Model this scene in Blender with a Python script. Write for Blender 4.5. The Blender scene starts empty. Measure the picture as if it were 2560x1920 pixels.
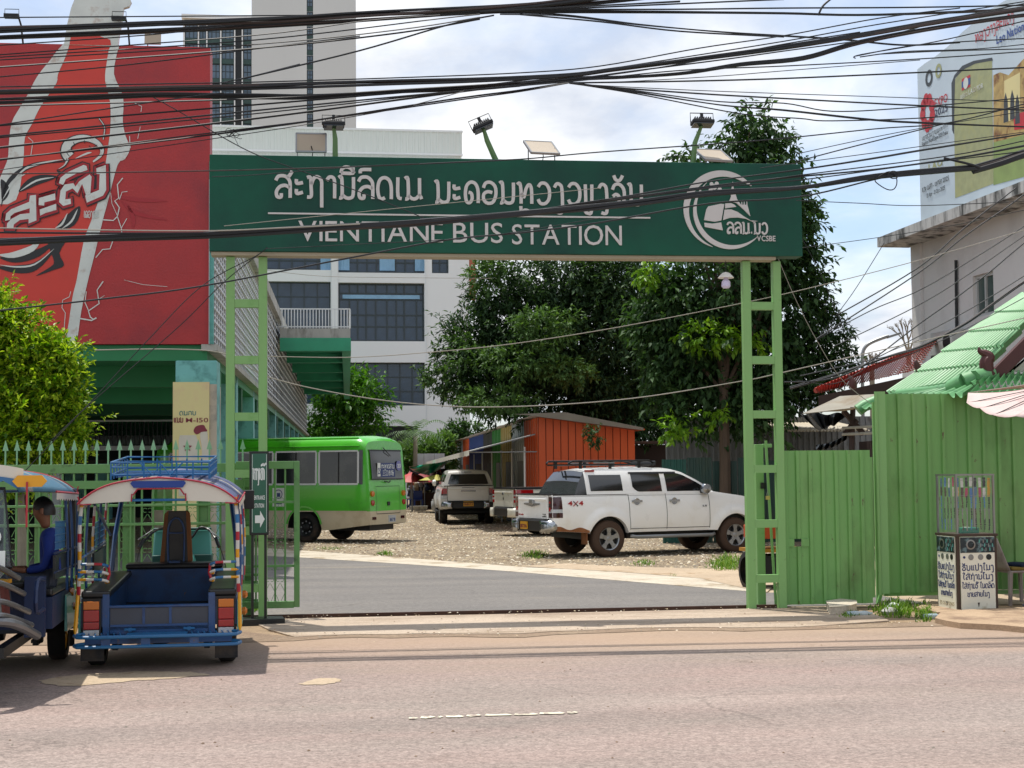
import bpy, math, random
import numpy as np
from mathutils import Vector, Matrix
R=math.radians
random.seed(7); np.random.seed(7)
sc=bpy.context.scene
# ---------------------------------------------------------------- camera, sky, sun, exposure
FPX=3800.0; CAMZ=1.8; PITCH=math.atan(216/FPX); ROLL=-0.009
cd=bpy.data.cameras.new('camera'); cam=bpy.data.objects.new('camera',cd); sc.collection.objects.link(cam)
cd.sensor_width=36; cd.lens=36*FPX/2560; cd.clip_start=.1; cd.clip_end=3000
CM=Matrix.Translation((0,0,CAMZ))@Matrix.Rotation(math.pi/2+PITCH,4,'X')@Matrix.Rotation(ROLL,4,'Z')
cam.matrix_world=CM; sc.camera=cam
sc.view_settings.view_transform='Standard'; sc.view_settings.look='None'; sc.view_settings.gamma=1; sc.view_settings.use_curve_mapping=False
sc.view_settings.exposure=0.16
SUN=Vector((.20,-.25,-1)).normalized()          # direction the light travels
sl=bpy.data.lights.new('sun','SUN'); sl.energy=4.2; sl.angle=R(.55); sl.color=(1,.955,.88)
so=bpy.data.objects.new('sun',sl); sc.collection.objects.link(so); so.rotation_euler=SUN.to_track_quat('-Z','Y').to_euler(); so.location=(0,0,60)
w=bpy.data.worlds.new('World'); sc.world=w; w.use_nodes=True
nt=w.node_tree; nt.nodes.clear()
def N(t,k,**kw):
    n=t.nodes.new(k)
    for a,b in kw.items(): setattr(n,a,b)
    return n
sky=N(nt,'ShaderNodeTexSky',sky_type='NISHITA',sun_disc=False)
toS=-SUN; sky.sun_elevation=math.asin(toS.z); sky.sun_rotation=math.atan2(toS.x,toS.y)
sky.air_density=1.0; sky.dust_density=1.2; sky.ozone_density=1.5
bg=N(nt,'ShaderNodeBackground'); bg.inputs[1].default_value=.122
out=N(nt,'ShaderNodeOutputWorld')
tc=N(nt,'ShaderNodeTexCoord'); sp=N(nt,'ShaderNodeSeparateXYZ'); L=nt.links.new
L(tc.outputs['Generated'],sp.inputs[0])
ad=N(nt,'ShaderNodeMath',operation='ADD'); ad.inputs[1].default_value=.16; L(sp.outputs[2],ad.inputs[0])
mxz=N(nt,'ShaderNodeMath',operation='MAXIMUM'); mxz.inputs[1].default_value=.06; L(ad.outputs[0],mxz.inputs[0])
dx=N(nt,'ShaderNodeMath',operation='DIVIDE'); L(sp.outputs[0],dx.inputs[0]); L(mxz.outputs[0],dx.inputs[1])
dy=N(nt,'ShaderNodeMath',operation='DIVIDE'); L(sp.outputs[1],dy.inputs[0]); L(mxz.outputs[0],dy.inputs[1])
cb=N(nt,'ShaderNodeCombineXYZ'); L(dx.outputs[0],cb.inputs[0]); L(dy.outputs[0],cb.inputs[1])
n1=N(nt,'ShaderNodeTexNoise'); n1.inputs['Scale'].default_value=.95; n1.inputs['Detail'].default_value=9; n1.inputs['Roughness'].default_value=.57; n1.inputs['Distortion'].default_value=.25
mp=N(nt,'ShaderNodeMapping'); mp.inputs['Location'].default_value=(1.7,.35,0); mp.inputs['Scale'].default_value=(1.5,1.1,1)
L(cb.outputs[0],mp.inputs[0]); L(mp.outputs[0],n1.inputs['Vector'])
cr=N(nt,'ShaderNodeValToRGB'); cr.color_ramp.elements[0].position=.33; cr.color_ramp.elements[1].position=.57
cr.color_ramp.elements[0].color=(.18,.18,.18,1)
L(n1.outputs['Fac'],cr.inputs[0])
n2=N(nt,'ShaderNodeTexNoise'); n2.inputs['Scale'].default_value=2.3; n2.inputs['Detail'].default_value=8; n2.inputs['Roughness'].default_value=.55; L(mp.outputs[0],n2.inputs['Vector'])
cr2=N(nt,'ShaderNodeValToRGB'); cr2.color_ramp.elements[0].position=.36; cr2.color_ramp.elements[1].position=.62
cr2.color_ramp.elements[0].color=(5.3,5.7,6.5,1); cr2.color_ramp.elements[1].color=(8.3,8.4,8.5,1); L(n2.outputs['Fac'],cr2.inputs[0])
mix=N(nt,'ShaderNodeMix',data_type='RGBA'); L(cr.outputs[0],mix.inputs[0])
sk2=N(nt,'ShaderNodeMix',data_type='RGBA',blend_type='MULTIPLY'); sk2.inputs[0].default_value=1; L(sky.outputs[0],sk2.inputs[6]); sk2.inputs[7].default_value=(1.25,1.3,1.35,1)
L(sk2.outputs[2],mix.inputs[6]); L(cr2.outputs[0],mix.inputs[7])
L(mix.outputs[2],bg.inputs[0]); L(bg.outputs[0],out.inputs[0])
# ---------------------------------------------------------------- helpers
RM=CM.to_3x3()
def ray(u,v): return RM@Vector(((u-1280)/FPX,-(v-960)/FPX,-1))
def W(u,v,Y):
    d=ray(u,v); t=Y/d.y; return Vector((d.x*t,Y,CAMZ+d.z*t))
def G(u,v,z=0.):
    d=ray(u,v); t=(z-CAMZ)/d.z; return Vector((d.x*t,d.y*t,z))
class Fr:
    def __init__(s,x,y,deg): s.x,s.y,s.a=x,y,R(deg); s.c,s.s=math.cos(s.a),math.sin(s.a)
    def w(s,lx,ly,z=0): return Vector((s.x+lx*s.c-ly*s.s,s.y+lx*s.s+ly*s.c,z))
    def l(s,p): dx,dy=p.x-s.x,p.y-s.y; return Vector((dx*s.c+dy*s.s,-dx*s.s+dy*s.c,p.z))
    def uv(s,u,v,ly=0.):            # point of the plane local y = ly that shows at u,v
        d=ray(u,v); n=Vector((-s.s,s.c,0)); o=Vector((s.x,s.y,0)); c=Vector((0,0,CAMZ))
        t=(ly-n.dot(c-o))/n.dot(d); p=s.l(c+d*t); return p.x,p.z
    def g(s,u,v,z=0.): return s.l(G(u,v,z))
def hexc(h,k=1.):
    h=h.lstrip('#'); o=[]
    for i in (0,2,4):
        c=int(h[i:i+2],16)/255; c=c/12.92 if c<=.04045 else ((c+.055)/1.055)**2.4; o.append(min(1,c*k))
    return (*o,1)
MATS={}
def mat(name,col,r=.6,m=0.,var=.12,sc_=2.,bump=0.,bs=60.,coat=0.,c2=None,c2s=1.5,c2p=(.5,.65),spec=.5,trans=0.,alpha=1.,emit=None,stretch=None,rust=0.):
    if name in MATS: return MATS[name]
    a=bpy.data.materials.new(name); a.use_nodes=True; t=a.node_tree; b=t.nodes['Principled BSDF']; L=t.links.new
    c=hexc(col) if isinstance(col,str) else (*col,1)[:4]
    b.inputs['Roughness'].default_value=r; b.inputs['Metallic'].default_value=m; b.inputs['Coat Weight'].default_value=coat; b.inputs['Coat Roughness'].default_value=.08
    b.inputs['Specular IOR Level'].default_value=spec; b.inputs['Transmission Weight'].default_value=trans; b.inputs['Alpha'].default_value=alpha
    tc=N(t,'ShaderNodeTexCoord'); mp=N(t,'ShaderNodeMapping'); L(tc.outputs['Object'],mp.inputs[0])
    if stretch: mp.inputs['Scale'].default_value=stretch
    rgb=N(t,'ShaderNodeRGB'); rgb.outputs[0].default_value=c; last=rgb.outputs[0]
    if var:
        n=N(t,'ShaderNodeTexNoise'); n.inputs['Scale'].default_value=sc_; n.inputs['Detail'].default_value=6; L(mp.outputs[0],n.inputs['Vector'])
        mr=N(t,'ShaderNodeMapRange'); mr.inputs[1].default_value=.25; mr.inputs[2].default_value=.75; mr.inputs[3].default_value=1-var; mr.inputs[4].default_value=1+var; L(n.outputs['Fac'],mr.inputs[0])
        v=N(t,'ShaderNodeVectorMath',operation='SCALE'); L(last,v.inputs[0]); L(mr.outputs[0],v.inputs['Scale']); last=v.outputs[0]
        r2=N(t,'ShaderNodeMapRange'); r2.inputs[3].default_value=max(.02,r-.1); r2.inputs[4].default_value=min(1,r+.1); L(n.outputs['Fac'],r2.inputs[0]); L(r2.outputs[0],b.inputs['Roughness'])
    if c2:
        n=N(t,'ShaderNodeTexNoise'); n.inputs['Scale'].default_value=c2s; n.inputs['Detail'].default_value=9; n.inputs['Roughness'].default_value=.62; L(mp.outputs[0],n.inputs['Vector'])
        q=N(t,'ShaderNodeValToRGB'); q.color_ramp.elements[0].position=c2p[0]; q.color_ramp.elements[1].position=c2p[1]; L(n.outputs['Fac'],q.inputs[0])
        x=N(t,'ShaderNodeMix',data_type='RGBA'); L(q.outputs[0],x.inputs[0]); L(last,x.inputs[6]); x.inputs[7].default_value=hexc(c2) if isinstance(c2,str) else (*c2,1); last=x.outputs[2]
    if rust:      # small chips, rust freckles and splashed dirt
        n=N(t,'ShaderNodeTexNoise'); n.inputs['Scale'].default_value=9; n.inputs['Detail'].default_value=10; n.inputs['Roughness'].default_value=.7; L(mp.outputs[0],n.inputs['Vector'])
        q=N(t,'ShaderNodeValToRGB'); q.color_ramp.elements[0].position=.70-rust*.1; q.color_ramp.elements[1].position=.74-rust*.1; L(n.outputs['Fac'],q.inputs[0])
        x=N(t,'ShaderNodeMix',data_type='RGBA'); L(q.outputs[0],x.inputs[0]); L(last,x.inputs[6]); x.inputs[7].default_value=hexc('#5e4a38'); last=x.outputs[2]
        n=N(t,'ShaderNodeTexNoise'); n.inputs['Scale'].default_value=1.1; n.inputs['Detail'].default_value=8; L(mp.outputs[0],n.inputs['Vector'])
        q=N(t,'ShaderNodeMapRange'); q.inputs[1].default_value=.48; q.inputs[2].default_value=.8; q.inputs[4].default_value=.45*rust; L(n.outputs['Fac'],q.inputs[0])
        x=N(t,'ShaderNodeMix',data_type='RGBA'); L(q.outputs[0],x.inputs[0]); L(last,x.inputs[6]); x.inputs[7].default_value=hexc('#8c7f66'); last=x.outputs[2]
    L(last,b.inputs['Base Color'])
    if bump:
        n=N(t,'ShaderNodeTexNoise'); n.inputs['Scale'].default_value=bs; n.inputs['Detail'].default_value=5; L(mp.outputs[0],n.inputs['Vector'])
        k=N(t,'ShaderNodeBump'); k.inputs['Strength'].default_value=bump; k.inputs['Distance'].default_value=.02; L(n.outputs['Fac'],k.inputs['Height']); L(k.outputs[0],b.inputs['Normal'])
    if emit: b.inputs['Emission Color'].default_value=hexc(emit); b.inputs['Emission Strength'].default_value=1
    MATS[name]=a; return a
COL=sc.collection
class MB:
    def __init__(s): s.v=[];s.f=[];s.m=[];s.ms=[];s.cur=0
    def use(s,m):
        if m not in s.ms: s.ms.append(m)
        s.cur=s.ms.index(m); return s
    def add(s,vs,fs):
        o=len(s.v); s.v+= [tuple(x) for x in vs]; s.f+=[tuple(i+o for i in f) for f in fs]; s.m+=[s.cur]*len(fs); return s
    def box(s,c,d,rz=0,rx=0,ry=0):
        x,y,z=d[0]/2,d[1]/2,d[2]/2
        p=[Vector(q) for q in ((-x,-y,-z),(x,-y,-z),(x,y,-z),(-x,y,-z),(-x,-y,z),(x,-y,z),(x,y,z),(-x,y,z))]
        if rz or rx or ry:
            m=Matrix.Rotation(rz,3,'Z')@Matrix.Rotation(ry,3,'Y')@Matrix.Rotation(rx,3,'X'); p=[m@q for q in p]
        c=Vector(c); return s.add([q+c for q in p],[(0,3,2,1),(4,5,6,7),(0,1,5,4),(1,2,6,5),(2,3,7,6),(3,0,4,7)])
    def bb(s,x0,x1,y0,y1,z0,z1): return s.box(((x0+x1)/2,(y0+y1)/2,(z0+z1)/2),(abs(x1-x0),abs(y1-y0),abs(z1-z0)))
    def quad(s,*p): return s.add(p,[tuple(range(len(p)))])
    def tube(s,pts,r,n=6,cap=True,closed=False):
        pts=[Vector(p) for p in pts]; k=len(pts); rs=r if isinstance(r,(list,tuple)) else [r]*k; vs=[];up=Vector((0,0,1))
        px=None
        for i,p in enumerate(pts):
            if closed: t=(pts[(i+1)%k]-pts[i-1])
            else: t=(pts[min(i+1,k-1)]-pts[max(i-1,0)])
            t=t.normalized() if t.length>1e-9 else Vector((0,0,1))
            if px is None: x=t.cross(up); x=x.normalized() if x.length>.05 else t.cross(Vector((1,0,0))).normalized()
            else: x=(px-t*px.dot(t)); x=x.normalized() if x.length>1e-6 else px
            px=x; y=t.cross(x)
            for j in range(n):
                a=2*math.pi*(j+.5)/n; vs.append(p+(x*math.cos(a)+y*math.sin(a))*rs[i])
        fs=[]
        for i in range(k if closed else k-1):
            i2=(i+1)%k
            for j in range(n): fs.append((i*n+j,i*n+(j+1)%n,i2*n+(j+1)%n,i2*n+j))
        if cap and not closed: fs+= [tuple(range(n-1,-1,-1)),tuple((k-1)*n+j for j in range(n))]
        return s.add(vs,fs)
    def cyl(s,a,b,r,n=12,r2=None): return s.tube([a,b],[r,r if r2 is None else r2],n)
    def lathe(s,prof,n=16,c=(0,0,0),ax='z',a0=0,a1=2*math.pi):
        vs=[];fs=[];full=abs(a1-a0-2*math.pi)<1e-6; m=n if full else n+1
        for (r,z) in prof:
            for j in range(m):
                a=a0+(a1-a0)*j/n; q=(r*math.cos(a),r*math.sin(a),z)
                if ax=='x': q=(q[2],q[0],q[1])
                elif ax=='y': q=(q[0],q[2],q[1])
                vs.append((q[0]+c[0],q[1]+c[1],q[2]+c[2]))
        for i in range(len(prof)-1):
            for j in range(n if full else n): fs.append((i*m+j,i*m+(j+1)%m,(i+1)*m+(j+1)%m,(i+1)*m+j))
        return s.add(vs,fs)
    def prism(s,poly,t0,t1,ax='y'):
        k=len(poly); f=(lambda a,b,t:(a,t,b)) if ax=='y' else ((lambda a,b,t:(t,a,b)) if ax=='x' else (lambda a,b,t:(a,b,t)))
        vs=[f(a,b,t0) for a,b in poly]+[f(a,b,t1) for a,b in poly]
        fs=[tuple(range(k)),tuple(range(2*k-1,k-1,-1))]+[(i,(i+1)%k+0,(i+1)%k+k,i+k) for i in range(k)]
        return s.add(vs,fs)
    def grid(s,nx,ny,fn,back=None):
        vs=[fn(i/nx,j/ny) for j in range(ny+1) for i in range(nx+1)]
        fs=[(j*(nx+1)+i,j*(nx+1)+i+1,(j+1)*(nx+1)+i+1,(j+1)*(nx+1)+i) for j in range(ny) for i in range(nx)]
        return s.add(vs,fs)
    def mesh(s,name,smooth=False,ang=None):
        me=bpy.data.meshes.new(name); me.from_pydata(s.v,[],s.f)
        for m in s.ms: me.materials.append(m)
        if len(s.ms)>1: me.polygons.foreach_set('material_index',s.m)
        if smooth: me.polygons.foreach_set('use_smooth',[True]*len(s.f))
        me.update()
        if smooth and ang:
            try: me.set_sharp_from_angle(angle=R(ang))
            except Exception: pass
        return me
    def build(s,name,parent=None,smooth=False,ang=35,bevel=0,label=None,cat=None,group=None,kind=None,loc=None,rz=None,fix=False,solid=0):
        me=s.mesh(name,smooth,ang); o=bpy.data.objects.new(name,me); COL.objects.link(o)
        if fix:
            import bmesh
            b=bmesh.new(); b.from_mesh(me); bmesh.ops.recalc_face_normals(b,faces=b.faces); b.to_mesh(me); b.free()
        if parent: o.parent=parent
        if loc is not None: o.location=loc
        if rz is not None: o.rotation_euler=(0,0,rz)
        if solid: q=o.modifiers.new('s','SOLIDIFY'); q.thickness=solid
        if bevel: q=o.modifiers.new('b','BEVEL'); q.width=bevel; q.segments=2; q.limit_method='ANGLE'; q.angle_limit=R(40)
        tag(o,label,cat,group,kind); return o
def tag(o,label=None,cat=None,group=None,kind=None):
    for k,v in (('label',label),('category',cat),('group',group),('kind',kind)):
        if v: o[k]=v
    return o
def thing(name,label,cat,loc=(0,0,0),rz=0.,group=None):
    o=bpy.data.objects.new(name,None); COL.objects.link(o); o.location=loc; o.rotation_euler=(0,0,rz); o.empty_display_size=.2
    return tag(o,label,cat,group)
def inst(o,name,parent,loc=(0,0,0),rot=(0,0,0),scale=(1,1,1),mesh=None):
    c=bpy.data.objects.new(name,mesh or o.data); COL.objects.link(c); c.parent=parent; c.location=loc; c.rotation_euler=rot; c.scale=scale; return c
def copy_tree(o,parent=None,**kw):
    c=o.copy(); COL.objects.link(c); c.parent=parent
    for ch in list(o.children): copy_tree(ch,c)
    for k,v in kw.items(): c[k]=v
    return c
def cr_(pts,n=5,closed=False):      # Catmull-Rom
    P=[np.array(p,float) for p in pts]; k=len(P); o=[]
    rng=range(k) if closed else range(k-1)
    for i in rng:
        p0=P[i-1] if (closed or i>0) else P[i]; p1=P[i]; p2=P[(i+1)%k]; p3=P[(i+2)%k] if (closed or i+2<k) else P[min(i+1,k-1)]
        for j in range(n):
            t=j/n; o.append(.5*((2*p1)+(-p0+p2)*t+(2*p0-5*p1+4*p2-p3)*t*t+(-p0+3*p1-3*p2+p3)*t**3))
    if not closed: o.append(P[-1])
    return [tuple(x) for x in o]
def ribbon(M,pts,w,d=.01,y0=0.,taper=False):      # flat stroke in local XZ, front towards -y
    k=len(pts)
    if k<2: return
    L_=[];R_=[]
    for i,p in enumerate(pts):
        a=pts[max(i-1,0)]; b=pts[min(i+1,k-1)]; tx,tz=b[0]-a[0],b[1]-a[1]; l=math.hypot(tx,tz) or 1
        ww=w/2*(1 if not taper else max(.12,math.sin(math.pi*min(1,max(0,(i+.3)/(k-.4)))))) if taper!='in' else w/2*(1-.85*i/(k-1))
        nx,nz=-tz/l*ww,tx/l*ww; L_.append((p[0]+nx,p[1]+nz)); R_.append((p[0]-nx,p[1]-nz))
    vs=[(x,y0-d,z) for x,z in L_]+[(x,y0-d,z) for x,z in R_]+[(x,y0,z) for x,z in L_]+[(x,y0,z) for x,z in R_]
    fs=[]
    for i in range(k-1): fs+=[(i,k+i,k+i+1,i+1),(i,i+1,2*k+i+1,2*k+i),(k+i,3*k+i,3*k+i+1,k+i+1)]
    fs+=[(0,2*k,3*k,k),(k-1,2*k-1,4*k-1,3*k-1)]
    M.add(vs,fs)
def flat(M,poly,d=.003,y0=0.): M.prism([(a,b) for a,b in poly],y0-d,y0-.0001)
# ---- Lao stroke letters: box 0..1 wide, baseline 0, x-height 1
LAO={'ລ':(1,[[(.06,.78),(.22,.97),(.6,.98),(.86,.78),(.9,.5),(.9,0)],[(.88,.45),(.62,.56),(.3,.5),(.1,.28),(.14,.05),(.36,.03),(.38,.2)]]),
'ະ':(.6,[[(.1,.85),(.12,.66),(.48,.7)],[(.1,.4),(.12,.2),(.48,.26)]]),
'ຖ':(1,[[(0,.93),(.2,.93),(.24,.5),(.24,.08),(0,.05)],[(.24,.6),(.4,.9),(.62,.97),(.84,.8),(.86,.4),(.86,-.42)]]),
'າ':(.62,[[(.04,.8),(.18,.96),(.4,.95),(.5,.75),(.5,0)]]),
'ນ':(1,[[(0,.95),(.18,.95),(.2,.1),(.03,.03)],[(.22,.16),(.45,.03),(.7,.03),(.86,.2),(.88,.98)]]),
'ດ':(1,[[(.5,.06),(.3,.0),(.14,.12),(.08,.5),(.2,.86),(.48,.98),(.76,.86),(.88,.55),(.88,0)]]),
'ເ':(.45,[[(.16,1),(.16,.15),(.38,.03)]]),
'ມ':(1.05,[[(0,.95),(.18,.95),(.2,.1),(.02,.02)],[(.2,.18),(.45,.03),(.68,.05),(.88,.18),(1,.02)],[(.88,.98),(.88,.15)]]),
'ຄ':(1,[[(.28,.5),(.46,.44),(.5,.2),(.36,.02),(.16,.06),(.08,.4),(.16,.8),(.44,.98),(.74,.88),(.88,.55),(.88,0)]]),
'ອ':(1,[[(.1,.72),(.24,.94),(.55,.98),(.84,.78),(.88,.4),(.7,.06),(.36,.0),(.12,.16),(.12,.42),(.36,.54),(.66,.5)]]),
'ຫ':(1.1,[[(0,.9),(.16,.96),(.24,.6),(.24,0)],[(.26,.5),(.42,.3),(.56,.7),(.76,.9),(.9,.7),(.92,0)]]),
'ວ':(.95,[[(.12,.8),(.3,.97),(.6,.95),(.82,.68),(.8,.25),(.55,.02),(.25,.03),(.1,.22)]]),
'ງ':(.75,[[(.08,.78),(.22,.95),(.42,.93),(.56,.7),(.58,-.25),(.46,-.42),(.22,-.38)]]),
'ຽ':(.8,[[(.12,.95),(.14,.1),(.1,-.3),(.3,-.42),(.5,-.3),(.54,.95)]]),
'ຈ':(.95,[[(.08,.72),(.22,.94),(.52,.98),(.8,.75),(.84,.35),(.72,0)],[(.1,.4),(.3,.5),(.5,.38),(.44,.05),(.2,.02)]]),
'ບ':(1,[[(0,.95),(.18,.95),(.2,.2),(.35,.03),(.65,.03),(.84,.2),(.86,.98)]]),
'ປ':(1,[[(0,.95),(.18,.95),(.2,.2),(.35,.03),(.65,.03),(.84,.2),(.86,1.35)]]),
'ໂ':(.6,[[(.05,1.25),(.3,1.42),(.55,1.3)],[(.28,1.4),(.24,.9),(.24,.15),(.46,.03)]]),
'ໃ':(.6,[[(.02,1.2),(.2,1.42),(.42,1.32),(.4,1.12),(.24,.95),(.24,.15),(.46,.03)]]),
'ຮ':(.95,[[(.1,.72),(.3,.96),(.6,.86),(.85,1.08)],[(.3,.55),(.7,.6),(.84,.3),(.68,.02),(.3,.02),(.12,.25),(.3,.4)]]),
'ຣ':(.8,[[(.1,.9),(.4,.98),(.7,1.05)],[(.15,.8),(.5,.68),(.66,.4),(.45,.02),(.15,.05),(.12,.25)]]),
'ຂ':(.95,[[(.05,.8),(.22,.95),(.34,.7),(.18,.45),(.2,.1),(.5,.02),(.82,.1),(.84,.98)]]),
'ຍ':(1,[[(.05,.9),(.2,.96),(.26,.7),(.1,.45),(.14,.1),(.45,.02),(.82,.08),(.86,.98)],[(.14,.5),(.4,.5)]]),
'ທ':(1.05,[[(0,.92),(.16,.96),(.2,.05)],[(.22,.4),(.45,.9),(.6,.6),(.75,.95),(.92,.8),(.92,0)]]),
'.':(.35,[[(.1,.1),(.22,.1)]]),' ':(.55,[]),
'ຕ':(1,[[(.1,0),(.1,.6),(.28,.96),(.5,.7),(.7,.97),(.9,.7),(.9,0)]]),
'ຊ':(1,[[(.1,.9),(.3,.8),(.2,.3),(.45,.02),(.8,.1),(.82,.9)]]),
'ກ':(.95,[[(.06,.7),(.3,.96),(.7,.95),(.84,.7),(.84,0)],[(.2,.55),(.12,0)]])}
LAO['ສ']=(1.05,LAO['ລ'][1]+[[(.7,.95),(.85,1.0),(1.02,1.22)]]); LAO['ແ']=(.85,LAO['ເ'][1]+[[(x+.42,y) for x,y in LAO['ເ'][1][0]]])
ABOVE={'ີ':[[(.12,1.16),(.2,1.36),(.45,1.44),(.72,1.36),(.84,1.16),(.12,1.16)],[(.84,1.16),(.84,1.42)]],'ິ':[[(.12,1.16),(.2,1.36),(.45,1.42),(.72,1.36),(.84,1.16),(.12,1.16)]],
'ົ':[[(.15,1.16),(.2,1.32),(.8,1.34)]],'ັ':[[(.15,1.4),(.3,1.18),(.55,1.18),(.72,1.4)]],'່':[[(.55,1.15),(.55,1.38)]],'້':[[(.3,1.2),(.35,1.4),(.5,1.2),(.75,1.45)]],
'ຼ':[[(.2,-.12),(.24,-.34),(.5,-.3),(.75,-.36)]],'ູ':[[(.3,-.1),(.35,-.34),(.6,-.3)]]}
def lao_chars(text,gap=.12):
    out=[];x=0;last=0
    for ch in text:
        if ch in ABOVE: out.append((ch,last+.02,ABOVE[ch])); continue
        wd,st=LAO.get(ch,LAO['ບ']); out.append((ch,x,st)); last=x; x+=wd+gap
    return out,x-gap
def lao(text,x0,z0,width,h,m,parent,wt=.17,d=.015,y0=0.,name='letter',joined=False,tilt=0.,sx_=None):
    ch,tot=lao_chars(text); sx=width/tot; J=MB().use(m)
    for c,cx,st in ch:
        if not st: continue
        M=J if joined else MB().use(m)
        for k in st:
            q=cr_([(x0+(cx+a)*sx+b*h*tilt,z0+b*h) for a,b in k],4)
            ribbon(M,q,wt*(h+sx)/2,d,y0)
        if not joined: M.build(name,parent)
    if joined: return J.build(name,parent)
_lc={}
def latin(text,x0,z0,width,h,m,parent,d=.012,y0=0.,name='letter',joined=False,bold=0.,gap=.13):
    ms=[];x=0
    for ch in text:
        if ch==' ': x+=.38; continue
        key=(ch,bold)
        if key not in _lc:
            cu=bpy.data.curves.new('t','FONT'); cu.body=ch; cu.size=1.38; cu.resolution_u=3; cu.offset=bold; o=bpy.data.objects.new('t',cu); COL.objects.link(o)
            dg=bpy.context.evaluated_depsgraph_get(); me=bpy.data.meshes.new_from_object(o.evaluated_get(dg))
            vs=[(v.co.x,v.co.y) for v in me.vertices]; fs=[tuple(p.vertices) for p in me.polygons]; ed={}
            for f in fs:
                for a,b in zip(f,f[1:]+f[:1]): k=(min(a,b),max(a,b)); ed.setdefault(k,[]).append((a,b))
            bd=[q[0] for q in ed.values() if len(q)==1]
            _lc[key]=(vs,fs,bd,min(p[0] for p in vs),max(p[0] for p in vs)); bpy.data.objects.remove(o); bpy.data.curves.remove(cu)
        q=_lc[key]; ms.append((ch,x,q)); x+=q[4]-q[3]+gap
    tot=x-gap; s=width/tot; J=MB().use(m)
    for ch,cx,(vs,fs,bd,a,b) in ms:
        M=J if joined else MB().use(m); k=len(vs)
        P=[(x0+(cx+p[0]-a)*s,y0-d,z0+p[1]*h) for p in vs]+[(x0+(cx+p[0]-a)*s,y0,z0+p[1]*h) for p in vs]
        M.add(P,fs+[(i,j,j+k,i+k) for i,j in bd])
        if not joined: M.build(name,parent)
    if joined: return J.build(name,parent)
S=Fr(0,19.3,7.2)
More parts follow.
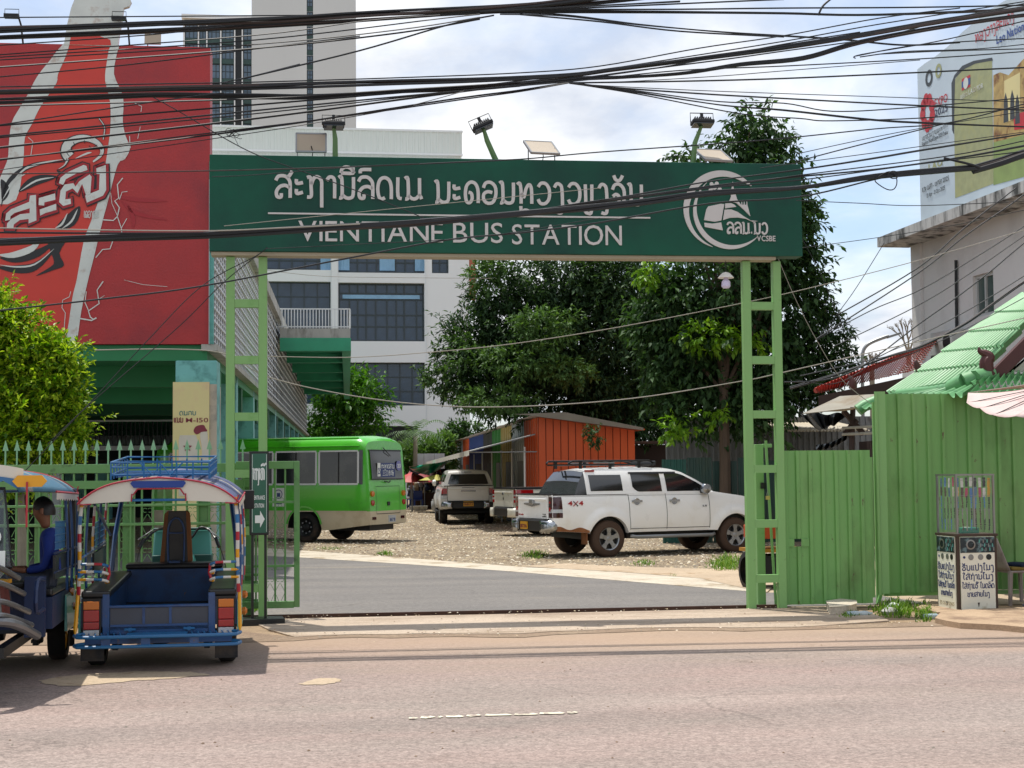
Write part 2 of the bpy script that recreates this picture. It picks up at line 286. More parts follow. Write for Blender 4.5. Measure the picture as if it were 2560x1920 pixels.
# ---------------------------------------------------------------- ground, road, apron, gravel
def gmat(name,a,b,speck=.35,sp=70,patch=1.2,c=None,cpos=(.5,.6),cs=.5,bump=.4,rough=.9,vor=0,st=(1,1,1),dust=None,wear=0):
    m=bpy.data.materials.new(name); m.use_nodes=True; t=m.node_tree; B=t.nodes['Principled BSDF']; L=t.links.new; B.inputs['Roughness'].default_value=rough; B.inputs['Specular IOR Level'].default_value=.25
    tc=N(t,'ShaderNodeTexCoord'); mp=N(t,'ShaderNodeMapping'); mp.inputs['Scale'].default_value=st; L(tc.outputs['Object'],mp.inputs[0])
    def noise(s,d=6,r=.6,src=None):
        n=N(t,'ShaderNodeTexNoise'); n.inputs['Scale'].default_value=s; n.inputs['Detail'].default_value=d; n.inputs['Roughness'].default_value=r; L(src or tc.outputs['Object'],n.inputs['Vector']); return n
    def ramp(s,p0,p1,c0=(0,0,0,1),c1=(1,1,1,1)):
        q=N(t,'ShaderNodeValToRGB'); q.color_ramp.elements[0].position=p0; q.color_ramp.elements[1].position=p1; q.color_ramp.elements[0].color=c0; q.color_ramp.elements[1].color=c1; L(s,q.inputs[0]); return q
    def mix(f,x,y,bt='MIX'):
        k=N(t,'ShaderNodeMix',data_type='RGBA',blend_type=bt)
        if isinstance(f,float): k.inputs[0].default_value=f
        else: L(f,k.inputs[0])
        for i,z in ((6,x),(7,y)):
            if isinstance(z,tuple): k.inputs[i].default_value=z
            else: L(z,k.inputs[i])
        return k.outputs[2]
    p=ramp(noise(patch,8,.6,mp.outputs[0]).outputs['Fac'],.35,.68)
    col=mix(p.outputs[0],hexc(a),hexc(b))
    if c: col=mix(ramp(noise(cs,9,.65,mp.outputs[0]).outputs['Fac'],*cpos).outputs[0],col,hexc(c))
    if vor:
        v=N(t,'ShaderNodeTexVoronoi'); v.inputs['Scale'].default_value=vor; L(tc.outputs['Object'],v.inputs['Vector'])
        bw=N(t,'ShaderNodeSeparateColor'); L(v.outputs['Color'],bw.inputs[0])
        k=ramp(bw.outputs[0],0,1,(.5,.48,.46,1),(1.4,1.38,1.33,1)); col=mix(.9,col,k.outputs[0],'MULTIPLY')
        e=ramp(v.outputs['Distance'],.25,.75,(1,1,1,1),(.3,.27,.24,1)); col=mix(.75,col,e.outputs[0],'MULTIPLY'); h=v.outputs['Distance']
    f=noise(sp,3,.7); k=ramp(f.outputs['Fac'],.3,.72,(1-speck,)*3+(1,),(1+speck,)*3+(1,)); col=mix(1.,col,k.outputs[0],'MULTIPLY')
    f2=noise(sp*.35,2,.5); k=ramp(f2.outputs['Fac'],.35,.65,(1-speck*.4,)*3+(1,),(1+speck*.4,)*3+(1,)); col=mix(1.,col,k.outputs[0],'MULTIPLY')
    if wear:   # tyre-polished lanes, oil drips and hairline cracks
        mw=N(t,'ShaderNodeMapping'); mw.inputs['Scale'].default_value=(.035,1,1); L(tc.outputs['Object'],mw.inputs[0])
        k=ramp(noise(.9,3,.5,mw.outputs[0]).outputs['Fac'],.35,.65,(.9,.9,.91,1),(1.06,1.05,1.05,1)); col=mix(1.,col,k.outputs[0],'MULTIPLY')
        k=ramp(noise(1.1,3,.5).outputs['Fac'],.66,.74,(1,1,1,1),(.84,.82,.81,1)); col=mix(1.,col,k.outputs[0],'MULTIPLY')
        v=N(t,'ShaderNodeTexVoronoi'); v.feature='DISTANCE_TO_EDGE'; v.inputs['Scale'].default_value=.55; dv=N(t,'ShaderNodeVectorMath',operation='ADD'); sv=N(t,'ShaderNodeVectorMath',operation='SCALE'); sv.inputs['Scale'].default_value=.5; L(noise(1.6,6,.7).outputs['Color'],sv.inputs[0]); L(tc.outputs['Object'],dv.inputs[0]); L(sv.outputs[0],dv.inputs[1]); L(dv.outputs[0],v.inputs['Vector'])
        k=ramp(v.outputs['Distance'],.004,.012,(.0,.0,.0,1),(1,1,1,1)); msk=ramp(noise(.5,3,.5).outputs['Fac'],.5,.58); mm=N(t,'ShaderNodeMix',data_type='RGBA'); L(msk.outputs[0],mm.inputs[0]); mm.inputs[6].default_value=(1,1,1,1); L(k.outputs[0],mm.inputs[7]); col=mix(.22,col,mm.outputs[2],'MULTIPLY')
    if dust:   # wind-blown dirt lying in a band along local y
        s=N(t,'ShaderNodeSeparateXYZ'); L(tc.outputs['Object'],s.inputs[0]); dn=noise(.55,7,.6,mp.outputs[0])
        a1=N(t,'ShaderNodeMath',operation='MULTIPLY_ADD'); L(dn.outputs['Fac'],a1.inputs[0]); a1.inputs[1].default_value=4.5; L(s.outputs[1],a1.inputs[2])
        r=N(t,'ShaderNodeMapRange'); L(a1.outputs[0],r.inputs[0]); r.inputs[1].default_value=dust[1]; r.inputs[2].default_value=dust[2]; col=mix(r.outputs[0],col,hexc(dust[0]))
    L(col,B.inputs['Base Color'])
    bp=N(t,'ShaderNodeBump'); bp.inputs['Strength'].default_value=bump; bp.inputs['Distance'].default_value=.012; L(f.outputs['Fac'],bp.inputs['Height'])
    if vor: bp.invert=True; bp.inputs['Distance'].default_value=.02; L(h,bp.inputs['Height'])
    L(bp.outputs[0],B.inputs['Normal']); return m
m_soil=gmat('soil','#8f7a62','#a08a70',.3,45,.6,c='#6d5c48',cpos=(.52,.62))
m_road=gmat('road_asphalt','#95827a','#978b83',.36,55,.45,c='#857c74',cpos=(.42,.75),cs=.8,bump=.4,wear=1,st=(.35,1,1),dust=('#a89078',-3.4,.4))
m_apron=gmat('apron_concrete','#b5a593','#a59481',.2,50,.9,c='#8f7c6a',cpos=(.48,.66),cs=1.1,st=(.35,1.3,1),bump=.25)
m_drive=gmat('drive_asphalt','#716e6b','#7b7772',.3,60,.7,c='#948a7a',cpos=(.58,.75),cs=.7,st=(.4,1,1),bump=.3,wear=1)
m_strip=gmat('strip_concrete','#c4bbaa','#b4a896',.16,40,1.2,c='#96856c',cpos=(.55,.65),cs=1.5,bump=.25)
m_sand=gmat('sand','#b8a58c','#a89680',.16,50,1,c='#94795a',cpos=(.58,.66),cs=2.,bump=.3)
m_gravel=gmat('gravel','#b0a28c','#a19481',.12,60,.35,c='#8b7d66',cpos=(.48,.7),cs=.5,vor=27,bump=.7)
m_paint=mat('road_paint','#d8d2ba',.7,c2='#95867a',c2s=9,c2p=(.5,.58))
def sheet(name,poly,z,m,fr=None,kind='structure',parent=None,skirt=.0):
    M=MB().use(m); P=[(p[0],p[1],z) for p in poly]; k=len(P); M.add(P,[tuple(range(k))])
    if skirt:
        Q=[(p[0],p[1],z-skirt) for p in poly]; M.add(P+Q,[(i,i+k,(i+1)%k+k,(i+1)%k) for i in range(k)])
    o=M.build(name,parent,kind=kind)
    if fr: o.location=(fr.x,fr.y,0); o.rotation_euler=(0,0,fr.a)
    return o
def gl(*uvs): return [tuple(S.g(u,v))[:2] for u,v in uvs]
sheet('ground',[(-400,-60),(400,-60),(400,900),(-400,900)],0,m_soil)
sheet('road',[(-150,-30),(150,-30),(150,-2.35),(-150,-2.35)],.006,m_road,S)
# rough edge of the road: wandering dirt strip and the concrete apron slab
rnd=random.Random(3)
edge=[(-9+i*.35,-2.42+.12*math.sin(i*.7)+rnd.uniform(-.05,.05)) for i in range(36)]
edge=[e for e in edge if e[0]<4.3]
apr=[e for e in edge if -2.9<e[0]<4.1]
sheet('apron',[(-3.3,-.25),(-3.0,-1.5)]+[(a,b+.08) for a,b in apr]+[(4.15,-2.0),(4.3,-.9),(4.1,-.18)],.017,m_apron,S,skirt=.017)
# broken lip between apron and road, darker, wheel-packed earth
m_lip=gmat('packed_earth','#85715f','#92806c',.3,50,1.5,bump=.5)
sheet('road_edge',[(-9,-1.2),(-9,-2.5)]+[(a,b-.22+.05*math.sin(a*5)) for a,b in edge]+[(12,-2.5),(12,-1.6),(3.9,-2.25)]+[(a,b+.12) for a,b in reversed(apr)]+[(-3.3,-1.6),(-3.6,-1.0)],.011,m_lip,S)
# sandy drift by the tuk-tuk
for pts in (((100,1706),(160,1694),(330,1682),(470,1683),(520,1690),(430,1698),(300,1708),(170,1718)),((752,1712),(790,1700),(840,1698),(850,1706),(800,1714))):
    q=gl(*pts); cx=sum(a for a,b in q)/len(q); cy=sum(b for a,b in q)/len(q)
    q=[(a,b) for a,b in cr_([(a,b) for a,b in q],5,True)]; q=[(a+rnd.uniform(-.03,.03),b+rnd.uniform(-.03,.03)) for a,b in q]
    sheet('sand_patch',q,.0105,m_sand,S)
# road marking: one worn dash
for k,(u0,u1,v) in enumerate(((1020,1044,1799.5),(1050,1088,1797.5),(1092,1108,1796),(1113,1160,1795.5),(1165,1206,1793),(1212,1280,1791),(1285,1345,1789.5),(1349,1412,1787),(1417,1446,1785.5))):
    a=S.g(u0,v); b=S.g(u1,v-1.2); h=.05
    q=[(a.x,a.y-h*.6),(a.x+.03,a.y-h),(b.x-.02,b.y-h*.8),(b.x,b.y-h*.2),(b.x-.03,b.y+h),((a.x+b.x)/2,b.y+h*.55),(a.x+.01,a.y+h*.8)]
    q=[(x+rnd.uniform(-.008,.008),y+rnd.uniform(-.01,.01)) for x,y in q]; sheet('road_marking',q,.0125,m_paint,S)
# drive into the bus station, its concrete strip, sand and gravel yard
dr=gl((1900,1484),(1600,1459),(1260,1430),(1000,1412),(750,1396),(600,1388)); st=gl((1880,1436),(1700,1434),(1560,1432),(1299,1420),(1100,1404),(750,1378),(560,1366))
yard=[(-30,.1),(16,.1),(16,80),(-30,80)]
sheet('gravel_yard',yard,.004,m_gravel,S)
sheet('drive',[(-16,.02),(5.5,.02),(5.2,1.8)]+dr+[(-16,dr[-1][1]+6)],.016,m_drive,S)
sheet('drive_kerb',dr+st[::-1],.022,m_strip,S,skirt=.02)
sd=gl((1300,1419),(1420,1412),(1500,1417),(1600,1421),(1760,1425),(1890,1429),(1950,1445),(1920,1484),(1870,1478),(1760,1450),(1560,1434))
sheet('sand_bank',[(a+rnd.uniform(-.05,.05),b+rnd.uniform(-.1,.1)) for a,b in sd],.026,m_sand,S)
# gate rail
m_rust=mat('rusty_iron','#4a342a',.8,.3,.3,8,.3); M=MB().use(m_rust); M.bb(-3.7,3.45,-.03,.01,.0,.045).bb(-3.7,3.45,.05,.075,.0,.035)
tag(M.build('gate_rail',None,loc=(S.x,S.y,0),rz=S.a),'rusty iron rail of the sliding gate set in the apron','rail')
# pebbles
def pebbles(name,n,region,s0,s1,mats,z=.01,seed=1,label=None):
    r=random.Random(seed); M=MB(); base=[(1,0,0),(-1,0,0),(0,1,0),(0,-1,0),(0,0,.6),(0,0,-.2)]; F_=[(0,2,4),(2,1,4),(1,3,4),(3,0,4)]
    for _ in range(n):
        x,y=region(r); s=r.uniform(s0,s1); a=r.uniform(0,6.3); M.use(r.choice(mats)); c,q=math.cos(a),math.sin(a); e=r.uniform(.5,.9)
        M.add([(x+(p[0]*c-p[1]*q*e)*s,y+(p[0]*q+p[1]*c*e)*s,z+p[2]*s*r.uniform(.7,1.1)) for p in base],F_)
    o=M.build(name,None,kind='stuff',loc=(S.x,S.y,0),rz=S.a); 
    if label: o['label']=label; o['category']='gravel'
pm=[mat('pebble_%s'%k,c,.85,var=.2,sc_=9) for k,c in (('cream','#c6b493'),('grey','#8f877a'),('brown','#7b6550'),('white','#d8cdb8'))]
def yard_reg(r):
    while 1:
        v=1176+90*(r.random()**-.6)*.9+ (r.random()*40); u=r.uniform(560,1960)
        if 1232<v<1432:
            p=S.g(u,v)
            lim=1378+(u-750)*(.0783 if u<1299 else .03)+ (0 if u<1299 else 21)
            if v<lim-1: return p.x,p.y
pebbles('gravel_stones',15000,yard_reg,.018,.045,pm,.012,4,'loose cream and brown gravel covering the yard around the pickups')
def ap_reg(r): return (r.uniform(-3,12),r.choice((r.gauss(-2.35,.22),r.gauss(-.2,.12),r.gauss(-1.6,.7))))
pebbles('road_grit',700,ap_reg,.006,.018,pm,.03,5,'loose grit and small stones along the road edge')
def rd_reg(r):
    p=S.g(r.uniform(0,2560),r.uniform(1600,1900)); return p.x,p.y
pebbles('road_crumbs',120,rd_reg,.006,.016,[pm[2],m_lip,pm[1]],.008,6,'dark crumbs and leaf bits scattered on the road')
# right-hand footway slabs
m_slab=gmat('slab_concrete','#b29a80','#a58d74',.15,45,1.2,c='#87715e',cpos=(.5,.62),cs=1.,bump=.3)
rs=gl((2338,1560),(2352,1545),(2420,1538),(2600,1530),(2700,1530),(2700,1592),(2600,1588),(2500,1578),(2400,1573),(2365,1567))
sheet('footway_slab',rs,.07,m_slab,S,skirt=.08)
sheet('footway_slab',gl((2290,1528),(2330,1512),(2420,1520),(2405,1535),(2345,1541)),.05,m_slab,S,skirt=.06)
q=gl((2180,1500),(2600,1496),(2600,1478),(2180,1480)); sheet('footway_sand',[(3.6,-.2),(12,-.4),(12,3),(3.6,3)],.009,m_sand,S)
# broken slab lying on the verge
M=MB().use(m_strip); q=gl((2066,1524),(2100,1518),(2140,1522),(2142,1530),(2118,1538),(2076,1540)); M.prism(q,.02,.11,'z')
tag(M.build('broken_slab',None,loc=(S.x,S.y,0),rz=S.a,bevel=.008),'broken half-round concrete slab lying in front of the low green gate panel','slab')
# ---------------------------------------------------------------- the gate sign
GA=math.degrees(math.atan2(19.62-18.68,7.41)); GF=Fr(-3.72,18.68,GA)
m_post=mat('post_green','#7cab66',.45,var=.06,sc_=1.5,c2='#699a52',c2s=3,c2p=(.62,.75),rust=.35)
m_board=mat('board_green','#125541',.4,spec=.25,var=.1,sc_=.9,bump=.05,bs=3,c2='#153a34',c2s=.5,c2p=(.45,.7))
m_white=mat('letter_white','#c9c7c4',.5,var=.03)
m_frame=mat('board_rim','#a39a83',.6,.2)
m_dark=mat('black_steel','#15171a',.5,.2,.1)
gate=thing('gate_sign','wide dark green bus station sign board on two pale green ladder posts','sign',(GF.x,GF.y,0),GF.a)
BL=GF.uv(1995,530)[0]
def strut(ps,r,name,m=m_post): return MB().use(m).tube(ps,r,4).build(name,gate)
zb,zt=4.52,5.72
M=MB().use(m_board); M.bb(0,BL,-.16,.12,zb,zt); M.build('sign_board',gate,bevel=.008)
MB().use(m_frame).bb(.02,BL-.35,-.13,.1,zb-.045,zb-.003).build('rim',gate)
for (ua,ub,uc,ud) in ((565,585,646,668),(1861,1881,1936,1957)):
    va=1100
    xs=[GF.uv(u,va,.0)[0] for u in (ua,ub,uc,ud)]
    la=thing('ladder_post',None,None); la.parent=gate
    st_=MB().use(m_post).bb(0,.105,-.06,.05,0,zb-.05)
    a=st_.build('stile',la,bevel=.006); a.location=(xs[0],0,0); inst(a,'stile',la,(xs[3]-.105,0,0)).modifiers.new('b','BEVEL').width=.006
    rg=None
    for z in (.39,1.09,1.79,2.49,3.19,3.89):
        if rg is None: rg=MB().use(m_post).bb(xs[0]+.106,xs[3]-.106,-.055,.045,-.05,.05).build('rung',la); rg.location.z=z
        else: inst(rg,'rung',la,(0,0,z))
# lettering
def gx(u,v=500): return GF.uv(u,v,-.165)
x0,_=gx(686); x1,_=gx(1056)
a=gx(686,480)[1]; zl=gx(900,487)[1]
lao('ສະຖານີລົດເມ',gx(687)[0],5.19,gx(1056)[0]-gx(687)[0],.275,m_white,gate,.175,.018,-.161)
lao('ນະຄອນຫຼວງວຽງຈັນ',gx(1087)[0],5.155,gx(1608)[0]-gx(1087)[0],.27,m_white,gate,.175,.018,-.161)
MB().use(m_white).bb(gx(670)[0],gx(1625)[0],-.175,-.162,4.985,5.005).build('line',gate)
def word(t,u0,u1,z,h): latin(t,gx(u0)[0],z,gx(u1)[0]-gx(u0)[0],h,m_white,gate,.016,-.161,bold=.002)
word('VIENTIANE',746,1107,4.655,.265); word('BUS',1132,1256,4.655,.265); word('STATION',1279,1553,4.64,.265)
# emblem (zoom of 1640..2000 x 400..660, factor 6.144)
def ez(x,y): return gx(1640+x/6.144,400+y/6.144)
def crescent(cx,cz,ro,a0,a1,wmax,name,sk=1.):
    M=MB().use(m_white); P=[]; n=44; L1=[];L2=[]
    for i in range(n+1):
        t=i/n; a=R(a0+(a1-a0)*t); ww=wmax*math.sin(math.pi*min(1,t**sk*.999+.001))**.8+.004
        L1.append((cx+ro*math.cos(a),cz+ro*math.sin(a))); L2.append((cx+(ro-ww)*math.cos(a),cz+(ro-ww)*math.sin(a)))
    vs=[(x,-.179,z) for x,z in L1+L2]+[(x,-.161,z) for x,z in L1+L2]; k=n+1
    fs=[(i,k+i,k+i+1,i+1) for i in range(n)]+[(i,i+1,2*k+i+1,2*k+i) for i in range(n)]+[(k+i,3*k+i,3*k+i+1,k+i+1) for i in range(n)]
    M.add(vs,fs); M.build(name,gate)
c1=ez(1010,760); r1=(ez(420,760)[0]-c1[0])*-1
crescent(c1[0],c1[1],r1,38,255,.085,'emblem_ring',.75)
c2=ez(1130,800); crescent(c2[0],c2[1],(c2[0]-ez(568,800)[0]),128,318,.06,'emblem_ring',1.15)
def eflat(pts,name,sm=0):
    q=[ez(*p) for p in pts]
    if sm: q=cr_(q,sm,True)
    M=MB().use(m_white); M.prism([(a,b) for a,b in q],-.179,-.161); M.build(name,gate)
eflat([(770,760),(800,715),(990,675),(1045,680),(1000,930),(900,950),(735,925)],'emblem_bus')
eflat([(738,965),(860,980),(998,960),(1022,1082),(748,1030)],'emblem_bus')
eflat([(1060,670),(1150,665),(1200,690),(1230,720),(1130,735),(1058,745)],'emblem_wave')
eflat([(1050,765),(1150,760),(1250,800),(1350,870),(1450,930),(1560,940),(1480,950),(1380,905),(1250,885),(1130,890),(1025,925)],'emblem_wave')
eflat([(1175,330),(1190,440),(1212,505),(1240,600),(1300,690),(1400,690),(1445,865),(1340,760),(1230,660),(1120,640),(1150,560),(1145,500),(1160,430)],'emblem_stupa')
for x in (1315,1352,1392): eflat([(x-9,695),(x+9,695),(x+3,640),(x-3,640)],'emblem_spire')
for (x,y,r) in ((850,370,30),(930,365,32),(838,465,34),(975,455,34),(915,505,36),(893,415,45)):
    c=ez(x,y); rr=r/6.144/197; MB().use(m_white).lathe([(0,-.179-.001),(rr,-.179),(rr,-.162)],14,(c[0],0,c[1]),'y').build('emblem_petal',gate)
zq=ez(1090,1130); lao('ລລມ.ນວ',zq[0],zq[1],ez(1715,1000)[0]-zq[0],ez(0,960)[1]-ez(0,1130)[1],m_white,gate,.2,.016,-.161)
zq=ez(1550,1245); latin('VCSBE',zq[0],zq[1],ez(1830,1100)[0]-zq[0],.072,m_white,gate,.014,-.161,bold=.02)
# floodlights and small solar panels standing on the board
m_alu=mat('grey_aluminium','#8d8f90',.4,.6); m_glass=mat('lamp_glass','#20262c',.12,0,.05,spec=.7); m_pv=mat('solar_back','#a99c8a',.6,var=.06); m_pvl=mat('solar_line','#d5cdbf',.6)
m_gp=mat('arm_green','#5b7d4c',.5)
def flood(label,base,bend,head,tilt,s=.36,mt=m_gp):
    t=thing('floodlight',label,'floodlight',GF.w(*base) if len(base)==3 else base,GF.a,'floodlights above the sign'); b=Vector((0,0,0)); bn=Vector(bend); hd=Vector(head)
    MB().use(mt).tube([b,bn,hd],[.04,.036,.022],6).build('arm',t,smooth=True)
    h=thing('lamp_head',None,None); h.parent=t; h.location=hd; h.rotation_euler=(R(-8),tilt,0)
    MB().use(m_dark).box((0,-.02,.015),(s,.16,.045)).box((0,-.02,.045),(s*.8,.11,.02)).build('housing',h,bevel=.01)
    fn=MB().use(m_dark).box((0,0,0),(.01,.12,.02)).build('fin',h); fn.location=(-s*.36,-.02,.065)
    for k in range(1,8): inst(fn,'fin',h,(-s*.36+k*s*.1,-.02,.065))
    MB().use(m_glass).box((0,-.02,-.022),(s*.9,.18,.012)).build('lens',h)
    MB().use(m_dark).tube([(-s*.52,0,.02),(-s*.52,0,.15),(s*.52,0,.15),(s*.52,0,.02)],.007,5).box((0,0,.12),(.035,.035,.06)).build('bracket',h)
def onb(u): return GF.uv(u,400,.0)[0]
x=onb(838); flood('floodlight on a straight green arm near the left end of the sign',(x,0,zt),(-.0,-.02,.25),(-.02,-.05,.40),0,.27)
x=onb(1241); flood('tilted black floodlight on a leaning green arm at the middle of the sign',(x,0,zt),(-.12,-.03,.26),(-.17,-.05,.42),R(-24),.27)
x=onb(1733); flood('black floodlight on a bent green arm before the tall tree crown',(x,0,zt),(.02,-.02,.28),(.11,-.06,.52),R(0),.29)
def pv(label,u,w_,h_,tilt,z,shear=0.,v=None):
    x=onb(u); t=thing('solar_panel',label,'solar panel',GF.w(x,0,zt),GF.a,'small solar panels above the sign')
    p=thing('panel',None,None); p.parent=t; p.location=(0,0,z); p.rotation_euler=(tilt,0,shear)
    MB().use(m_pv).box((0,0,0),(w_,h_,.02)).use(m_alu).box((0,-h_/2,0),(w_+.01,.02,.03)).box((0,h_/2,0),(w_+.01,.02,.03)).box((-w_/2,0,0),(.02,h_,.03)).box((w_/2,0,0),(.02,h_,.03)).build('back_sheet',p)
    for k in range(1,6): MB().use(m_pvl).box((0,-h_/2+k*h_/6,-.0125),(w_*.96,.008,.004)).build('cell_line',p)
    MB().use(m_dark).box((0,-h_*.2,-.028),(.07,.05,.03)).build('junction_box',p)
    MB().use(m_dark).tube([(0,-.05,z-.05),(.02,-.02,z*.4),(0.01,0,0)],.006,4).build('lead',t)
    MB().use(m_alu).tube([(-w_*.46,0,z),(-w_*.46,0,0)],.008,5).build('leg',t); MB().use(m_alu).tube([(w_*.46,0,z),(w_*.46,0,0)],.008,5).build('leg',t)
pv('upright tan backed solar panel standing above the left end of the sign',778,.37,.24,R(80),.2)
pv('thin tilted solar panel on wire legs above the middle of the sign',1354,.37,.42,R(32),.19,R(8))
pv('thin tilted solar panel in front of the tall tree crown above the sign',1783,.37,.42,R(30),.13,R(8))
# hanging insect lamp under the board
x,z=GF.uv(1812,690); lp=thing('hanging_lamp','small white hat shaped lamp with lilac bulb hanging under the sign','lamp',GF.w(x,-.05,0),GF.a)
m_lw=mat('lamp_white','#e3e0d8',.45); m_ll=mat('lamp_lilac','#c9c3df',.35)
MB().use(m_lw).lathe([(0.01,z+.045),(.05,z+.03),(.105,z-.03),(.1,z-.034),(.04,z+.01)],20).build('lamp_shade',lp,smooth=True)
MB().use(m_ll).lathe([(.022,z-.0),(.03,z-.05),(.055,z-.08),(.058,z-.14),(.04,z-.165),(0,z-.168)],18).build('bulb',lp,smooth=True)
MB().use(m_dark).tube([(0,0,z+.045),(0,0,4.47)],.004,4).build('cord',lp)
# ---------------------------------------------------------------- spiked fence and sliding gate leaf (left of the entrance)
m_fen=mat('fence_green','#5c8d51',.5,var=.1,sc_=3,c2='#41633a',c2s=5,c2p=(.6,.72),rust=.6); m_fent=mat('fence_tip','#7fb08a',.5)
FF=Fr(*GF.w(-6.2,.35)[:2],GA)
def scroll(M,x,z,s):   # curled ironwork between two uprights
    for k in (-1,1):
        M.tube([(x+k*s*.02,0,z+s*.95),(x+k*s*.26,0,z+s*.55),(x+k*s*.04,0,z+s*.1)],.005,4)
        a=[(x+k*s*(.1+.09*math.cos(q)),0,z+s*(1.12+.09*math.sin(q))) for q in np.linspace(-2.2,2.6,8)]; M.tube(a,.005,4)
        a=[(x+k*s*(.1+.09*math.cos(q)),0,z-s*(.07+.09*math.sin(q))) for q in np.linspace(-2.2,2.6,8)]; M.tube(a,.005,4)
def zF(v,u=450): return FF.uv(u,v)[1]
fence=thing('spiked_fence','pale green iron fence with arrow spikes and scrollwork behind the tuk-tuks','fence',(FF.x,FF.y,0),FF.a)
x0=-1.6; x1=FF.uv(645,1300)[0]
rails=[(zF(1167)-.0,.07,-.02),(zF(1212),.09,.0),(zF(1275),.03,0),(zF(1308),.045,0),(zF(1415),.03,0),(zF(1500),.07,0),(zF(1535),.06,0)]
zt1=zF(1172); 
def rail(n,z,h,par,a,b,dy=0): MB().use(m_fen).bb(a,b,dy-.022,dy+.022,z-h/2,z+h/2).build(n,par,bevel=.004)
rail('rail',zF(1170),.11,fence,x0,x1); rail('rail',zF(1210),.10,fence,x0,x1); rail('rail',zF(1309),.035,fence,x0,x1); rail('rail',zF(1262),.03,fence,x0,x1); rail('rail',zF(1440),.035,fence,x0,x1); rail('rail',.42,.07,fence,x0,x1); rail('rail',.18,.09,fence,x0,x1)
bar=MB().use(m_fen).tube([(0,0,.2),(0,0,zF(1182))],.013,6).build('upright',fence); bar.location.x=x0+.1
pitch=.137; n=int((x1-x0-.1)/pitch)
for i in range(1,n): inst(bar,'upright',fence,(x0+.1+i*pitch,0,0))
zs=zF(1160); sp=MB().use(m_fent).tube([(0,0,0),(0,0,zF(1118)-zs)],.011,5).prism([(-.035,zF(1124)-zs),(.035,zF(1124)-zs),(0,zF(1098)-zs)],-.006,.006).build('spike',fence); sp.location=(x0+.1,0,zs)
for i in range(1,n): inst(sp,'spike',fence,(x0+.1+i*pitch,0,zs))
sc1=None
for i in range(0,n):
    for z in (zF(1302),zF(1402)):
        if sc1 is None: M=MB().use(m_fen); scroll(M,0,0,.3); sc1=M.build('scrollwork',fence); sc1.location=(x0+.1+pitch/2,0,z-.2)
        elif i%2==0: inst(sc1,'scrollwork',fence,(x0+.1+pitch*(i+.5),0,z-.2))
for u in (320,505,620):
    xx=FF.uv(u,1300)[0]; MB().use(m_fen).bb(xx-.07,xx+.07,.03,.15,0,zF(1190)).build('post',fence,bevel=.005)
MB().use(m_fen).bb(FF.uv(100,1300)[0]-.07,FF.uv(100,1300)[0]+.07,.03,.15,0,zF(1200)).build('post',fence)
# leaf
LF=Fr(*GF.w(-.1,.2)[:2],GA)
leaf=thing('sliding_gate','pale green sliding gate leaf of thin bars ending beside the left ladder post','gate',(LF.x,LF.y,0),LF.a)
def lu(u,v=1300): return LF.uv(u,v)[0]
def lz(v): return LF.uv(700,v)[1]
MB().use(m_fen).bb(lu(735),lu(749),-.04,.04,lz(1518),lz(1153)).build('end_stile',leaf,bevel=.005)
MB().use(m_fen).bb(lu(590),lu(735)-.001,-.035,.035,lz(1172),lz(1153)).build('rail',leaf,bevel=.004); MB().use(m_fen).bb(lu(560),lu(735)-.001,-.035,.035,lz(1520),lz(1503)).build('rail',leaf,bevel=.004)
for v in (1255,1415): MB().use(m_fen).bb(lu(560),lu(735)-.001,-.015,.015,lz(v)-.015,lz(v)+.015).build('rail',leaf)
b2=MB().use(m_fen).tube([(0,0,lz(1503)),(0,0,lz(1170))],.012,6).build('bar',leaf); b2.location.x=lu(713)
for u in (688,664,640,610,586): inst(b2,'bar',leaf,(lu(u),0,0))
for u in (700,675): 
    for v in (1290,1395,1490):
        inst(sc1,'scrollwork',leaf,(lu(u),0,lz(v)-.1),(0,0,0),(.8,1,.9))
# arrow sign on its stand
EF=Fr(*G(640,1562)[:2],14)
m_sg=mat('arrow_sign_green','#1d5a44',.3,var=.05); m_bk=mat('black_paint','#0e0f10',.4,var=.05)
es=thing('arrow_sign','narrow dark green entrance sign with white arrow on a black stand','sign',(EF.x,EF.y,0),EF.a)
def ex(u,v=1250): return EF.uv(u,v,-.05)[0]
def ezz(v,u=645): return EF.uv(u,v,-.05)[1]
xa,xb=ex(629),ex(668); 
MB().use(m_bk).bb(xa-.02,xb+.02,-.045,.06,ezz(1338),ezz(1128)).build('casing',es,bevel=.006)
MB().use(m_sg).bb(xa,xb,-.052,-.046,ezz(1332),ezz(1134)).build('sign_face',es)
m_w2=mat('sign_white','#dfe5e0',.5,var=.03)
wd=xb-xa
for a in (xa+.006,xb-.01): MB().use(m_w2).bb(a,a+.004,-.0545,-.053,ezz(1330),ezz(1136)).build('border',es)
lao('ທາງເຂ',xa+.015,ezz(1200),wd*.62,.14,m_w2,es,.13,.003,-.053,joined=True,name='lettering')
lao('ົ້າ',xa+wd*.55,ezz(1200),wd*.3,.14,m_w2,es,.13,.003,-.053,joined=True,name='lettering')
latin('ENTRANCE',xa+.03,ezz(1249),wd*.68,.05,m_w2,es,.003,-.053,joined=True,name='lettering',bold=.03); latin('STATION',xa+.035,ezz(1269),wd*.6,.05,m_w2,es,.003,-.053,joined=True,name='lettering',bold=.03)
zc=ezz(1298); MB().use(m_w2).prism([(xa+.04,zc-.045),(xa+.1,zc-.045),(xa+.1,zc-.1),(xb-.03,zc),(xa+.1,zc+.1),(xa+.1,zc+.045),(xa+.04,zc+.045)],-.056,-.053).build('arrow',es)
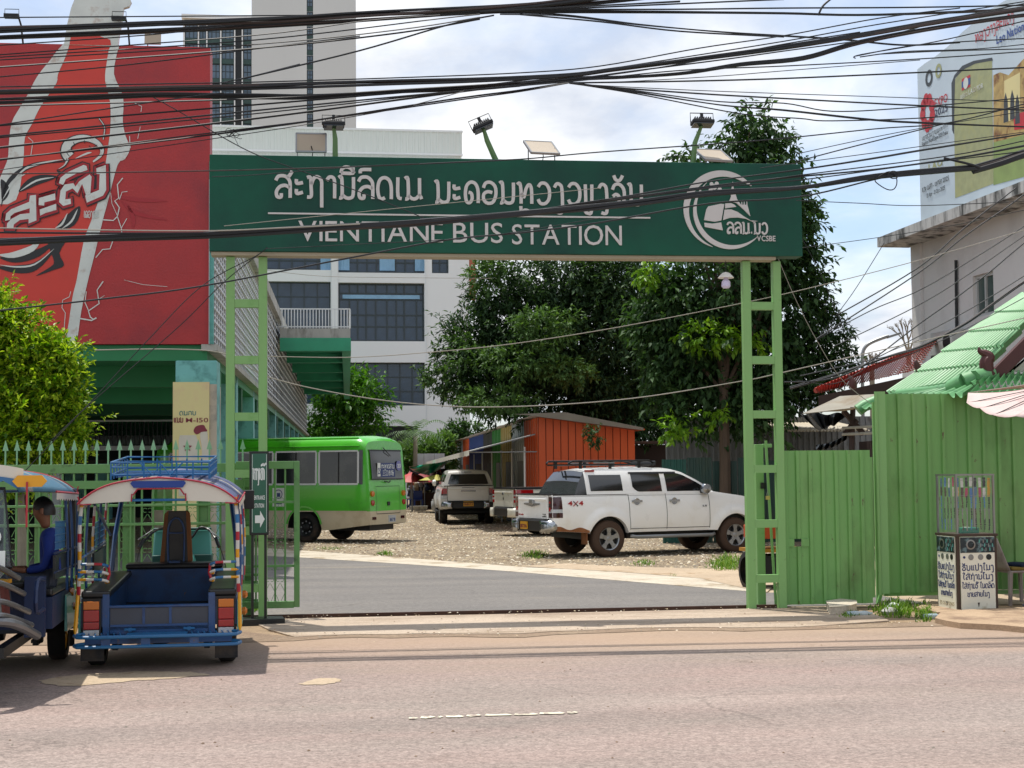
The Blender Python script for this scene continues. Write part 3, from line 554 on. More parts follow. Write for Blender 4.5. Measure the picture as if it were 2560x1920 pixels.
MB().use(m_bk).bb(xa+.0,xa+.03,-.0,.03,.04,ezz(1338)).build('leg',es); MB().use(m_bk).bb(xb-.03,xb,-.0,.03,.04,ezz(1338)).build('leg',es)
MB().use(m_bk).bb(-.33,.33,-.13,.25,.035,.075).bb(-.33,.33,-.13,-.1,0,.035).bb(.3,.33,-.1,.25,0,.035).build('base_plate',es,bevel=.004)
# sliding gate lock post behind the right ladder
m_gp2=m_post
gp=thing('lock_post','green lock post with a leaning bar and padlock seen through the right ladder post','post',(GF.x,GF.y,0),GF.a)
def rx(u,v=1300,d=.45): return GF.uv(u,v,d)[0]
def rz_(v,d=.45): return GF.uv(1900,v,d)[1]
MB().use(m_post).bb(rx(1889),rx(1909),.4,.5,.02,rz_(1111)).bb(rx(1909),rx(1932),.42,.47,rz_(1119),rz_(1110)).build('post',gp,bevel=.005)
MB().use(m_post).tube([(rx(1910),.3,rz_(1102)),(rx(1918),.3,rz_(1300)),(rx(1928),.3,rz_(1515))],.02,5).build('leaning_bar',gp)
m_brass=mat('brass','#c9b06a',.4,.5); MB().use(m_brass).box((rx(1911),.28,rz_(1244)),(.05,.03,.05)).use(m_alu).tube([(rx(1911)-.015,.28,rz_(1238)),(rx(1911),.28,rz_(1224)),(rx(1911)+.015,.28,rz_(1238))],.005,5).build('padlock',gp)
MB().use(m_bk).box((rx(1905),.37,rz_(1214)),(.06,.04,.08)).build('latch',gp)
# ---------------------------------------------------------------- green metal panels on the right
m_pan=mat('panel_green','#74a85f',.42,var=.1,sc_=1.2,c2='#557f40',c2s=1.8,c2p=(.52,.75),spec=.4,bump=.5,bs=2.2,stretch=(1,1,.45),rust=.75); m_pan2=mat('panel_green_edge','#7cab66',.4,var=.05)
def ribbed(M,w_,z0,z1,pitch,x0=0.,dep=.035,rib=.05,ph=0.,y=0.,wav=0.):
    x=x0; P=[(x0,0)]
    x=x0+ph
    while x<x0+w_-.001:
        for a,b in ((x,0),(x+.008,dep),(x+rib,dep),(x+rib+.012,0)):
            if a<x0+w_: P.append((a,b))
        x+=pitch
    P.append((x0+w_,0))
    k=len(P); M.add([(a,y-b,z0) for a,b in P]+[(a,y-b,z1+wav*math.sin(i*1.3)) for i,(a,b) in enumerate(P)],[(i,i+1,k+i+1,k+i) for i in range(k-1)])
LFr=Fr(*GF.w(GF.uv(1960,1300,.12)[0],.12)[:2],GA)
lowg=thing('low_gate','low pale green ribbed metal gate with a small square hole beside the right ladder post','gate',(LFr.x,LFr.y,0),LFr.a)
def px(u,v=1300): return LFr.uv(u,v)[0]
def pz(v,u=2060): return LFr.uv(u,v)[1]
us=[1960,1990,2021,2053,2086,2118,2150,2178]
for i,(a,b) in enumerate(zip(us,us[1:])):
    M=MB().use(m_pan); x_a,x_b=px(a),px(b); z0,z1=.04,pz(1126)+.0
    if i==0:
        h0,h1=pz(1365),pz(1346); xm,xn=px(1983),px(2002)
        ribbed(M,x_b-x_a,z0,h0,1,x_a,.03,.05,0); ribbed(M,x_b-x_a,h1,z1,1,x_a,.03,.05,0); M.bb(x_a,xm,-.03,-.002,h0,h1)
    elif i==1:
        xn=px(2002); ribbed(M,x_b-x_a,z0,pz(1365),1,x_a,.03,.05,0); ribbed(M,x_b-x_a,pz(1346),z1,1,x_a,.03,.05,0); M.bb(xn,x_b,-.02,-.002,pz(1365),pz(1346))
    else: ribbed(M,x_b-x_a,z0,z1,1,x_a,.03,.05,0)
    M.build('metal_sheet',lowg,solid=.003)
HF=Fr(*G(2186,1512)[:2],6.5)
def hx(u,v=1300): return HF.uv(u,v)[0]
def hz(v,u=2300): return HF.uv(u,v)[1]
high=thing('tall_fence','tall green ribbed metal fence behind the watch kiosk','fence',(HF.x,HF.y,0),HF.a)
us=[2213,2247,2284,2320,2357,2389,2425,2462,2500,2537,2574,2612,2650,2690,2740,2790,2840,2900]
ztp=hz(985)
for i,(a,b) in enumerate(zip(us,us[1:])):
    M=MB().use(m_pan); x_a,x_b=hx(a),hx(b); off=.0 if i<5 else .05
    ribbed(M,x_b-x_a,hz(1481) if i<5 else hz(1478),ztp+rnd.uniform(-.004,.004),1,x_a,.035,.045,0,y=off,wav=.002); M.build('metal_sheet',high,solid=.003)
MB().use(m_pan2).box((hx(2200),-.09,(ztp+.14)/2+.02),(hx(2213)-hx(2187),.01,ztp-.12),rz=-.25).box((hx(2190),-.1,(ztp+.14)/2),(.03,.02,ztp-.12)).build('edge_sheet',high)
MB().use(m_pan2).bb(hx(2213),hx(2900),.1,.14,.10,.15).bb(hx(2213),hx(2900),.1,.14,1.3,1.35).build('rail',high)
for u in (2194,2395,2620): MB().use(m_pan2).bb(hx(u),hx(u)+.05,.08,.13,0,ztp-.1).build('post',high)
MB().use(m_pan).box((hx(2204),.02,.2),(.04,.04,.5),ry=.35).build('brace',high)
MB().use(m_pan2).bb(hx(2181)-.05,hx(2181),-.05,.0,.1,hz(1142)).build('hinge_post',high)
# ---------------------------------------------------------------- buildings
def holewall(M,x0,x1,z0,z1,holes,dep,y=0.):
    xs=sorted({x0,x1,*[h[0] for h in holes],*[h[1] for h in holes]}); zs=sorted({z0,z1,*[h[2] for h in holes],*[h[3] for h in holes]})
    xs=[x for x in xs if x0<=x<=x1]; zs=[z for z in zs if z0<=z<=z1]
    for a,b in zip(xs,xs[1:]):
        for c,d in zip(zs,zs[1:]):
            mx,mz=(a+b)/2,(c+d)/2
            if any(h[0]<mx<h[1] and h[2]<mz<h[3] for h in holes): continue
            M.quad((a,y,c),(b,y,c),(b,y,d),(a,y,d))
    for h in holes:
        a,b,c,d=h; e=y+dep
        M.quad((a,y,c),(a,y,d),(a,e,d),(a,e,c)).quad((b,y,c),(b,e,c),(b,e,d),(b,y,d)).quad((a,y,d),(b,y,d),(b,e,d),(a,e,d)).quad((a,y,c),(a,e,c),(b,e,c),(b,y,c))
m_wg=mat('window_glass_dark','#26384a',.12,0,.25,1.5,spec=.6,c2='#465d73',c2s=.5); m_mul=mat('mullion_dark','#28353a',.5); m_cur=mat('curtain_blue','#7fa6c4',.8)  # lighter blotches in the office window glass paint reflected sky into its colour
def window(parent,r,cols,rows,dep=.25,y=0.,mw=.05,xs=None,zs=None,g=m_wg,mm=m_mul):
    a,b,c,d=r; w=MB().use(mm).bb(a,b,y+dep-.06,y+dep,c,c+mw).bb(a,b,y+dep-.06,y+dep,d-mw,d).bb(a,a+mw,y+dep-.06,y+dep,c+mw,d-mw).bb(b-mw,b,y+dep-.06,y+dep,c+mw,d-mw).build('window',parent)
    xs=xs or [a+(b-a)*i/cols for i in range(1,cols)]; zs=zs or [c+(d-c)*i/rows for i in range(1,rows)]
    MB_=MB().use(g)
    X=[a]+xs+[b]; Z=[c]+zs+[d]
    pn=MB().use(g).quad((0,0,0),(1,0,0),(1,0,1),(0,0,1)).mesh('pane')
    for p,q in zip(X,X[1:]):
        for s_,t_ in zip(Z,Z[1:]):
            o=bpy.data.objects.new('pane',pn); COL.objects.link(o); o.parent=w; o.location=(p,y+dep-.015,s_); o.scale=(q-p,1,t_-s_); o.rotation_euler=(0,0,0)
    for x in xs: MB().use(mm).bb(x-mw*.4,x+mw*.4,y+dep-.07,y+dep-.02,c+mw,d-mw).build('mullion',w)
    for z in zs: MB().use(mm).bb(a+mw,b-mw,y+dep-.065,y+dep-.025,z-mw*.4,z+mw*.4).build('transom',w)
    return w
# white concrete block behind the yard
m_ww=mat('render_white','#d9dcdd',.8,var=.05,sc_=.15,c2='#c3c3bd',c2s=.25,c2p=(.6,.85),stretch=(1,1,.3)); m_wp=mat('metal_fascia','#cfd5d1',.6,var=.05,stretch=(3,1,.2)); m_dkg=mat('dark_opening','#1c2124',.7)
WB=Fr(W(1176,1100,105).x,105,8.5); wb=thing('office_block','large white office block with dark gridded windows rising behind the sign','building',(WB.x,WB.y,0),WB.a)
def wr(u0,u1,v0,v1):
    um=(u0+u1)/2; return (WB.uv(u0,v1)[0],WB.uv(u1,v1)[0],WB.uv(um,v1)[1],WB.uv(um,v0)[1])
H=[wr(846,1062,600,682),wr(1080,1122,600,683),wr(600,827,600,674),wr(846,1062,707,853),wr(560,827,703,850),wr(846,1063,906,1014),wr(560,827,900,1010),wr(800,1045,1065,1150)]
M=MB().use(m_ww); holewall(M,-46,0,0,22.6,H,.5); M.quad((0,0,0),(0,20,0),(0,20,22.6),(0,0,22.6)).quad((-46,0,22.6),(0,0,22.6),(0,20,22.6),(-46,20,22.6)); M.build('wall',wb)
z4=lambda x:WB.uv(500+x*.3617,780)[0]; zz4=lambda y:WB.uv(955,300+y*.3617)[1]
window(wb,H[3],9,5,.5,0,.12,[z4(x) for x in (1035,1092,1150,1217,1295,1360,1415,1500)],[zz4(y) for y in (1425,1345,1238,1195)])
MB().use(m_cur).bb(H[3][0]+.3,H[3][1]-.3,.37,.38,zz4(1232),zz4(1205)).build('blind',wb)
window(wb,H[0],9,3,.5,0,.12); window(wb,H[1],2,3,.5,0,.1); window(wb,H[2],7,3,.5,0,.12); window(wb,H[4],8,4,.5,0,.08); w=window(wb,H[5],7,3,.5,0,.1); window(wb,H[6],7,3,.5,0,.1)
for x in (1280,1315,1000,870,1525,980): 
    a=z4(x); z0=H[0][2]; M=MB().use(m_cur); M.grid(4,5,lambda s,t:(a-.35+.7*s+.0,.36+.03*math.sin(s*9),z0+.2+t*1.9)); M.build('curtain',wb)
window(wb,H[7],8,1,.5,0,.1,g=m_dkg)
MB().use(m_ww).bb(WB.uv(829,800)[0],WB.uv(844,800)[0],-.12,-.003,2.5,22).build('pilaster',wb)
MB().use(m_ww).bb(WB.uv(1066,800)[0],WB.uv(1068,800)[0],-.05,-.003,4,22).build('joint',wb)
MB().use(mat('red_trim','#9d5a44',.7)).bb(.003,.45,.0,.3,WB.uv(1176,750)[1],23).build('edge_trim',wb)
# corrugated parapet on the block
xr=WB.uv(1155,360,2)[0]; xl=WB.uv(500,360,2)[0]
za=WB.uv(1155,332,2)[1]; zs_=WB.uv(1155,385,2)[1]
M=MB().use(m_wp); ribbed(M,xr-xl+.35,zs_,za,.42,xl-.35,.05,.1,0,y=2.); M.use(m_ww).bb(xl-.3,xr+.05,1.93,2.4,za,za+.14).bb(xl-.3,xr+.04,1.95,2.5,zs_-.12,zs_); M.build('parapet_upper',wb)
M=MB().use(m_wp); ribbed(M,xr-xl+.3,20.5,zs_-.12,.42,xl-.35,.05,.1,0,y=2.3); M.quad((xr,2.3,20.5),(xr,12,20.5),(xr,12,za),(xr,2.3,za)); M.build('parapet_lower',wb)
# far tower
m_tw=mat('tower_grey','#c2c5c4',.8,var=.04,sc_=.1,stretch=(1,1,.3)); m_tg=mat('tower_glass','#5d7488',.12,0,.3,.3,c2='#3a4a55',c2s=.25); m_sp=mat('spandrel_green','#2d4944',.5)
TW=Fr(W(893,1100,230).x,230,8.5); tw=thing('tower_block','tall pale grey tower with one narrow window strip and a green glazed wing','tower',(TW.x,TW.y,0),TW.a)
tx=lambda u:TW.uv(u,160)[0]; tz=lambda v:TW.uv(760,v)[1]
hs=(tx(767),tx(783),tz(320),95); M=MB().use(m_tw); holewall(M,tx(629),0,0,95,[hs],.6); M.quad((0,0,0),(0,15,0),(0,15,95),(0,0,95)).quad((tx(629),0,0),(tx(629),0,95),(tx(629),15,95),(tx(629),15,0)); M.build('wall',tw)
for k in range(9):
    v=296-k*36.5; a=(tx(767),tx(783),tz(v+10),tz(v-14)); window(tw,a,2,2,.6,0,.14,g=m_tg,mm=m_mul); MB().use(m_sp).bb(a[0],a[1],.45,.6,tz(v+22),a[2]).build('spandrel',tw)
gx0,gx1=tx(457),tx(629)
MB().use(m_ww).bb(gx0-.2,gx1,-.3,10,tz(56),tz(46)).build('wing_cornice',tw); MB().use(m_tw).bb(gx0,gx1,1.3,10,0,tz(56)).build('wing_wall',tw)
cols=[457,461,494,497,515,518,550,553,585,588,604,607,629]
for k in range(7):
    v0=tz(64+k*49+37); v1=tz(64+k*49); 
    for a,b in ((461,494),(497,515),(518,550),(553,585),(607,629)):
        window(tw,(tx(a),tx(b),v0,v1),3 if b-a>25 else 2,2,.7,.4,.14,g=m_tg)
    MB().use(m_sp).bb(gx0,gx1,.8,1.2,tz(64+k*49+49),v0-.01).build('spandrel',tw)
for a,b in ((457,461),(494,497),(515,518),(550,553),(585,588),(604,607)): MB().use(m_ww).bb(tx(a),tx(b),.3,1.2,0,tz(57)).build('fin',tw)
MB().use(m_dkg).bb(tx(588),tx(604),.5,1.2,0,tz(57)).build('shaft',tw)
# ---------------------------------------------------------------- market hall with the red advertisement
m_red=mat('print_red_dark','#a52c2e',.55,var=.12,sc_=1.5,c2='#7c2731',c2s=.5,c2p=(.5,.75),bump=.35,bs=24); m_red2=mat('print_red','#c4382c',.5,var=.08,sc_=2,c2='#a82f30',c2s=.8,c2p=(.55,.8)); m_redo=mat('print_red_outline','#9c1c26',.5,var=.03)
m_pw=mat('print_white','#c9cec9',.5,var=.1,sc_=3,c2='#a58f80',c2s=4,c2p=(.55,.75)); m_pb=mat('print_black','#1c1e21',.5,var=.05); m_teal=mat('teal_paint','#5fa39b',.6,var=.1,c2='#4a7f77',c2s=2); m_grn=mat('soffit_green','#237a4a',.6,var=.15,sc_=.7); m_grn2=mat('beam_green_shaded','#185638',.7,var=.1)
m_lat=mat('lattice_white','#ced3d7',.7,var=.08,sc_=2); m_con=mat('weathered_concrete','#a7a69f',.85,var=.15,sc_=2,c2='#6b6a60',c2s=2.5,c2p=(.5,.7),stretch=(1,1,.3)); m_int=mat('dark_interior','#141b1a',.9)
RB=Fr(W(530,1100,28).x,28,6.2); mh=thing('market_hall','raised green market hall with huge red advertisement wall and white lattice side','building',(RB.x,RB.y,0),RB.a)
zt=RB.uv(523,118)[1]; zl=4.18
MB().use(m_red).bb(-14,-.05,0,.5,zl,zt).build('advertisement_wall',mh)
def rp(u,v,o=0): return RB.uv(u,v,-.01)
def art(pts,m,lay,name='print',sm=0):
    q=[rp(*p) for p in pts]; q=cr_(q,sm,True) if sm else q
    M=MB().use(m); k=len(q); y=-.004*lay; M.add([(a,y,b) for a,b in q],[tuple(range(k))]); return M.build(name,mh)
LB=[(168,100),(140,130),(127,148),(93,191),(70,235),(49,270),(29,307),(22,360),(17,405),(-20,500)]; LI=[(176,100),(165,139),(145,185),(141,208),(112,250),(95,278),(80,310),(62,345),(58,405),(40,500)]
RO=[(297,114),(292,135),(285,185),(304,230),(309,260),(307,304),(314,340),(325,370),(312,398),(294,412),(270,503),(257,550),(236,638),(219,705),(203,779),(190,857)]; RI=[(276,114),(266,162),(263,202),(275,255),(276,318),(269,376),(262,420),(250,489),(226,557),(209,604),(192,698),(182,739),(172,806),(165,857)]
art([(170,110)]+LI[1:]+[(-20,520),(-20,862)]+RI[::-1],m_red2,1)
for band,sm in ((LB+LI[::-1],3),(RO+RI[::-1],3)): art(band,m_pw,2.5,sm=sm)
def z6(x,y): return rp(x*.3376,300+y*.3376)
def stroke6(pts,wd,m,lay,taper=False,sm=4,name='print'):
    q=[z6(*p) for p in pts]; q=cr_(q,sm) if sm else q
    M=MB().use(m); ribbon(M,q,wd*.3376*28/3800,.001,-.004*lay,taper); return M.build(name,mh)
# swooshes
for pts,wd in (([(10,640),(50,480),(150,380),(300,320),(480,310)],34),([(0,1020),(120,1030),(280,985),(400,905)],62),([(-20,1090),(120,1105),(260,1085),(400,965)],64),([(420,800),(520,745),(590,640)],90),([(140,530),(260,450),(420,420)],70),([(10,440),(40,520),(20,600)],60),([(560,400),(500,430),(420,370)],40)): stroke6(pts,wd,m_pb,3,True)
for pts,wd in (([(90,460),(190,360),(320,318),(470,292)],16),([(-10,1000),(100,1000),(240,950),(300,880)],50),([(-20,1070),(120,1088),(260,1068),(400,955)],13),([(410,800),(460,770),(500,690)],16),([(460,805),(530,750),(575,660)],15),([(150,525),(270,450),(400,425)],14),([(20,590),(110,450),(210,390)],12),([(560,285),(640,250),(680,240)],14)): stroke6(pts,wd,m_pw,4.5,True)
M=MB().use(m_pb); q=cr_([z6(*p) for p in ((360,890),(490,880),(440,985),(475,1075),(400,1110),(265,1155),(370,1090),(400,1050),(370,960))],3,True); M.add([(a,-.014,b) for a,b in q],[tuple(range(len(q)))]); M.build('print',mh)
tail=[(515,275),(490,240),(500,185),(560,145),(640,135),(715,165),(755,215),(745,265),(690,310)]
stroke6(tail,98,m_pb,4.6,'in'); stroke6(tail,78,m_pw,5.4,'in')
for pts in ([(515,270),(495,235),(540,215)],[(545,165),(555,190)],[(625,150),(630,175)],[(720,185),(690,205)],[(660,190),(690,215),(760,215)]): stroke6(pts,5,m_pb,6.2)
stroke6([(505,290),(475,345),(425,370)],26,m_pb,5.5,'in'); stroke6([(505,290),(478,335),(435,364)],15,m_pw,6.2,'in')
stroke6([(735,-10),(775,55),(765,145)],14,m_pb,5); stroke6([(735,-10),(775,55),(765,145)],6,m_pw,5.8)
LP=[[(40,748),(48,695),(85,662),(218,608),(224,562),(268,556),(272,745),(214,768),(214,735),(150,742),(105,775),(100,805),(52,805),(55,768),(85,735),(150,700),(222,692),(222,655),(110,690),(80,715),(78,740)],
[(290,580),(410,545),(412,592),(330,612),(330,635),(288,632)],[(296,665),(418,622),(420,668),(340,690),(300,710)],
[(438,470),(450,430),(500,390),(620,335),(642,342),(650,372),(560,402),(490,440),(470,482)],
[(450,525),(480,480),(545,470),(560,495),(590,455),(665,405),(680,422),(670,555),(640,562),(610,475),(575,545),(540,508),(490,532),(485,590),(525,585),(528,622),(470,638),(440,610)],
[(715,360),(785,335),(788,520),(765,562),(645,614),(632,562),(735,520),(740,402),(718,402)]]
for l,(wd,m) in enumerate(((62,m_pb),(42,m_redo))):
    for pts in LP: stroke6(pts+[pts[0],pts[1]],wd,m,6.4+l*1.1,sm=0,name='logo_outline')
for pts in LP:
    q=[z6(*p) for p in pts]; M=MB().use(m_pw); M.add([(a,-.036,b) for a,b in q],[tuple(range(len(q)))]); M.build('logo_letter',mh)
for pts,wd in (([(910,430),(870,480),(880,580),(850,600),(885,650),(870,715),(840,745),(765,740)],8),([(885,590),(905,535),(945,530)],5),([(870,715),(900,805),(905,860)],6),([(900,800),(940,730)],5),([(820,540),(830,620),(870,710)],4),([(835,900),(815,955),(760,960),(710,1020)],7),([(765,1195),(720,1260),(735,1360),(655,1415),(670,1460),(690,1475)],8),([(735,1325),(775,1300)],4),([(715,1465),(680,1485),(590,1470)],10),([(640,1270),(630,1350),(660,1420)],6),([(525,1270),(515,1310),(465,1335),(460,1390),(485,1430),(475,1560),(500,1610)],5),([(920,1185),(1060,1220),(1240,1235)],3),([(960,120),(965,210)],6),([(210,130),(245,160),(230,260)],5),([(1040,50),(1020,140)],4),([(985,-130),(1050,-100),(1045,-60)],5)): stroke6(pts,wd,m_pw,6,sm=0)
for pts in ([(835,560),(1010,590),(1240,600)],[(900,600),(1010,690),(1240,740)],[(940,620),(985,720),(985,800)]): stroke6(pts,30,m_redo,2.2,True)
t0=z6(622,725); lao('ເຄອງດມ',t0[0],t0[1],.26,.13,m_pw,mh,.14,.003,-.02,joined=True,name='lettering')
# neck of the bottle cut out above the wall
M=MB().use(m_pw); q=[rp(*p) for p in ((160,112),(168,61),(178,20),(190,-10),(205,-60),(300,-60),(322,-12),(328,4),(322,16),(309,20),(305,50),(298,87),(294,116))]; M.prism(q,-.02,.1); M.build('cutout',mh)
art([(174,112),(178,88),(230,84),(276,100),(278,114)],m_red2,7)
# floodlights and panel on top of the wall
for (u,v0) in ((33,28),(300,34)):
    p=rp(u,v0+18); hp=(p[0],-.15,p[1]); M=MB().use(m_dark).box((p[0],-.15,p[1]),(.26,.12,.07)).tube([(p[0]-.12,-.15,p[1]),(p[0]-.12,-.15,p[1]+.13),(p[0]+.13,-.15,p[1]+.13),(p[0]+.13,-.15,p[1])],.008,4).tube([(p[0]+.12,-.15,p[1]),(p[0]+.16,-.1,p[1]-.15),(p[0]+.16,.1,zt)],.018,5); M.build('floodlight_arm',mh)
p=rp(381,96); MB().use(m_pv).box((p[0],.05,p[1]),(.3,.03,.2),rx=-.1).use(m_alu).box((p[0]-.1,.1,p[1]-.1),(.02,.02,.3)).build('solar_panel',mh)
# side, ceiling, pillars
D=68; ztop=RB.uv(530,404)[1]
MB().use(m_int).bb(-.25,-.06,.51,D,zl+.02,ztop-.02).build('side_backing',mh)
M=MB().use(m_lat)
nz=12; dz=(ztop-.35-zl)/nz
for k in range(nz+1): z=zl+k*dz; M.bb(-.055,-.02,.0,D,z-.02,z+.02)
y=.0
while y<D: M.bb(-.055,-.051,y-.1,y+.1,zl,ztop-.35); y+=.45 if y<16 else 1.1
M.build('lattice',mh,kind='stuff')
M=MB().use(m_lat); y=.22
while y<24:
    M.bb(-.055,-.053,y-.014,y+.014,zl,ztop-.35); y+=.45
for k in range(nz): z=zl+(k+.5)*dz; M.bb(-.055,-.04,0,24,z-.010,z+.010)
M.build('lattice_web',mh,kind='stuff')
MB().use(m_con).bb(-.2,.12,.6,D,ztop-.35,ztop).bb(-.2,.1,0,D,zl-.12,zl-.003).build('parapet',mh)
MB().use(m_teal).bb(-.06,.03,-.02,.0,zl,ztop).build('corner_strip',mh)
MB().use(m_grn).bb(-14,-.1,.1,D,zl-.3,zl-.01).build('soffit',mh)
for k in range(9): MB().use(m_grn2 if k else m_grn).bb(-14,-.12,3+k*6.5,3.5+k*6.5,zl-.95,zl-.3).build('beam',mh)  # deeper beams get a darker green, shade put into the colour
MB().use(m_grn).bb(-14,-.12,1.6,1.9,zl-.7,zl-.3).build('beam',mh)
m_col=mat('pillar_teal','#6fb0ac',.6,var=.12,c2='#4d8580',c2s=3)
a,b=RB.uv(438,1000)[0],RB.uv(528,1000)[0]
MB().use(m_col).bb(a,b+.1,.02,.75,0,zl-.301).build('pillar',mh,bevel=.02)
for k in range(1,9): MB().use(m_col).bb(-.75,-.1,k*6.5+1,k*6.5+1.6,1.4,zl-.003).use(m_con).bb(-.8,-.05,k*6.5+.95,k*6.5+1.65,0,1.4).build('pillar',mh); MB().use(m_col).bb(-7.5,-6.9,k*6.5+1,k*6.5+1.6,0,zl-.003).build('pillar',mh)
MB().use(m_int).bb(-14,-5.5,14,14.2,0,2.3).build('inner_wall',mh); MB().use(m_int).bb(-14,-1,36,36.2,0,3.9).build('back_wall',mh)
m_lit=mat('pale_wall','#aab0ae',.8)
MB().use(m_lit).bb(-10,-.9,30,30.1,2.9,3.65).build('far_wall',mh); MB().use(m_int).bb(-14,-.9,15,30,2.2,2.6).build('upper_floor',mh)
rl=MB().use(m_dark).bb(-.015,.015,14.8,14.83,2.6,3.25).build('baluster',mh); rl.location.x=-10
for k in range(1,75): inst(rl,'baluster',mh,(-10+k*.12,0,0))
MB().use(m_lat).bb(-10,-1,14.78,14.85,3.25,3.3).use(m_lat).bb(-10,-1,14.7,14.76,2.45,2.58).build('hand_rail',mh)
MB().use(m_lit).bb(-3.95,-3.65,5,5.3,0,2.1).build('post',mh)
# advert on the near pillar
m_cream=mat('ad_cream','#d6c98f',.5,var=.06,c2='#c79a8a',c2s=1.0,c2p=(.5,.8)); m_mar=mat('ad_maroon','#7c2a3a',.5); m_can=mat('ad_can','#c9c3b4',.4); m_grnc=mat('ad_green','#4f7a72',.5)
pa=thing('pillar_advert','cream and pink drink advertisement panel wrapped around the near teal pillar','advertisement',(RB.x,RB.y,0),RB.a)
pu=lambda u,v:RB.uv(u,v,-.06)
za_=pu(480,955)[1]; xa,xb=pu(432,1000)[0],pu(523,1000)[0]
MB().use(m_cream).bb(xa,xb,-.055,.9,.2,za_).use(mat('ad_side','#b3a795',.6,c2='#8e8a80',c2s=3)).bb(xb,xb+.13,-.02,.9,.2,za_-.04).build('panel',pa)
q=pu(437,1056); latin('M-150',pu(468,0)[0],q[1],pu(521,0)[0]-pu(466,0)[0],.085,m_mar,pa,.003,-.056,joined=True,name='lettering',bold=.015); lao('ແມນ',q[0]-.02,q[1],.17,.085,m_mar,pa,.25,.003,-.056,joined=True,name='lettering')
lao('ດມກບ',pu(452,0)[0],pu(0,1040)[1],.3,.07,m_grnc,pa,.22,.003,-.056,joined=True,name='lettering')
q=[pu(*p) for p in ((447,1100),(450,1088),(490,1088),(494,1100),(494,1240),(447,1240))]; MB().use(m_can).prism(q,-.062,-.056).build('printed_can',pa)
q=[]; c=pu(469,1118)
for k in range(10): r_=.085 if k%2==0 else .04; q.append((c[0]+r_*math.sin(k*math.pi/5),c[1]+r_*math.cos(k*math.pi/5)))
MB().use(m_mar).prism(q,-.07,-.063).build('star',pa); latin('M',c[0]-.025,c[1]-.03,.05,.055,m_can,pa,.003,-.071,joined=True,name='lettering',bold=.03)
ppl=[z for z in ((486,1062,505,1082),)]; q=cr_([pu(*p) for p in ((484,1078),(490,1066),(508,1062),(514,1070),(518,1078),(504,1080),(492,1086))],3,True); MB().use(m_mar).prism(q,-.061,-.056).build('splash',pa)
q=cr_([pu(*p) for p in ((500,1085),(514,1075),(520,1100),(521,1220),(498,1220),(505,1130))],3,True); MB().use(m_can).prism(q,-.06,-.056).build('splash',pa)
# walkway balcony
y0,y1=27,64; x1=2.6; zb=RB.uv(800,853,y0)[1]; zu=RB.uv(800,821,y0)[1]; zr=RB.uv(800,771,y0)[1]
m_gb=mat('balcony_green','#359873',.6,var=.1)
MB().use(m_con).bb(.06,x1,y0,y1,zb+.12,zu).build('balcony_slab',mh); MB().use(m_gb).bb(.06,x1+.02,y0-.02,y0+.3,zb-.35,zb+.12).bb(x1-.3,x1+.02,y0+.3,y1,zb-.35,zb+.118).bb(.06,x1-.3,y0+.3,y1,zb+.05,zb+.119).build('balcony_soffit',mh)
for k in range(1,6): MB().use(m_gb).bb(.06,x1-.31,y0+k*6.2,y0+k*6.2+.4,zb-.33,zb+.04).build('balcony_beam',mh)
m_rw=mat('railing_white','#d3d6d6',.5)
MB().use(m_rw).bb(-.3,x1,y0-.02,y0+.03,zr-.04,zr).bb(x1-.05,x1,y0,y1,zr-.04,zr).bb(-.3,x1,y0-.02,y0+.03,zu+.04,zu+.08).build('balcony_rail',mh)
bl=MB().use(m_rw).bb(-.018,.018,-.01,.02,zu,zr-.03).build('baluster',mh); bl.location=(-.2,y0,0)
for k in range(1,26): inst(bl,'baluster',mh,(-.2+k*.112,y0,0))
for k in range(1,60): inst(bl,'baluster',mh,(x1-.02,y0+k*.3,0))
# ---------------------------------------------------------------- building on the right with the curved billboard
m_rwall=mat('grey_render','#d0cecb',.85,var=.06,sc_=.5,c2='#b9b6b3',c2s=.8,c2p=(.5,.8)); m_slabw=mat('stained_eave','#b5b5b2',.8,c2='#3a3b38',c2s=3.2,c2p=(.47,.62),stretch=(1,1,.25)); m_bb=mat('billboard_blue','#bccad4',.5,var=.05)
RF=Fr(W(2297,1100,38).x,38,-81.3); rb=thing('shop_house','grey rendered building at the right with a stained eave, small window and air conditioner','building',(RF.x,RF.y,0),RF.a)
ru=lambda u,v,y=0:RF.uv(u,v,y)
wz=RF.uv(2297,595)[1]; hw=[ (ru(2432,700)[0],ru(2483,700)[0],ru(2457,790)[1],ru(2457,684)[1]) ]
M=MB().use(m_rwall); holewall(M,0,26,0,wz,hw,.15); M.quad((0,0,0),(0,0,wz),(0,9,wz),(0,9,0)); M.build('wall',rb)
MB().use(m_rwall).bb(-.04,.5,-.08,-.003,0,wz-.01).bb(-.1,.9,-.35,-.0,ru(2297,925)[1]-.35,ru(2297,915)[1]).build('pilaster',rb)
m_wgg=mat('window_green_grey','#4c5b58',.2,spec=.6); m_fw=mat('frame_white','#b9bbb9',.5)
window(rb,hw[0],2,1,.12,0,.07,g=m_wgg,mm=m_fw)
MB().use(m_slabw).bb(-.3,26,-.85,-.003,wz-.16,wz+.08).bb(-.5,26,.0,4,wz+.001,wz+.08).build('eave',rb)
MB().use(m_dark).tube([(ru(2397,820)[0],-.06,ru(2397,870)[1]),(ru(2397,700)[0],-.06,ru(2397,650)[1])],.035,6).build('pipe',rb)
m_ac=mat('ac_white','#aeb1ae',.5); ac=thing('air_conditioner','boxy white air conditioner unit with a dark side grille on the grey wall','air conditioner',(RF.x,RF.y,0),RF.a)
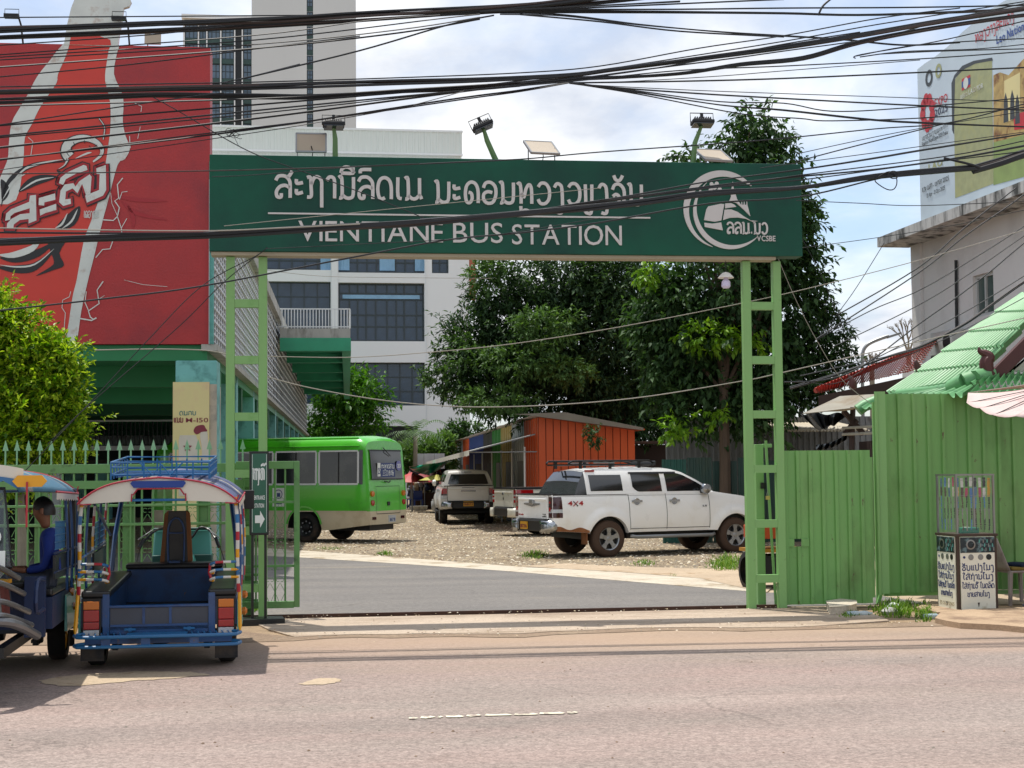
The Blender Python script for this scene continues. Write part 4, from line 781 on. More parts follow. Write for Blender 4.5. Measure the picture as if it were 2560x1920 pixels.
a,b=ru(2331,860,-.4)[0],ru(2385,860,-.4)[0]; c,d=ru(2350,888,-.4)[1],ru(2350,828,-.4)[1]
MB().use(m_ac).bb(a,b,-.45,-.1,c,d).build('casing',ac,bevel=.02); MB().use(m_dark).lathe([(0,-.455),(.2,-.455),(.2,-.45)],20,((a+b*1.4)/2.4+.2,0,(c+d)/2),'y').build('fan_grille',ac)
for k in range(7): MB().use(m_bk).bb(a-.01,a-.002,-.42,-.13,c+.06+k*(d-c-.1)/7,c+.1+k*(d-c-.1)/7).build('louvre',ac)
MB().use(m_dark).bb(a,b,-.45,.0,c-.05,c-.002).build('bracket',ac)
# billboard on the roof edge
bb=thing('curved_billboard','pale blue exhibition billboard with a sweeping curved top on the grey building roof edge','billboard',(RF.x,RF.y,0),RF.a)
bu=lambda u,v:RF.uv(u,v,-.62)
def b4(x,y): return bu(1900+x*.3616,y*.3616)
q=[b4(*p) for p in ((1087,480),(1140,438),(1200,400),(1300,320),(1400,220),(1500,140),(1600,60),(1700,0),(1900,-110),(2300,-300))]; e=RF.uv(2297,300,-.6)[0]
zb_=wz+.081
M=MB().use(m_bb); M.prism(q+[(q[-1][0],zb_),(q[0][0],zb_)],-.62,-.55); M.build('board',bb)
m_ol=mat('print_olive','#9ca077',.6,var=.15,sc_=6,c2='#a3a472',c2s=4); m_gr=mat('print_grass','#86995c',.6,var=.15,sc_=3); m_or=mat('print_orange','#b0965c',.6,var=.3,sc_=5,c2='#70401f',c2s=3); m_br=mat('print_bright_red','#b7202c',.5,var=.04); m_bl=mat('print_blue','#25468c',.5,var=.04); m_nv=mat('print_navy','#232a4a',.5,var=.03); m_dk=mat('print_dark','#33383c',.5,var=.05)
def bart(pts,m,lay=1,sm=0,name='print'):
    q=[b4(*p) for p in pts]; q=cr_(q,sm,True) if sm else q; q=[(a,max(b,zb_)) for a,b in q]
    M=MB().use(m); M.add([(a,-.62-.004*lay,b) for a,b in q],[tuple(range(len(q)))]); M.build(name,bb)
bart([(1325,575),(1345,520),(1400,455),(1480,420),(1605,398),(1612,418),(1490,440),(1410,480),(1350,540),(1342,930),(1330,900)],m_dk,1.5)
bart([(1340,560),(1400,482),(1485,436),(1605,412),(1615,1270),(1350,1370)],m_ol,1)
bart([(1615,520),(1660,500),(1720,520),(1830,400),(1960,330),(2300,200),(2300,850),(1830,930),(1615,985)],m_or,1)
bart([(1615,985),(1830,930),(2300,850),(2300,1200),(1615,1280)],m_gr,1.1); bart([(1690,620),(1690,560),(1800,500),(1800,800),(1700,850)],m_cream,1.6); bart([(1755,810),(1800,780),(2000,730),(2000,860),(1760,900)],m_br,1.7)
for x,y in ((1700,640),(1745,620),(1780,650)): bart([(x-12,y+60),(x,y),(x+14,y+50),(x+20,y+200),(x-14,y+210)],m_dk,2)
bart([(1397,548),(1456,515),(1456,600),(1397,628)],m_br,2); bart([(1397,567),(1456,535),(1456,582),(1397,610)],m_bl,2.5)
c=b4(1426,575); MB().use(m_pw).lathe([(0,-.633),(.13,-.633)],14,(c[0],0,c[1]),'y').build('print',bb)
def btxt(t,x0,y0,x1,y1,hpx,m,lat=True,bold=.01):
    a=b4(x0,y0); b=b4(x1,y1); h=abs(b4(x0,y0-hpx)[1]-a[1]); wd=b[0]-a[0]; sh=(b[1]-a[1])/wd
    o=(latin(t,0,0,wd,h,m,bb,.002,-.636,joined=True,name='lettering',bold=bold) if lat else lao(t,0,0,wd,h,m,bb,.15,.002,-.636,joined=True,name='lettering'))
    for v in o.data.vertices: v.co.z+=v.co.x*sh; 
    o.location=(a[0],0,a[1])
btxt('EXPO',1212,745,1300,700,60,m_br); btxt('2025',1212,810,1300,765,52,m_nv); btxt('LAO PDR',1448,655,1548,605,34,m_pw); lao_=btxt('ສປປລາວ',1390,690,1440,660,26,m_pw,False)
btxt('Road to World Expo 2025 Osaka',1125,1012,1302,925,30,m_dk); btxt('ເຂາຮວມງານມະຫາກາ',1125,975,1300,880,26,m_dk,False)
btxt('13 Apr - 13 Oct 2025',1158,1368,1282,1310,30,m_dk); btxt('13',1128,1330,1150,1318,32,m_dk); btxt('ເມສາ',1158,1315,1195,1296,30,m_dk,False); btxt('- 13',1200,1295,1228,1282,30,m_dk); btxt('ຕລາ',1232,1278,1262,1266,30,m_dk,False); btxt('2025',1268,1262,1310,1245,34,m_dk)
btxt('Lao National',1640,305,1860,190,60,m_bl,bold=.03); btxt('ຫອງວາງສະແດງ',1492,300,1760,140,60,m_br,False); btxt('LAO',1170,1180,1265,1140,45,m_ol,bold=.03)
for k in range(9):
    a=2*math.pi*k/9+.2; c=b4(1160+34*math.cos(a),778+95*math.sin(a)); MB().use(m_br).lathe([(0,-.63),(.15,-.63)],12,(c[0],0,c[1]),'y').build('emblem_petal',bb)
for (x,y,r_) in ((1170,540,.2),(1236,490,.17)):
    c=b4(x,y); MB().use(m_dk if r_>.18 else m_ol).lathe([(r_*.55,-.63),(r_,-.63)],14,(c[0],0,c[1]),'y').build('emblem',bb)
# ---------------------------------------------------------------- red tile roof house behind
m_rt=mat('tile_red','#a8483c',.6,var=.18,sc_=3); m_fas=mat('dark_brown_wood','#33231f',.7,var=.15)
th=thing('tiled_house','low house with a sloping red tile roof between the trees and the grey building','house')
P0,P1,P2,P3=W(2049,987,30),W(2290,932,31),W(2310,884,36),W(2040,976,31.2)
P2=W(2345,852,36)
def bil(s,t): return (P0*(1-s)+P1*s)*(1-t)+((P3*(1-s)+P2*s))*t
M=MB().use(m_rt)
nx,ny=150,14
for r in range(ny):
    def fn(i,j,r=r):
        p=bil(i,(r+j)/ny); return (p.x,p.y,p.z+.04*abs(math.sin(i*math.pi*40))+.05*(1-j))
    M.grid(nx,1,fn)
M.build('roof',th,kind='stuff')
M=MB().use(m_rt); M.tube([tuple(P3+(P2-P3)*t) for t in np.linspace(0,1,12)],.06,8); M.build('ridge_cap',th)
a,b=W(2046,990,29.9),W(2292,937,30.9); MB().use(m_fas).quad(a,b,b-Vector((0,0,.3)),a-Vector((0,0,.22))).quad(a-Vector((0,0,.22)),b-Vector((0,0,.3)),b+Vector((1,5,-.3)),a+Vector((.5,4,-.22))).build('fascia',th)
MB().use(m_fas).bb(8.2,11,34,36,0,2.4).build('wall',th)
# ---------------------------------------------------------------- green pavilion roof with finials
m_pg=mat('pavilion_green','#5f9763',.5,var=.08,sc_=2,c2='#50855a',c2s=3,c2p=(.58,.75)); m_mar2=mat('maroon_wood','#4a211f',.55,var=.12)
sal=thing('pavilion','light green tiled temple style pavilion roof with maroon bargeboard above the tall fence','pavilion')
def tiles(A,B,C,D_,n,rows,amp,name,off=.05):  # A,B eave; D_,C top
    A,B,C,D_=map(Vector,(A,B,C,D_)); nrm=(B-A).cross(D_-A).normalized(); nrm=nrm if nrm.z>0 else -nrm
    for r in range(rows):
        M=MB().use(m_pg)
        def fn(s,t,r=r):
            tt=(r+t)/rows; p=(A*(1-s)+B*s)*(1-tt)+(D_*(1-s)+C*s)*tt; q=(s*n)%1
            h=amp*(.5+.5*math.cos(2*math.pi*q))**1.6; return tuple(p+nrm*(h+off*(1-t)))
        M.grid(n*10,1,fn); M.build('tile_row',sal,smooth=False)
A1,B1,C1,D1=W(2225,992,24.5),W(2440,966,20.8),W(2640,745,20.8),W(2560,742,25.2)
tiles(A1,B1,C1,D1,19,5,.085,'roof',.03)
A2,B2,C2,D2=W(2230,998,22.5),W(2415,1000,19.6),W(2480,942,20.6),W(2380,966,21.2)
tiles(A2,B2,C2,D2,11,2,.07,'skirt',.03); 
tiles(W(2415,1004,19.6),W(2680,1000,19.9),W(2680,930,21),W(2470,938,20.6),14,2,.07,'skirt',.03)
def rollcap(pts,r,n='hip_cap'):
    pts=[Vector(p) for p in pts]; MB().use(m_pg).tube(pts,r,8).build(n,sal,smooth=True,ang=50)
rollcap([W(2228,990,24.6),W(2395,865,24.9),W(2560,738,25.2)],.07)
rollcap([W(2245,985,22.4),W(2330,976,21.5),W(2378,970,20.9)],.07)
for i,(a,b,rr) in enumerate((((2378,972,20.7),(2412,955,20.5),.12),((2408,956,20.5),(2445,944,20.5),.13),((2438,947,20.4),(2478,935,20.5),.12))):
    rollcap([W(*a),W(*b)],rr)
rollcap([W(2145,1026,22.0),W(2160,1015,22),W(2190,1003,22)],.09); tiles(W(2155,1032,21.5),W(2215,1030,21.3),W(2215,1000,22.2),W(2180,1006,22),3,1,.035,'skirt')
a,b,c,d=W(2470,938,20.5),W(2640,765,20.5),W(2640,815,20.5),W(2508,945,20.5)
M=MB().use(m_mar2); k=Vector((0,.12,0)); M.add([a,b,c,d,a+k,b+k,c+k,d+k],[(0,3,2,1),(4,5,6,7),(0,1,5,4),(1,2,6,5),(2,3,7,6),(3,0,4,7)]); M.build('bargeboard',sal,bevel=.01)
MB().use(mat('gable_white','#b9b5ac',.8)).quad(W(2510,948,20.7),W(2660,815,20.7),W(2660,930,20.7),W(2520,930,20.7)).build('gable',sal)
def finial(pts,Y,wd,label=None):
    q=[(p[0],p[1]) for p in pts]; W3=[W(u,v,Y) for u,v in q]; W3=[Vector(x) for x in cr_([tuple(x) for x in W3],4)]; n=len(W3); rs=[wd*math.sin(math.pi*(.12+.6*(1-i/(n-1))))**.7*(1-.75*(i/(n-1))**2) for i in range(n)]
    MB().use(m_mar2).tube(W3,rs,8).build('finial',sal,smooth=True)
finial([(2478,940),(2468,925),(2466,905),(2472,893),(2462,884),(2450,878),(2447,868)],20.45,.1)
finial([(2290,985),(2306,965),(2312,938),(2298,925),(2290,905),(2293,900)],24.6,.09)
finial([(2132,972),(2132,960),(2128,948),(2120,936)],23.5,.07)
for x in (2300,2500): p=W(x,1100,22.5); MB().use(m_con).bb(p.x-.12,p.x+.12,p.y-.12,p.y+.12,0,2.7).build('column',sal)
# pink sun shade over the watch stall
m_pink=mat('shade_pink','#c9b3ae',.8,var=.05,c2='#b89590',c2s=2,bump=.15,bs=40)
um=thing('sun_umbrella','faded pink cloth umbrella jutting in from the right edge over the stall','umbrella')
c=W(2640,968,18.6); M=MB().use(m_pink); rim=[W(2420,982,18.8),W(2416,1006,18.4),W(2450,1020,17.8),W(2482,1037,17.4),W(2540,1040,17.2),W(2620,1042,17.4)]
top=W(2650,950,18.6)
for i in range(len(rim)-1):
    A_,B_=rim[i],rim[i+1]
    M.grid(4,6,lambda s,t,A_=A_,B_=B_:tuple(((A_*(1-s)+B_*s)*(1-t)+top*t)-Vector((0,0,.05*math.sin(math.pi*t)+.02*math.sin(s*math.pi)))))
A_,B_=rim[0],W(2620,966,19.4); M.grid(4,6,lambda s,t:tuple(((A_*(1-s)+B_*s)*(1-t)+top*t))); M.build('canopy',um,smooth=True,ang=60,solid=.004)
for p in rim[1:4]: MB().use(m_dark).tube([p+Vector((0,0,-.01)),top+Vector((0,0,-.05))],.006,4).build('rib',um)
MB().use(m_alu).tube([(top.x,top.y,0),tuple(top)],.02,6).build('pole',um)
# ---------------------------------------------------------------- jumble of sheds and awnings behind the low panel
m_tin=mat('old_tin','#7f8284',.55,.2,.12,2,c2='#5c5a57',c2s=2,stretch=(4,1,1)); m_canv=mat('canvas_grey','#8c877a',.8,var=.12,c2='#76664f',c2s=1.2); m_net=mat('black_plastic','#24282b',.35,var=.3,sc_=4,bump=.4,bs=8); m_crt=mat('cream_tin','#b5ab96',.6)
shed=thing('tin_shed','grey corrugated tin shed under the big dark tree','shed')
a=W(1660,1180,40); F1=Fr(a.x,40,6); f=lambda u,v:F1.uv(u,v)
shed.location=(F1.x,F1.y,0); shed.rotation_euler=(0,0,F1.a)
x=f(1664,1100)[0]; k=0
while x<f(2190,1100)[0]:
    M=MB().use(m_tin); ribbed(M,.62,0,f(2000,1040)[1]+rnd.uniform(-.1,.1),.155,x,.03,.05); M.build('tin_sheet',shed); x+=.62
M=MB().use(m_crt); x0_,x1_=f(1905,1080)[0],f(2095,1080)[0]; z_=f(2000,1082)[1]
M.grid(120,1,lambda s,t:(x0_+(x1_-x0_)*s,-2.5+t*2.4,z_+.035*math.sin(s*2*math.pi*24)+t*.25)); M.build('lean_to_roof',shed,smooth=True,solid=.01)
ds=thing('dark_gap_screen','added dark screen standing in for the unlit gap between orange shop and tin shed','shed'); F6=Fr(W(1575,1200,50).x,50,5); ds.location=(F6.x,50,0); ds.rotation_euler=(0,0,F6.a); MB().use(m_fas).bb(0,F6.uv(1700,1200)[0],0,.1,0,2.6).build('wall',ds); MB().use(m_rust).bb(-.1,F6.uv(1700,1200)[0],-1.4,.2,2.62,2.7).build('roof',ds)  # dark wall and roof added to stand for the unlit gap
aw=thing('canvas_awning','weathered grey canvas awning on wooden props above the low green panel','awning')
A_,B_,C_,D__=W(2006,1034,26),W(2190,1012,24.5),W(2190,985,26),W(2100,990,28)
M=MB().use(m_canv); M.grid(12,8,lambda s,t:tuple((A_*(1-s)+B_*s)*(1-t)+(D__*(1-s)+C_*s)*t-Vector((0,0,.12*math.sin(math.pi*t)*math.sin(math.pi*s))))); M.build('cloth',aw,smooth=True,ang=60,solid=.01)
for pts in (((2132,1018),(2130,1060),(2128,1180)),((2108,1026),(2125,1045),(2160,1085)),((2142,1050),(2125,1068),(2112,1085))): MB().use(m_fas).tube([W(u,v,26) for u,v in pts],.05,5).build('prop',aw)
for v in (1068,1084): MB().use(m_con).tube([W(2105,v+2,25.8),W(2190,v-2,25.8)],.025,5).build('prop_rail',aw)
bt=thing('black_tarpaulin','torn black plastic tarpaulin hanging in folds below the canvas awning','tarpaulin')
tp=((2000,1035),(2060,1034),(2120,1035)); bt_=((2050,1078),(2080,1080),(2095,1062))
M=MB().use(m_net); M.grid(40,8,lambda s,t:tuple(W(2000+120*s+ t*(50-75*s),1034+ t*(44-20*s)+3*math.sin(s*14+t*3),27+.25*math.sin(s*23+t*2)))); M.build('sheet',bt,smooth=True,ang=60)
M=MB().use(m_net); M.grid(40,6,lambda s,t:tuple(W(2040+95*s,1112-42*s*s+t*14,26.5+.15*math.sin(s*40+t*5)))); M.build('sheet',bt,smooth=True,ang=60)
vn=thing('parked_van_roof',None,None); bpy.data.objects.remove(vn)
bf=thing('back_fence','dark green tin fence with rusty rails behind the low panel and the white pickup','fence')
F2=Fr(W(1700,1180,37).x,37,3); bf.location=(F2.x,F2.y,0); bf.rotation_euler=(0,0,F2.a); f2=lambda u,v:F2.uv(u,v)
m_dg=mat('dark_green_tin','#24413a',.55,var=.2,sc_=1.5,c2='#3a4a3a',c2s=1); m_dgt=mat('teal_tin','#1a5248',.55); x=f2(1655,1200)[0]; k=0
while x<f2(2230,1200)[0]:
    M=MB().use(m_dgt if k==0 else m_dg); ribbed(M,.6,0,f2(1800,1146)[1]+rnd.uniform(-.08,.05)-(.02*k if k<3 else 0),.15,x,.025,.05); M.build('tin_sheet',bf); x+=.62; k+=1
for u in (1816,): xx=f2(u,1200)[0]; MB().use(m_rust).bb(xx-.03,xx+.03,-.1,-.04,0,f2(u,1122)[1]).build('rail_post',bf)
MB().use(m_dg).quad(W(1960,1150,30),W(2192,1150,28.5),W(2192,1078,28.5),W(1960,1118,30)).build('tin_sheet',bf)
MB().use(mat('rust_rail','#6e4a38',.8)).tube([W(2020,1117,29.6),W(2190,1090,28.4)],.04,5).build('rail',bf)
fs=thing('far_sign','pale blue grey sign board far behind the tree at the right','sign'); F3=Fr(W(2060,1100,60).x,60,6); fs.location=(F3.x,F3.y,0); fs.rotation_euler=(0,0,F3.a)
MB().use(m_bb).bb(F3.uv(2052,1000)[0],F3.uv(2112,1000)[0] if 0 else F3.uv(2036,1000)[0],0,.2,F3.uv(2036,1022)[1],F3.uv(2036,963)[1]).bb(F3.uv(1975,1000)[0],F3.uv(2035,1000)[0],0,.2,F3.uv(2036,1022)[1],F3.uv(2036,963)[1]).build('board',fs)
MB().use(m_dark).bb(F3.uv(2000,1000)[0],F3.uv(2000,1000)[0]+.15,.05,.2,0,F3.uv(2036,1022)[1]).build('post',fs)
sl_=thing('street_lamp','curved grey street lamp pole above the red tile roof','street lamp'); p0=W(2157,1100,42); sl_.location=(p0.x,42,0)
pp=[W(u,v,42) for u,v in ((2156,937),(2156,905),(2157,883),(2163,868),(2178,856),(2205,845),(2222,840))]; pp=[Vector((p.x-p0.x,p.y-42,p.z)) for p in pp]
MB().use(m_alu).tube([(0,0,0)]+cr_([tuple(p) for p in pp],3),.05,6).build('pole',sl_,smooth=True); MB().use(m_alu).box(pp[-1]+Vector((.15,0,.02)),(.4,.15,.06),ry=-.3).build('lamp_head',sl_)
# ---------------------------------------------------------------- row of coloured container shops
SF=Fr(W(1347,1200,45).x,45,7.5)
OC=[('orange','#c4501f'),('pale_grey','#9aa3a8'),('cream','#a8965a'),('green','#1e7a28'),('brown','#2e2a2c'),('blue','#1f3f8c'),('orange','#c4501f'),('white','#a9b0b6'),('cream','#a8965a')]
x_of=lambda u: 5.3/((u-1280)/3800+.1)
bs=[45.0,48.9,53,57.1,60.9,65.3,73.8,78.4,83,88]
SD=Fr(SF.x,45,7.5-90+0)   # long side plane: local x runs from far... towards the camera is -x
sr=thing('container_shops','row of metal container shops painted orange, white, cream, green and blue beside the yard','shop row',(SF.x,45,0),math.atan2(.1,1))
a0=math.atan2(.1,1)
m_o=mat('container_orange','#c4501f',.5,var=.06,stretch=(3,3,.3)); m_rail=mat('eave_grey','#7d7468',.6)
zR=3.37
# end wall: vertical boards
FE=Fr(SF.x,45,math.degrees(a0)); nb=13; wdt=FE.uv(1588,1120)[0]; bw=wdt/nb
for k in range(nb):
    zt0=zR-.42*(k*bw)/wdt; zt1=zR-.42*((k+1)*bw)/wdt
    MB().use(m_o).add([(k*bw+.012,0,0),((k+1)*bw-.012,0,0),((k+1)*bw-.012,0,zt1),(k*bw+.012,0,zt0),(k*bw+.012,.05,0),((k+1)*bw-.012,.05,0),((k+1)*bw-.012,.05,zt1),(k*bw+.012,.05,zt0)],[(0,1,2,3),(0,3,7,4),(1,5,6,2),(3,2,6,7)]).build('board',sr)
MB().use(mat('groove_dark','#5c2414',.8)).quad((0,.045,0),(wdt,.045,0),(wdt,.045,zR-.42),(0,.045,zR)).build('backing',sr)
for k in range(9):
    yA,yB=bs[k]-45,bs[k+1]-45; m=mat('container_'+OC[k][0],OC[k][1],.5,var=.06); n=max(3,int((yB-yA)/.6)); M=MB().use(m)
    st_=(yB-yA)/n; P=[]
    for i in range(n):
        for (d_,x_) in ((0,0),(.45*st_,0),(.5*st_,.05),(.95*st_,.05)): P.append((x_,yA+i*st_+d_))
    P.append((0,yB)); K=len(P); M.add([(a,b,0) for a,b in P]+[(a,b,zR) for a,b in P],[(i,i+1,K+i+1,K+i) for i in range(K-1)]); M.build('wall_panel',sr)
M=MB().use(m_rail); M.grid(1,60,lambda s,t:(-.3+s*1.15,-.3+t*43.5,zR+.02+s*.1+.012*math.sin(t*300))); M.quad((-.3,-.3,zR+.04),(wdt+.2,-.3,zR-.42),(wdt+.2,-.3,zR-.34),(.75,-.3,zR+.13),(-.75,-.3,zR+.08)); M.build('roof',sr,solid=.02)
MB().use(m_o).quad((.8,-.28,zR+.11),(wdt+.25,-.28,zR-.38),(wdt+.25,43,zR-.38),(.8,43,zR+.11)).build('roof_sheet',sr,solid=.03)
m_sh=mat('shutter','#5b5f60',.6,var=.1); m_blk=mat('shop_dark','#181b20',.7)
for k in range(1,9):
    yA,yB=bs[k]-45,bs[k+1]-45
    M=MB().use(m_sh if k not in (4,5) else m_blk); n=6
    MB().use(M.ms[0]).bb(-.02,-.004,yA+.3,(yA+yB)/2,0,2.1).build('shop_door',sr)
for y in (0.6,4.5,8.2,12,16.5,21): MB().use(m_rw).tube([(-.35,y,0),(-.35,y,2.5)],.03,5).build('awning_post',sr); 
for y in (3,7,11): MB().use(m_rw).box((-.2,y,.9),(.12,.4,.5)).build('meter_box',sr,bevel=.02)
# sloping cloth awning
aws=thing('shop_awning','long dirty white cloth awning reaching out in front of the coloured shops','awning',(SF.x,45,0),a0)
m_awn=mat('awning_white','#d6d2c6',.7,var=.1,sc_=3,c2='#b0a593',c2s=2,c2p=(.6,.75))
def aloc(u,v,Y):
    p=W(u,v,Y); dx,dy=p.x-SF.x,p.y-45; c_,s_=math.cos(a0),math.sin(a0); return Vector((dx*c_+dy*s_,-dx*s_+dy*c_,p.z))
A_,B_,C_,D__=Vector((-2,.4,2.38)),Vector((-2,31,2.22)),Vector((-.05,31,2.73)),Vector((-.05,.4,2.87))
M=MB().use(m_awn); M.grid(40,6,lambda s,t:tuple((A_*(1-s)+B_*s)*(1-t)+(D__*(1-s)+C_*s)*t+Vector((0,0,.01*math.sin(s*60)*(1-t))))); M.build('cloth',aws,smooth=True,ang=60,solid=.02)
M=MB().use(m_awn); M.grid(60,1,lambda s,t:tuple(A_*(1-s)+B_*s+Vector((-.03,0,.03-.16*t+.015*t*math.sin(s*130))))); M.build('fringe',aws)
MB().use(m_alu).tube([A_,D__],.025,5).tube([Vector((A_.x-.0,A_.y+.3,2.35)),Vector((0,.4,2.35))],.02,5).build('arm',aws)
# green tarp, red umbrella, white wall, stall goods
m_tarp=mat('tarp_green','#1f9a78',.35,var=.15,sc_=2,bump=.3,bs=5)
gt=thing('green_tarpaulin','crumpled bright green tarpaulin slung at the far end of the white shop awning','tarpaulin')
M=MB().use(m_tarp); M.grid(26,12,lambda s,t:tuple(W(1023+108*s,1166-14*s+ (t*(22*math.sin(math.pi*min(1,s*1.15))**.8+3)),66+2*t+.5*math.sin(s*11+t*5)+.3*math.sin(s*23)))); M.build('sheet',gt,smooth=True,ang=60)
wv=thing('white_hoarding','plain white hoarding behind the market stalls left of the shops','hoarding'); F4=Fr(W(1034,1150,78).x,78,7); wv.location=(F4.x,78,0); wv.rotation_euler=(0,0,F4.a)
for k in range(3):
    a_=F4.uv(1034+k*26,1150)[0]; b_=F4.uv(1034+(k+1)*26,1150)[0]; MB().use(mat('hoarding_white','#c9cdd0',.6)).bb(a_+.01,b_-.01,0,.1,0,F4.uv(1060,1134)[1]).build('panel',wv)
def brolly(name,label,u,v,Y,r,m,h=.45,seg=8):
    t=thing(name,label,'umbrella',(W(u,v,Y).x,Y,0),group=None); z=W(u,v,Y).z
    for k in range(seg): 
        M=MB().use(m); M.lathe([(0,z),(r*.55,z-h*.4),(r,z-h)],2,(0,0,0),'z',2*math.pi*k/seg,2*math.pi*(k+1)/seg); M.build('canopy_panel',t)
    MB().use(m_alu).tube([(0,0,0),(0,0,z)],.025,6).build('pole',t)
m_ru=mat('umbrella_red','#b01f22',.6); m_yu=mat('umbrella_yellow','#a8a444',.6)
brolly('market_umbrella','red market umbrella beside the rear of the green bus',1030,1180,68,.8,m_ru,.45)
brolly('market_umbrella','darker red umbrella under the green tarpaulin',1052,1184,72,1.1,mat('umbrella_dark_red','#7d1f22',.6),.4)
brolly('market_umbrella','yellow green umbrella left of the silver pickup',1093,1186,66,.8,m_yu,.25)
m_bch=mat('plastic_blue','#1d3f8a',.4)
def stool(u,v,m,label,name='plastic_chair',bk=True,Y=None):
    g=G(u,v); t=thing(name,label,'chair',tuple(g),R(rnd.uniform(-30,30)))
    MB().use(m).box((0,0,.45),(.42,.42,.03)).build('seat',t,bevel=.01)
    if bk: MB().use(m).box((0,.2,.68),(.42,.03,.42),rx=.12).build('backrest',t,bevel=.01)
    for sx in (-1,1):
        for sy in (-1,1): MB().use(m).box((sx*.19,sy*.19,.22),(.05,.05,.44)).build('leg',t)
stool(1046,1274,m_bch,'blue plastic chair in front of the market stalls'); stool(1031,1272,m_bch,'blue plastic stool half hidden by the bus corner','plastic_stool',False)
g=G(1047,1277); pl=thing('planter','low concrete planter at the foot of the blue plastic chair','planter',tuple(g)); MB().use(m_con).lathe([(.0,0),(.35,0),(.42,.22),(.36,.22),(.33,.15),(0,.15)],14).build('bowl',pl)
g=G(1092,1277); br=thing('white_barrel','white plastic barrel standing left of the silver pickup','barrel',tuple(g)); MB().use(mat('barrel_white','#b5b9b8',.5)).lathe([(0,0),(.22,0),(.25,.05),(.25,.42),(.2,.48),(.2,.5),(0,.5)],18).build('body',br,smooth=True,ang=40); MB().use(m_rw).lathe([(0,.53),(.215,.53),(.215,.48)],18).build('lid',br)
st=thing('market_stall','dark cluttered market stall with hanging goods left of the silver pickup','market stall'); F5=Fr(W(1025,1200,73).x,73,7); st.location=(F5.x,73,0); st.rotation_euler=(0,0,F5.a)
fx=lambda u:F5.uv(u,1200)[0]; fz=lambda v:F5.uv(1060,v)[1]
MB().use(m_blk).bb(fx(1028),fx(1125),1.6,1.7,0,fz(1172)).build('back_cloth',st)
MB().use(mat('table_brown','#4c3a2e',.7)).bb(fx(1026),fx(1090),.1,.8,.0,.75).build('table',st)
cols=[mat('goods_'+n_,c_,.6) for n_,c_ in (('orange','#b5562a'),('white','#b8bbb8'),('dark','#23282e'),('red','#8c2a2a'),('tan','#8c7a5c'),('navy','#26324d'),('pink','#a86a6a'),('olive','#5c5f38'))]
for k in range(110):
    u=rnd.uniform(1024,1112); z=rnd.uniform(.0,1.7); s_=rnd.uniform(.1,.3); x=fx(u)
    M=MB().use(rnd.choice(cols)); M.lathe([(0,z),(s_*.5,z+.02),(s_*rnd.uniform(.3,.6),z+s_*.7),(s_*rnd.uniform(.1,.4),z+s_*rnd.uniform(.9,1.6)),(0,z+s_*1.7)],7,(x,rnd.uniform(.2,1.3),0)); M.build('goods',st)
for u in (1028,1062,1092): MB().use(m_alu).tube([(fx(u),.1,0),(fx(u),.1,fz(1180))],.03,5).build('post',st)
MB().use(cols[0]).bb(fx(1026),fx(1031),-.05,.0,fz(1222),fz(1200)).build('hanging_cloth',st)
# ---------------------------------------------------------------- pickups and bus
m_tyre=mat('tyre','#1a1918',.85,var=.1,c2='#4a3a2e',c2s=4,c2p=(.5,.7)); m_tyred=mat('tyre_muddy','#4a382c',.9,var=.15); m_rim=mat('alloy','#9b9ea1',.3,.8,.05); m_hub=mat('hub_dark','#1b1c1e',.5,.3)
m_chr=mat('chrome','#a9acb0',.2,1,.03); m_cg=mat('car_glass','#0e1316',.05,0,.05,spec=.8,coat=.5); m_blp=mat('black_plastic_trim','#17181a',.5,var=.05); m_rl=mat('lamp_red','#9c1016',.15,0,.15,8,coat=.6); m_rld=mat('lamp_dark_red','#3c1014',.15,coat=.6,var=.1); m_am=mat('lamp_amber','#c26a12',.2,var=.1,coat=.5); m_cl=mat('lamp_clear','#b9bdc0',.15,var=.1,coat=.5)
m_pl=mat('plate_yellow','#d19a1c',.5,var=.04); m_dim=mat('door_gap','#2a2a2a',.8); m_wb=mat('car_white','#f3f3f1',.28,0,.03,1,coat=.6,c2='#e6e2d8',c2s=1.4,c2p=(.55,.8)); m_ws=mat('car_silver','#dedcd5',.3,.0,.04,1,coat=.6,c2='#b5ae9f',c2s=1.4,c2p=(.55,.75)); m_mud=mat('mud_stain','#8a5a38',.9,var=.3,sc_=8)
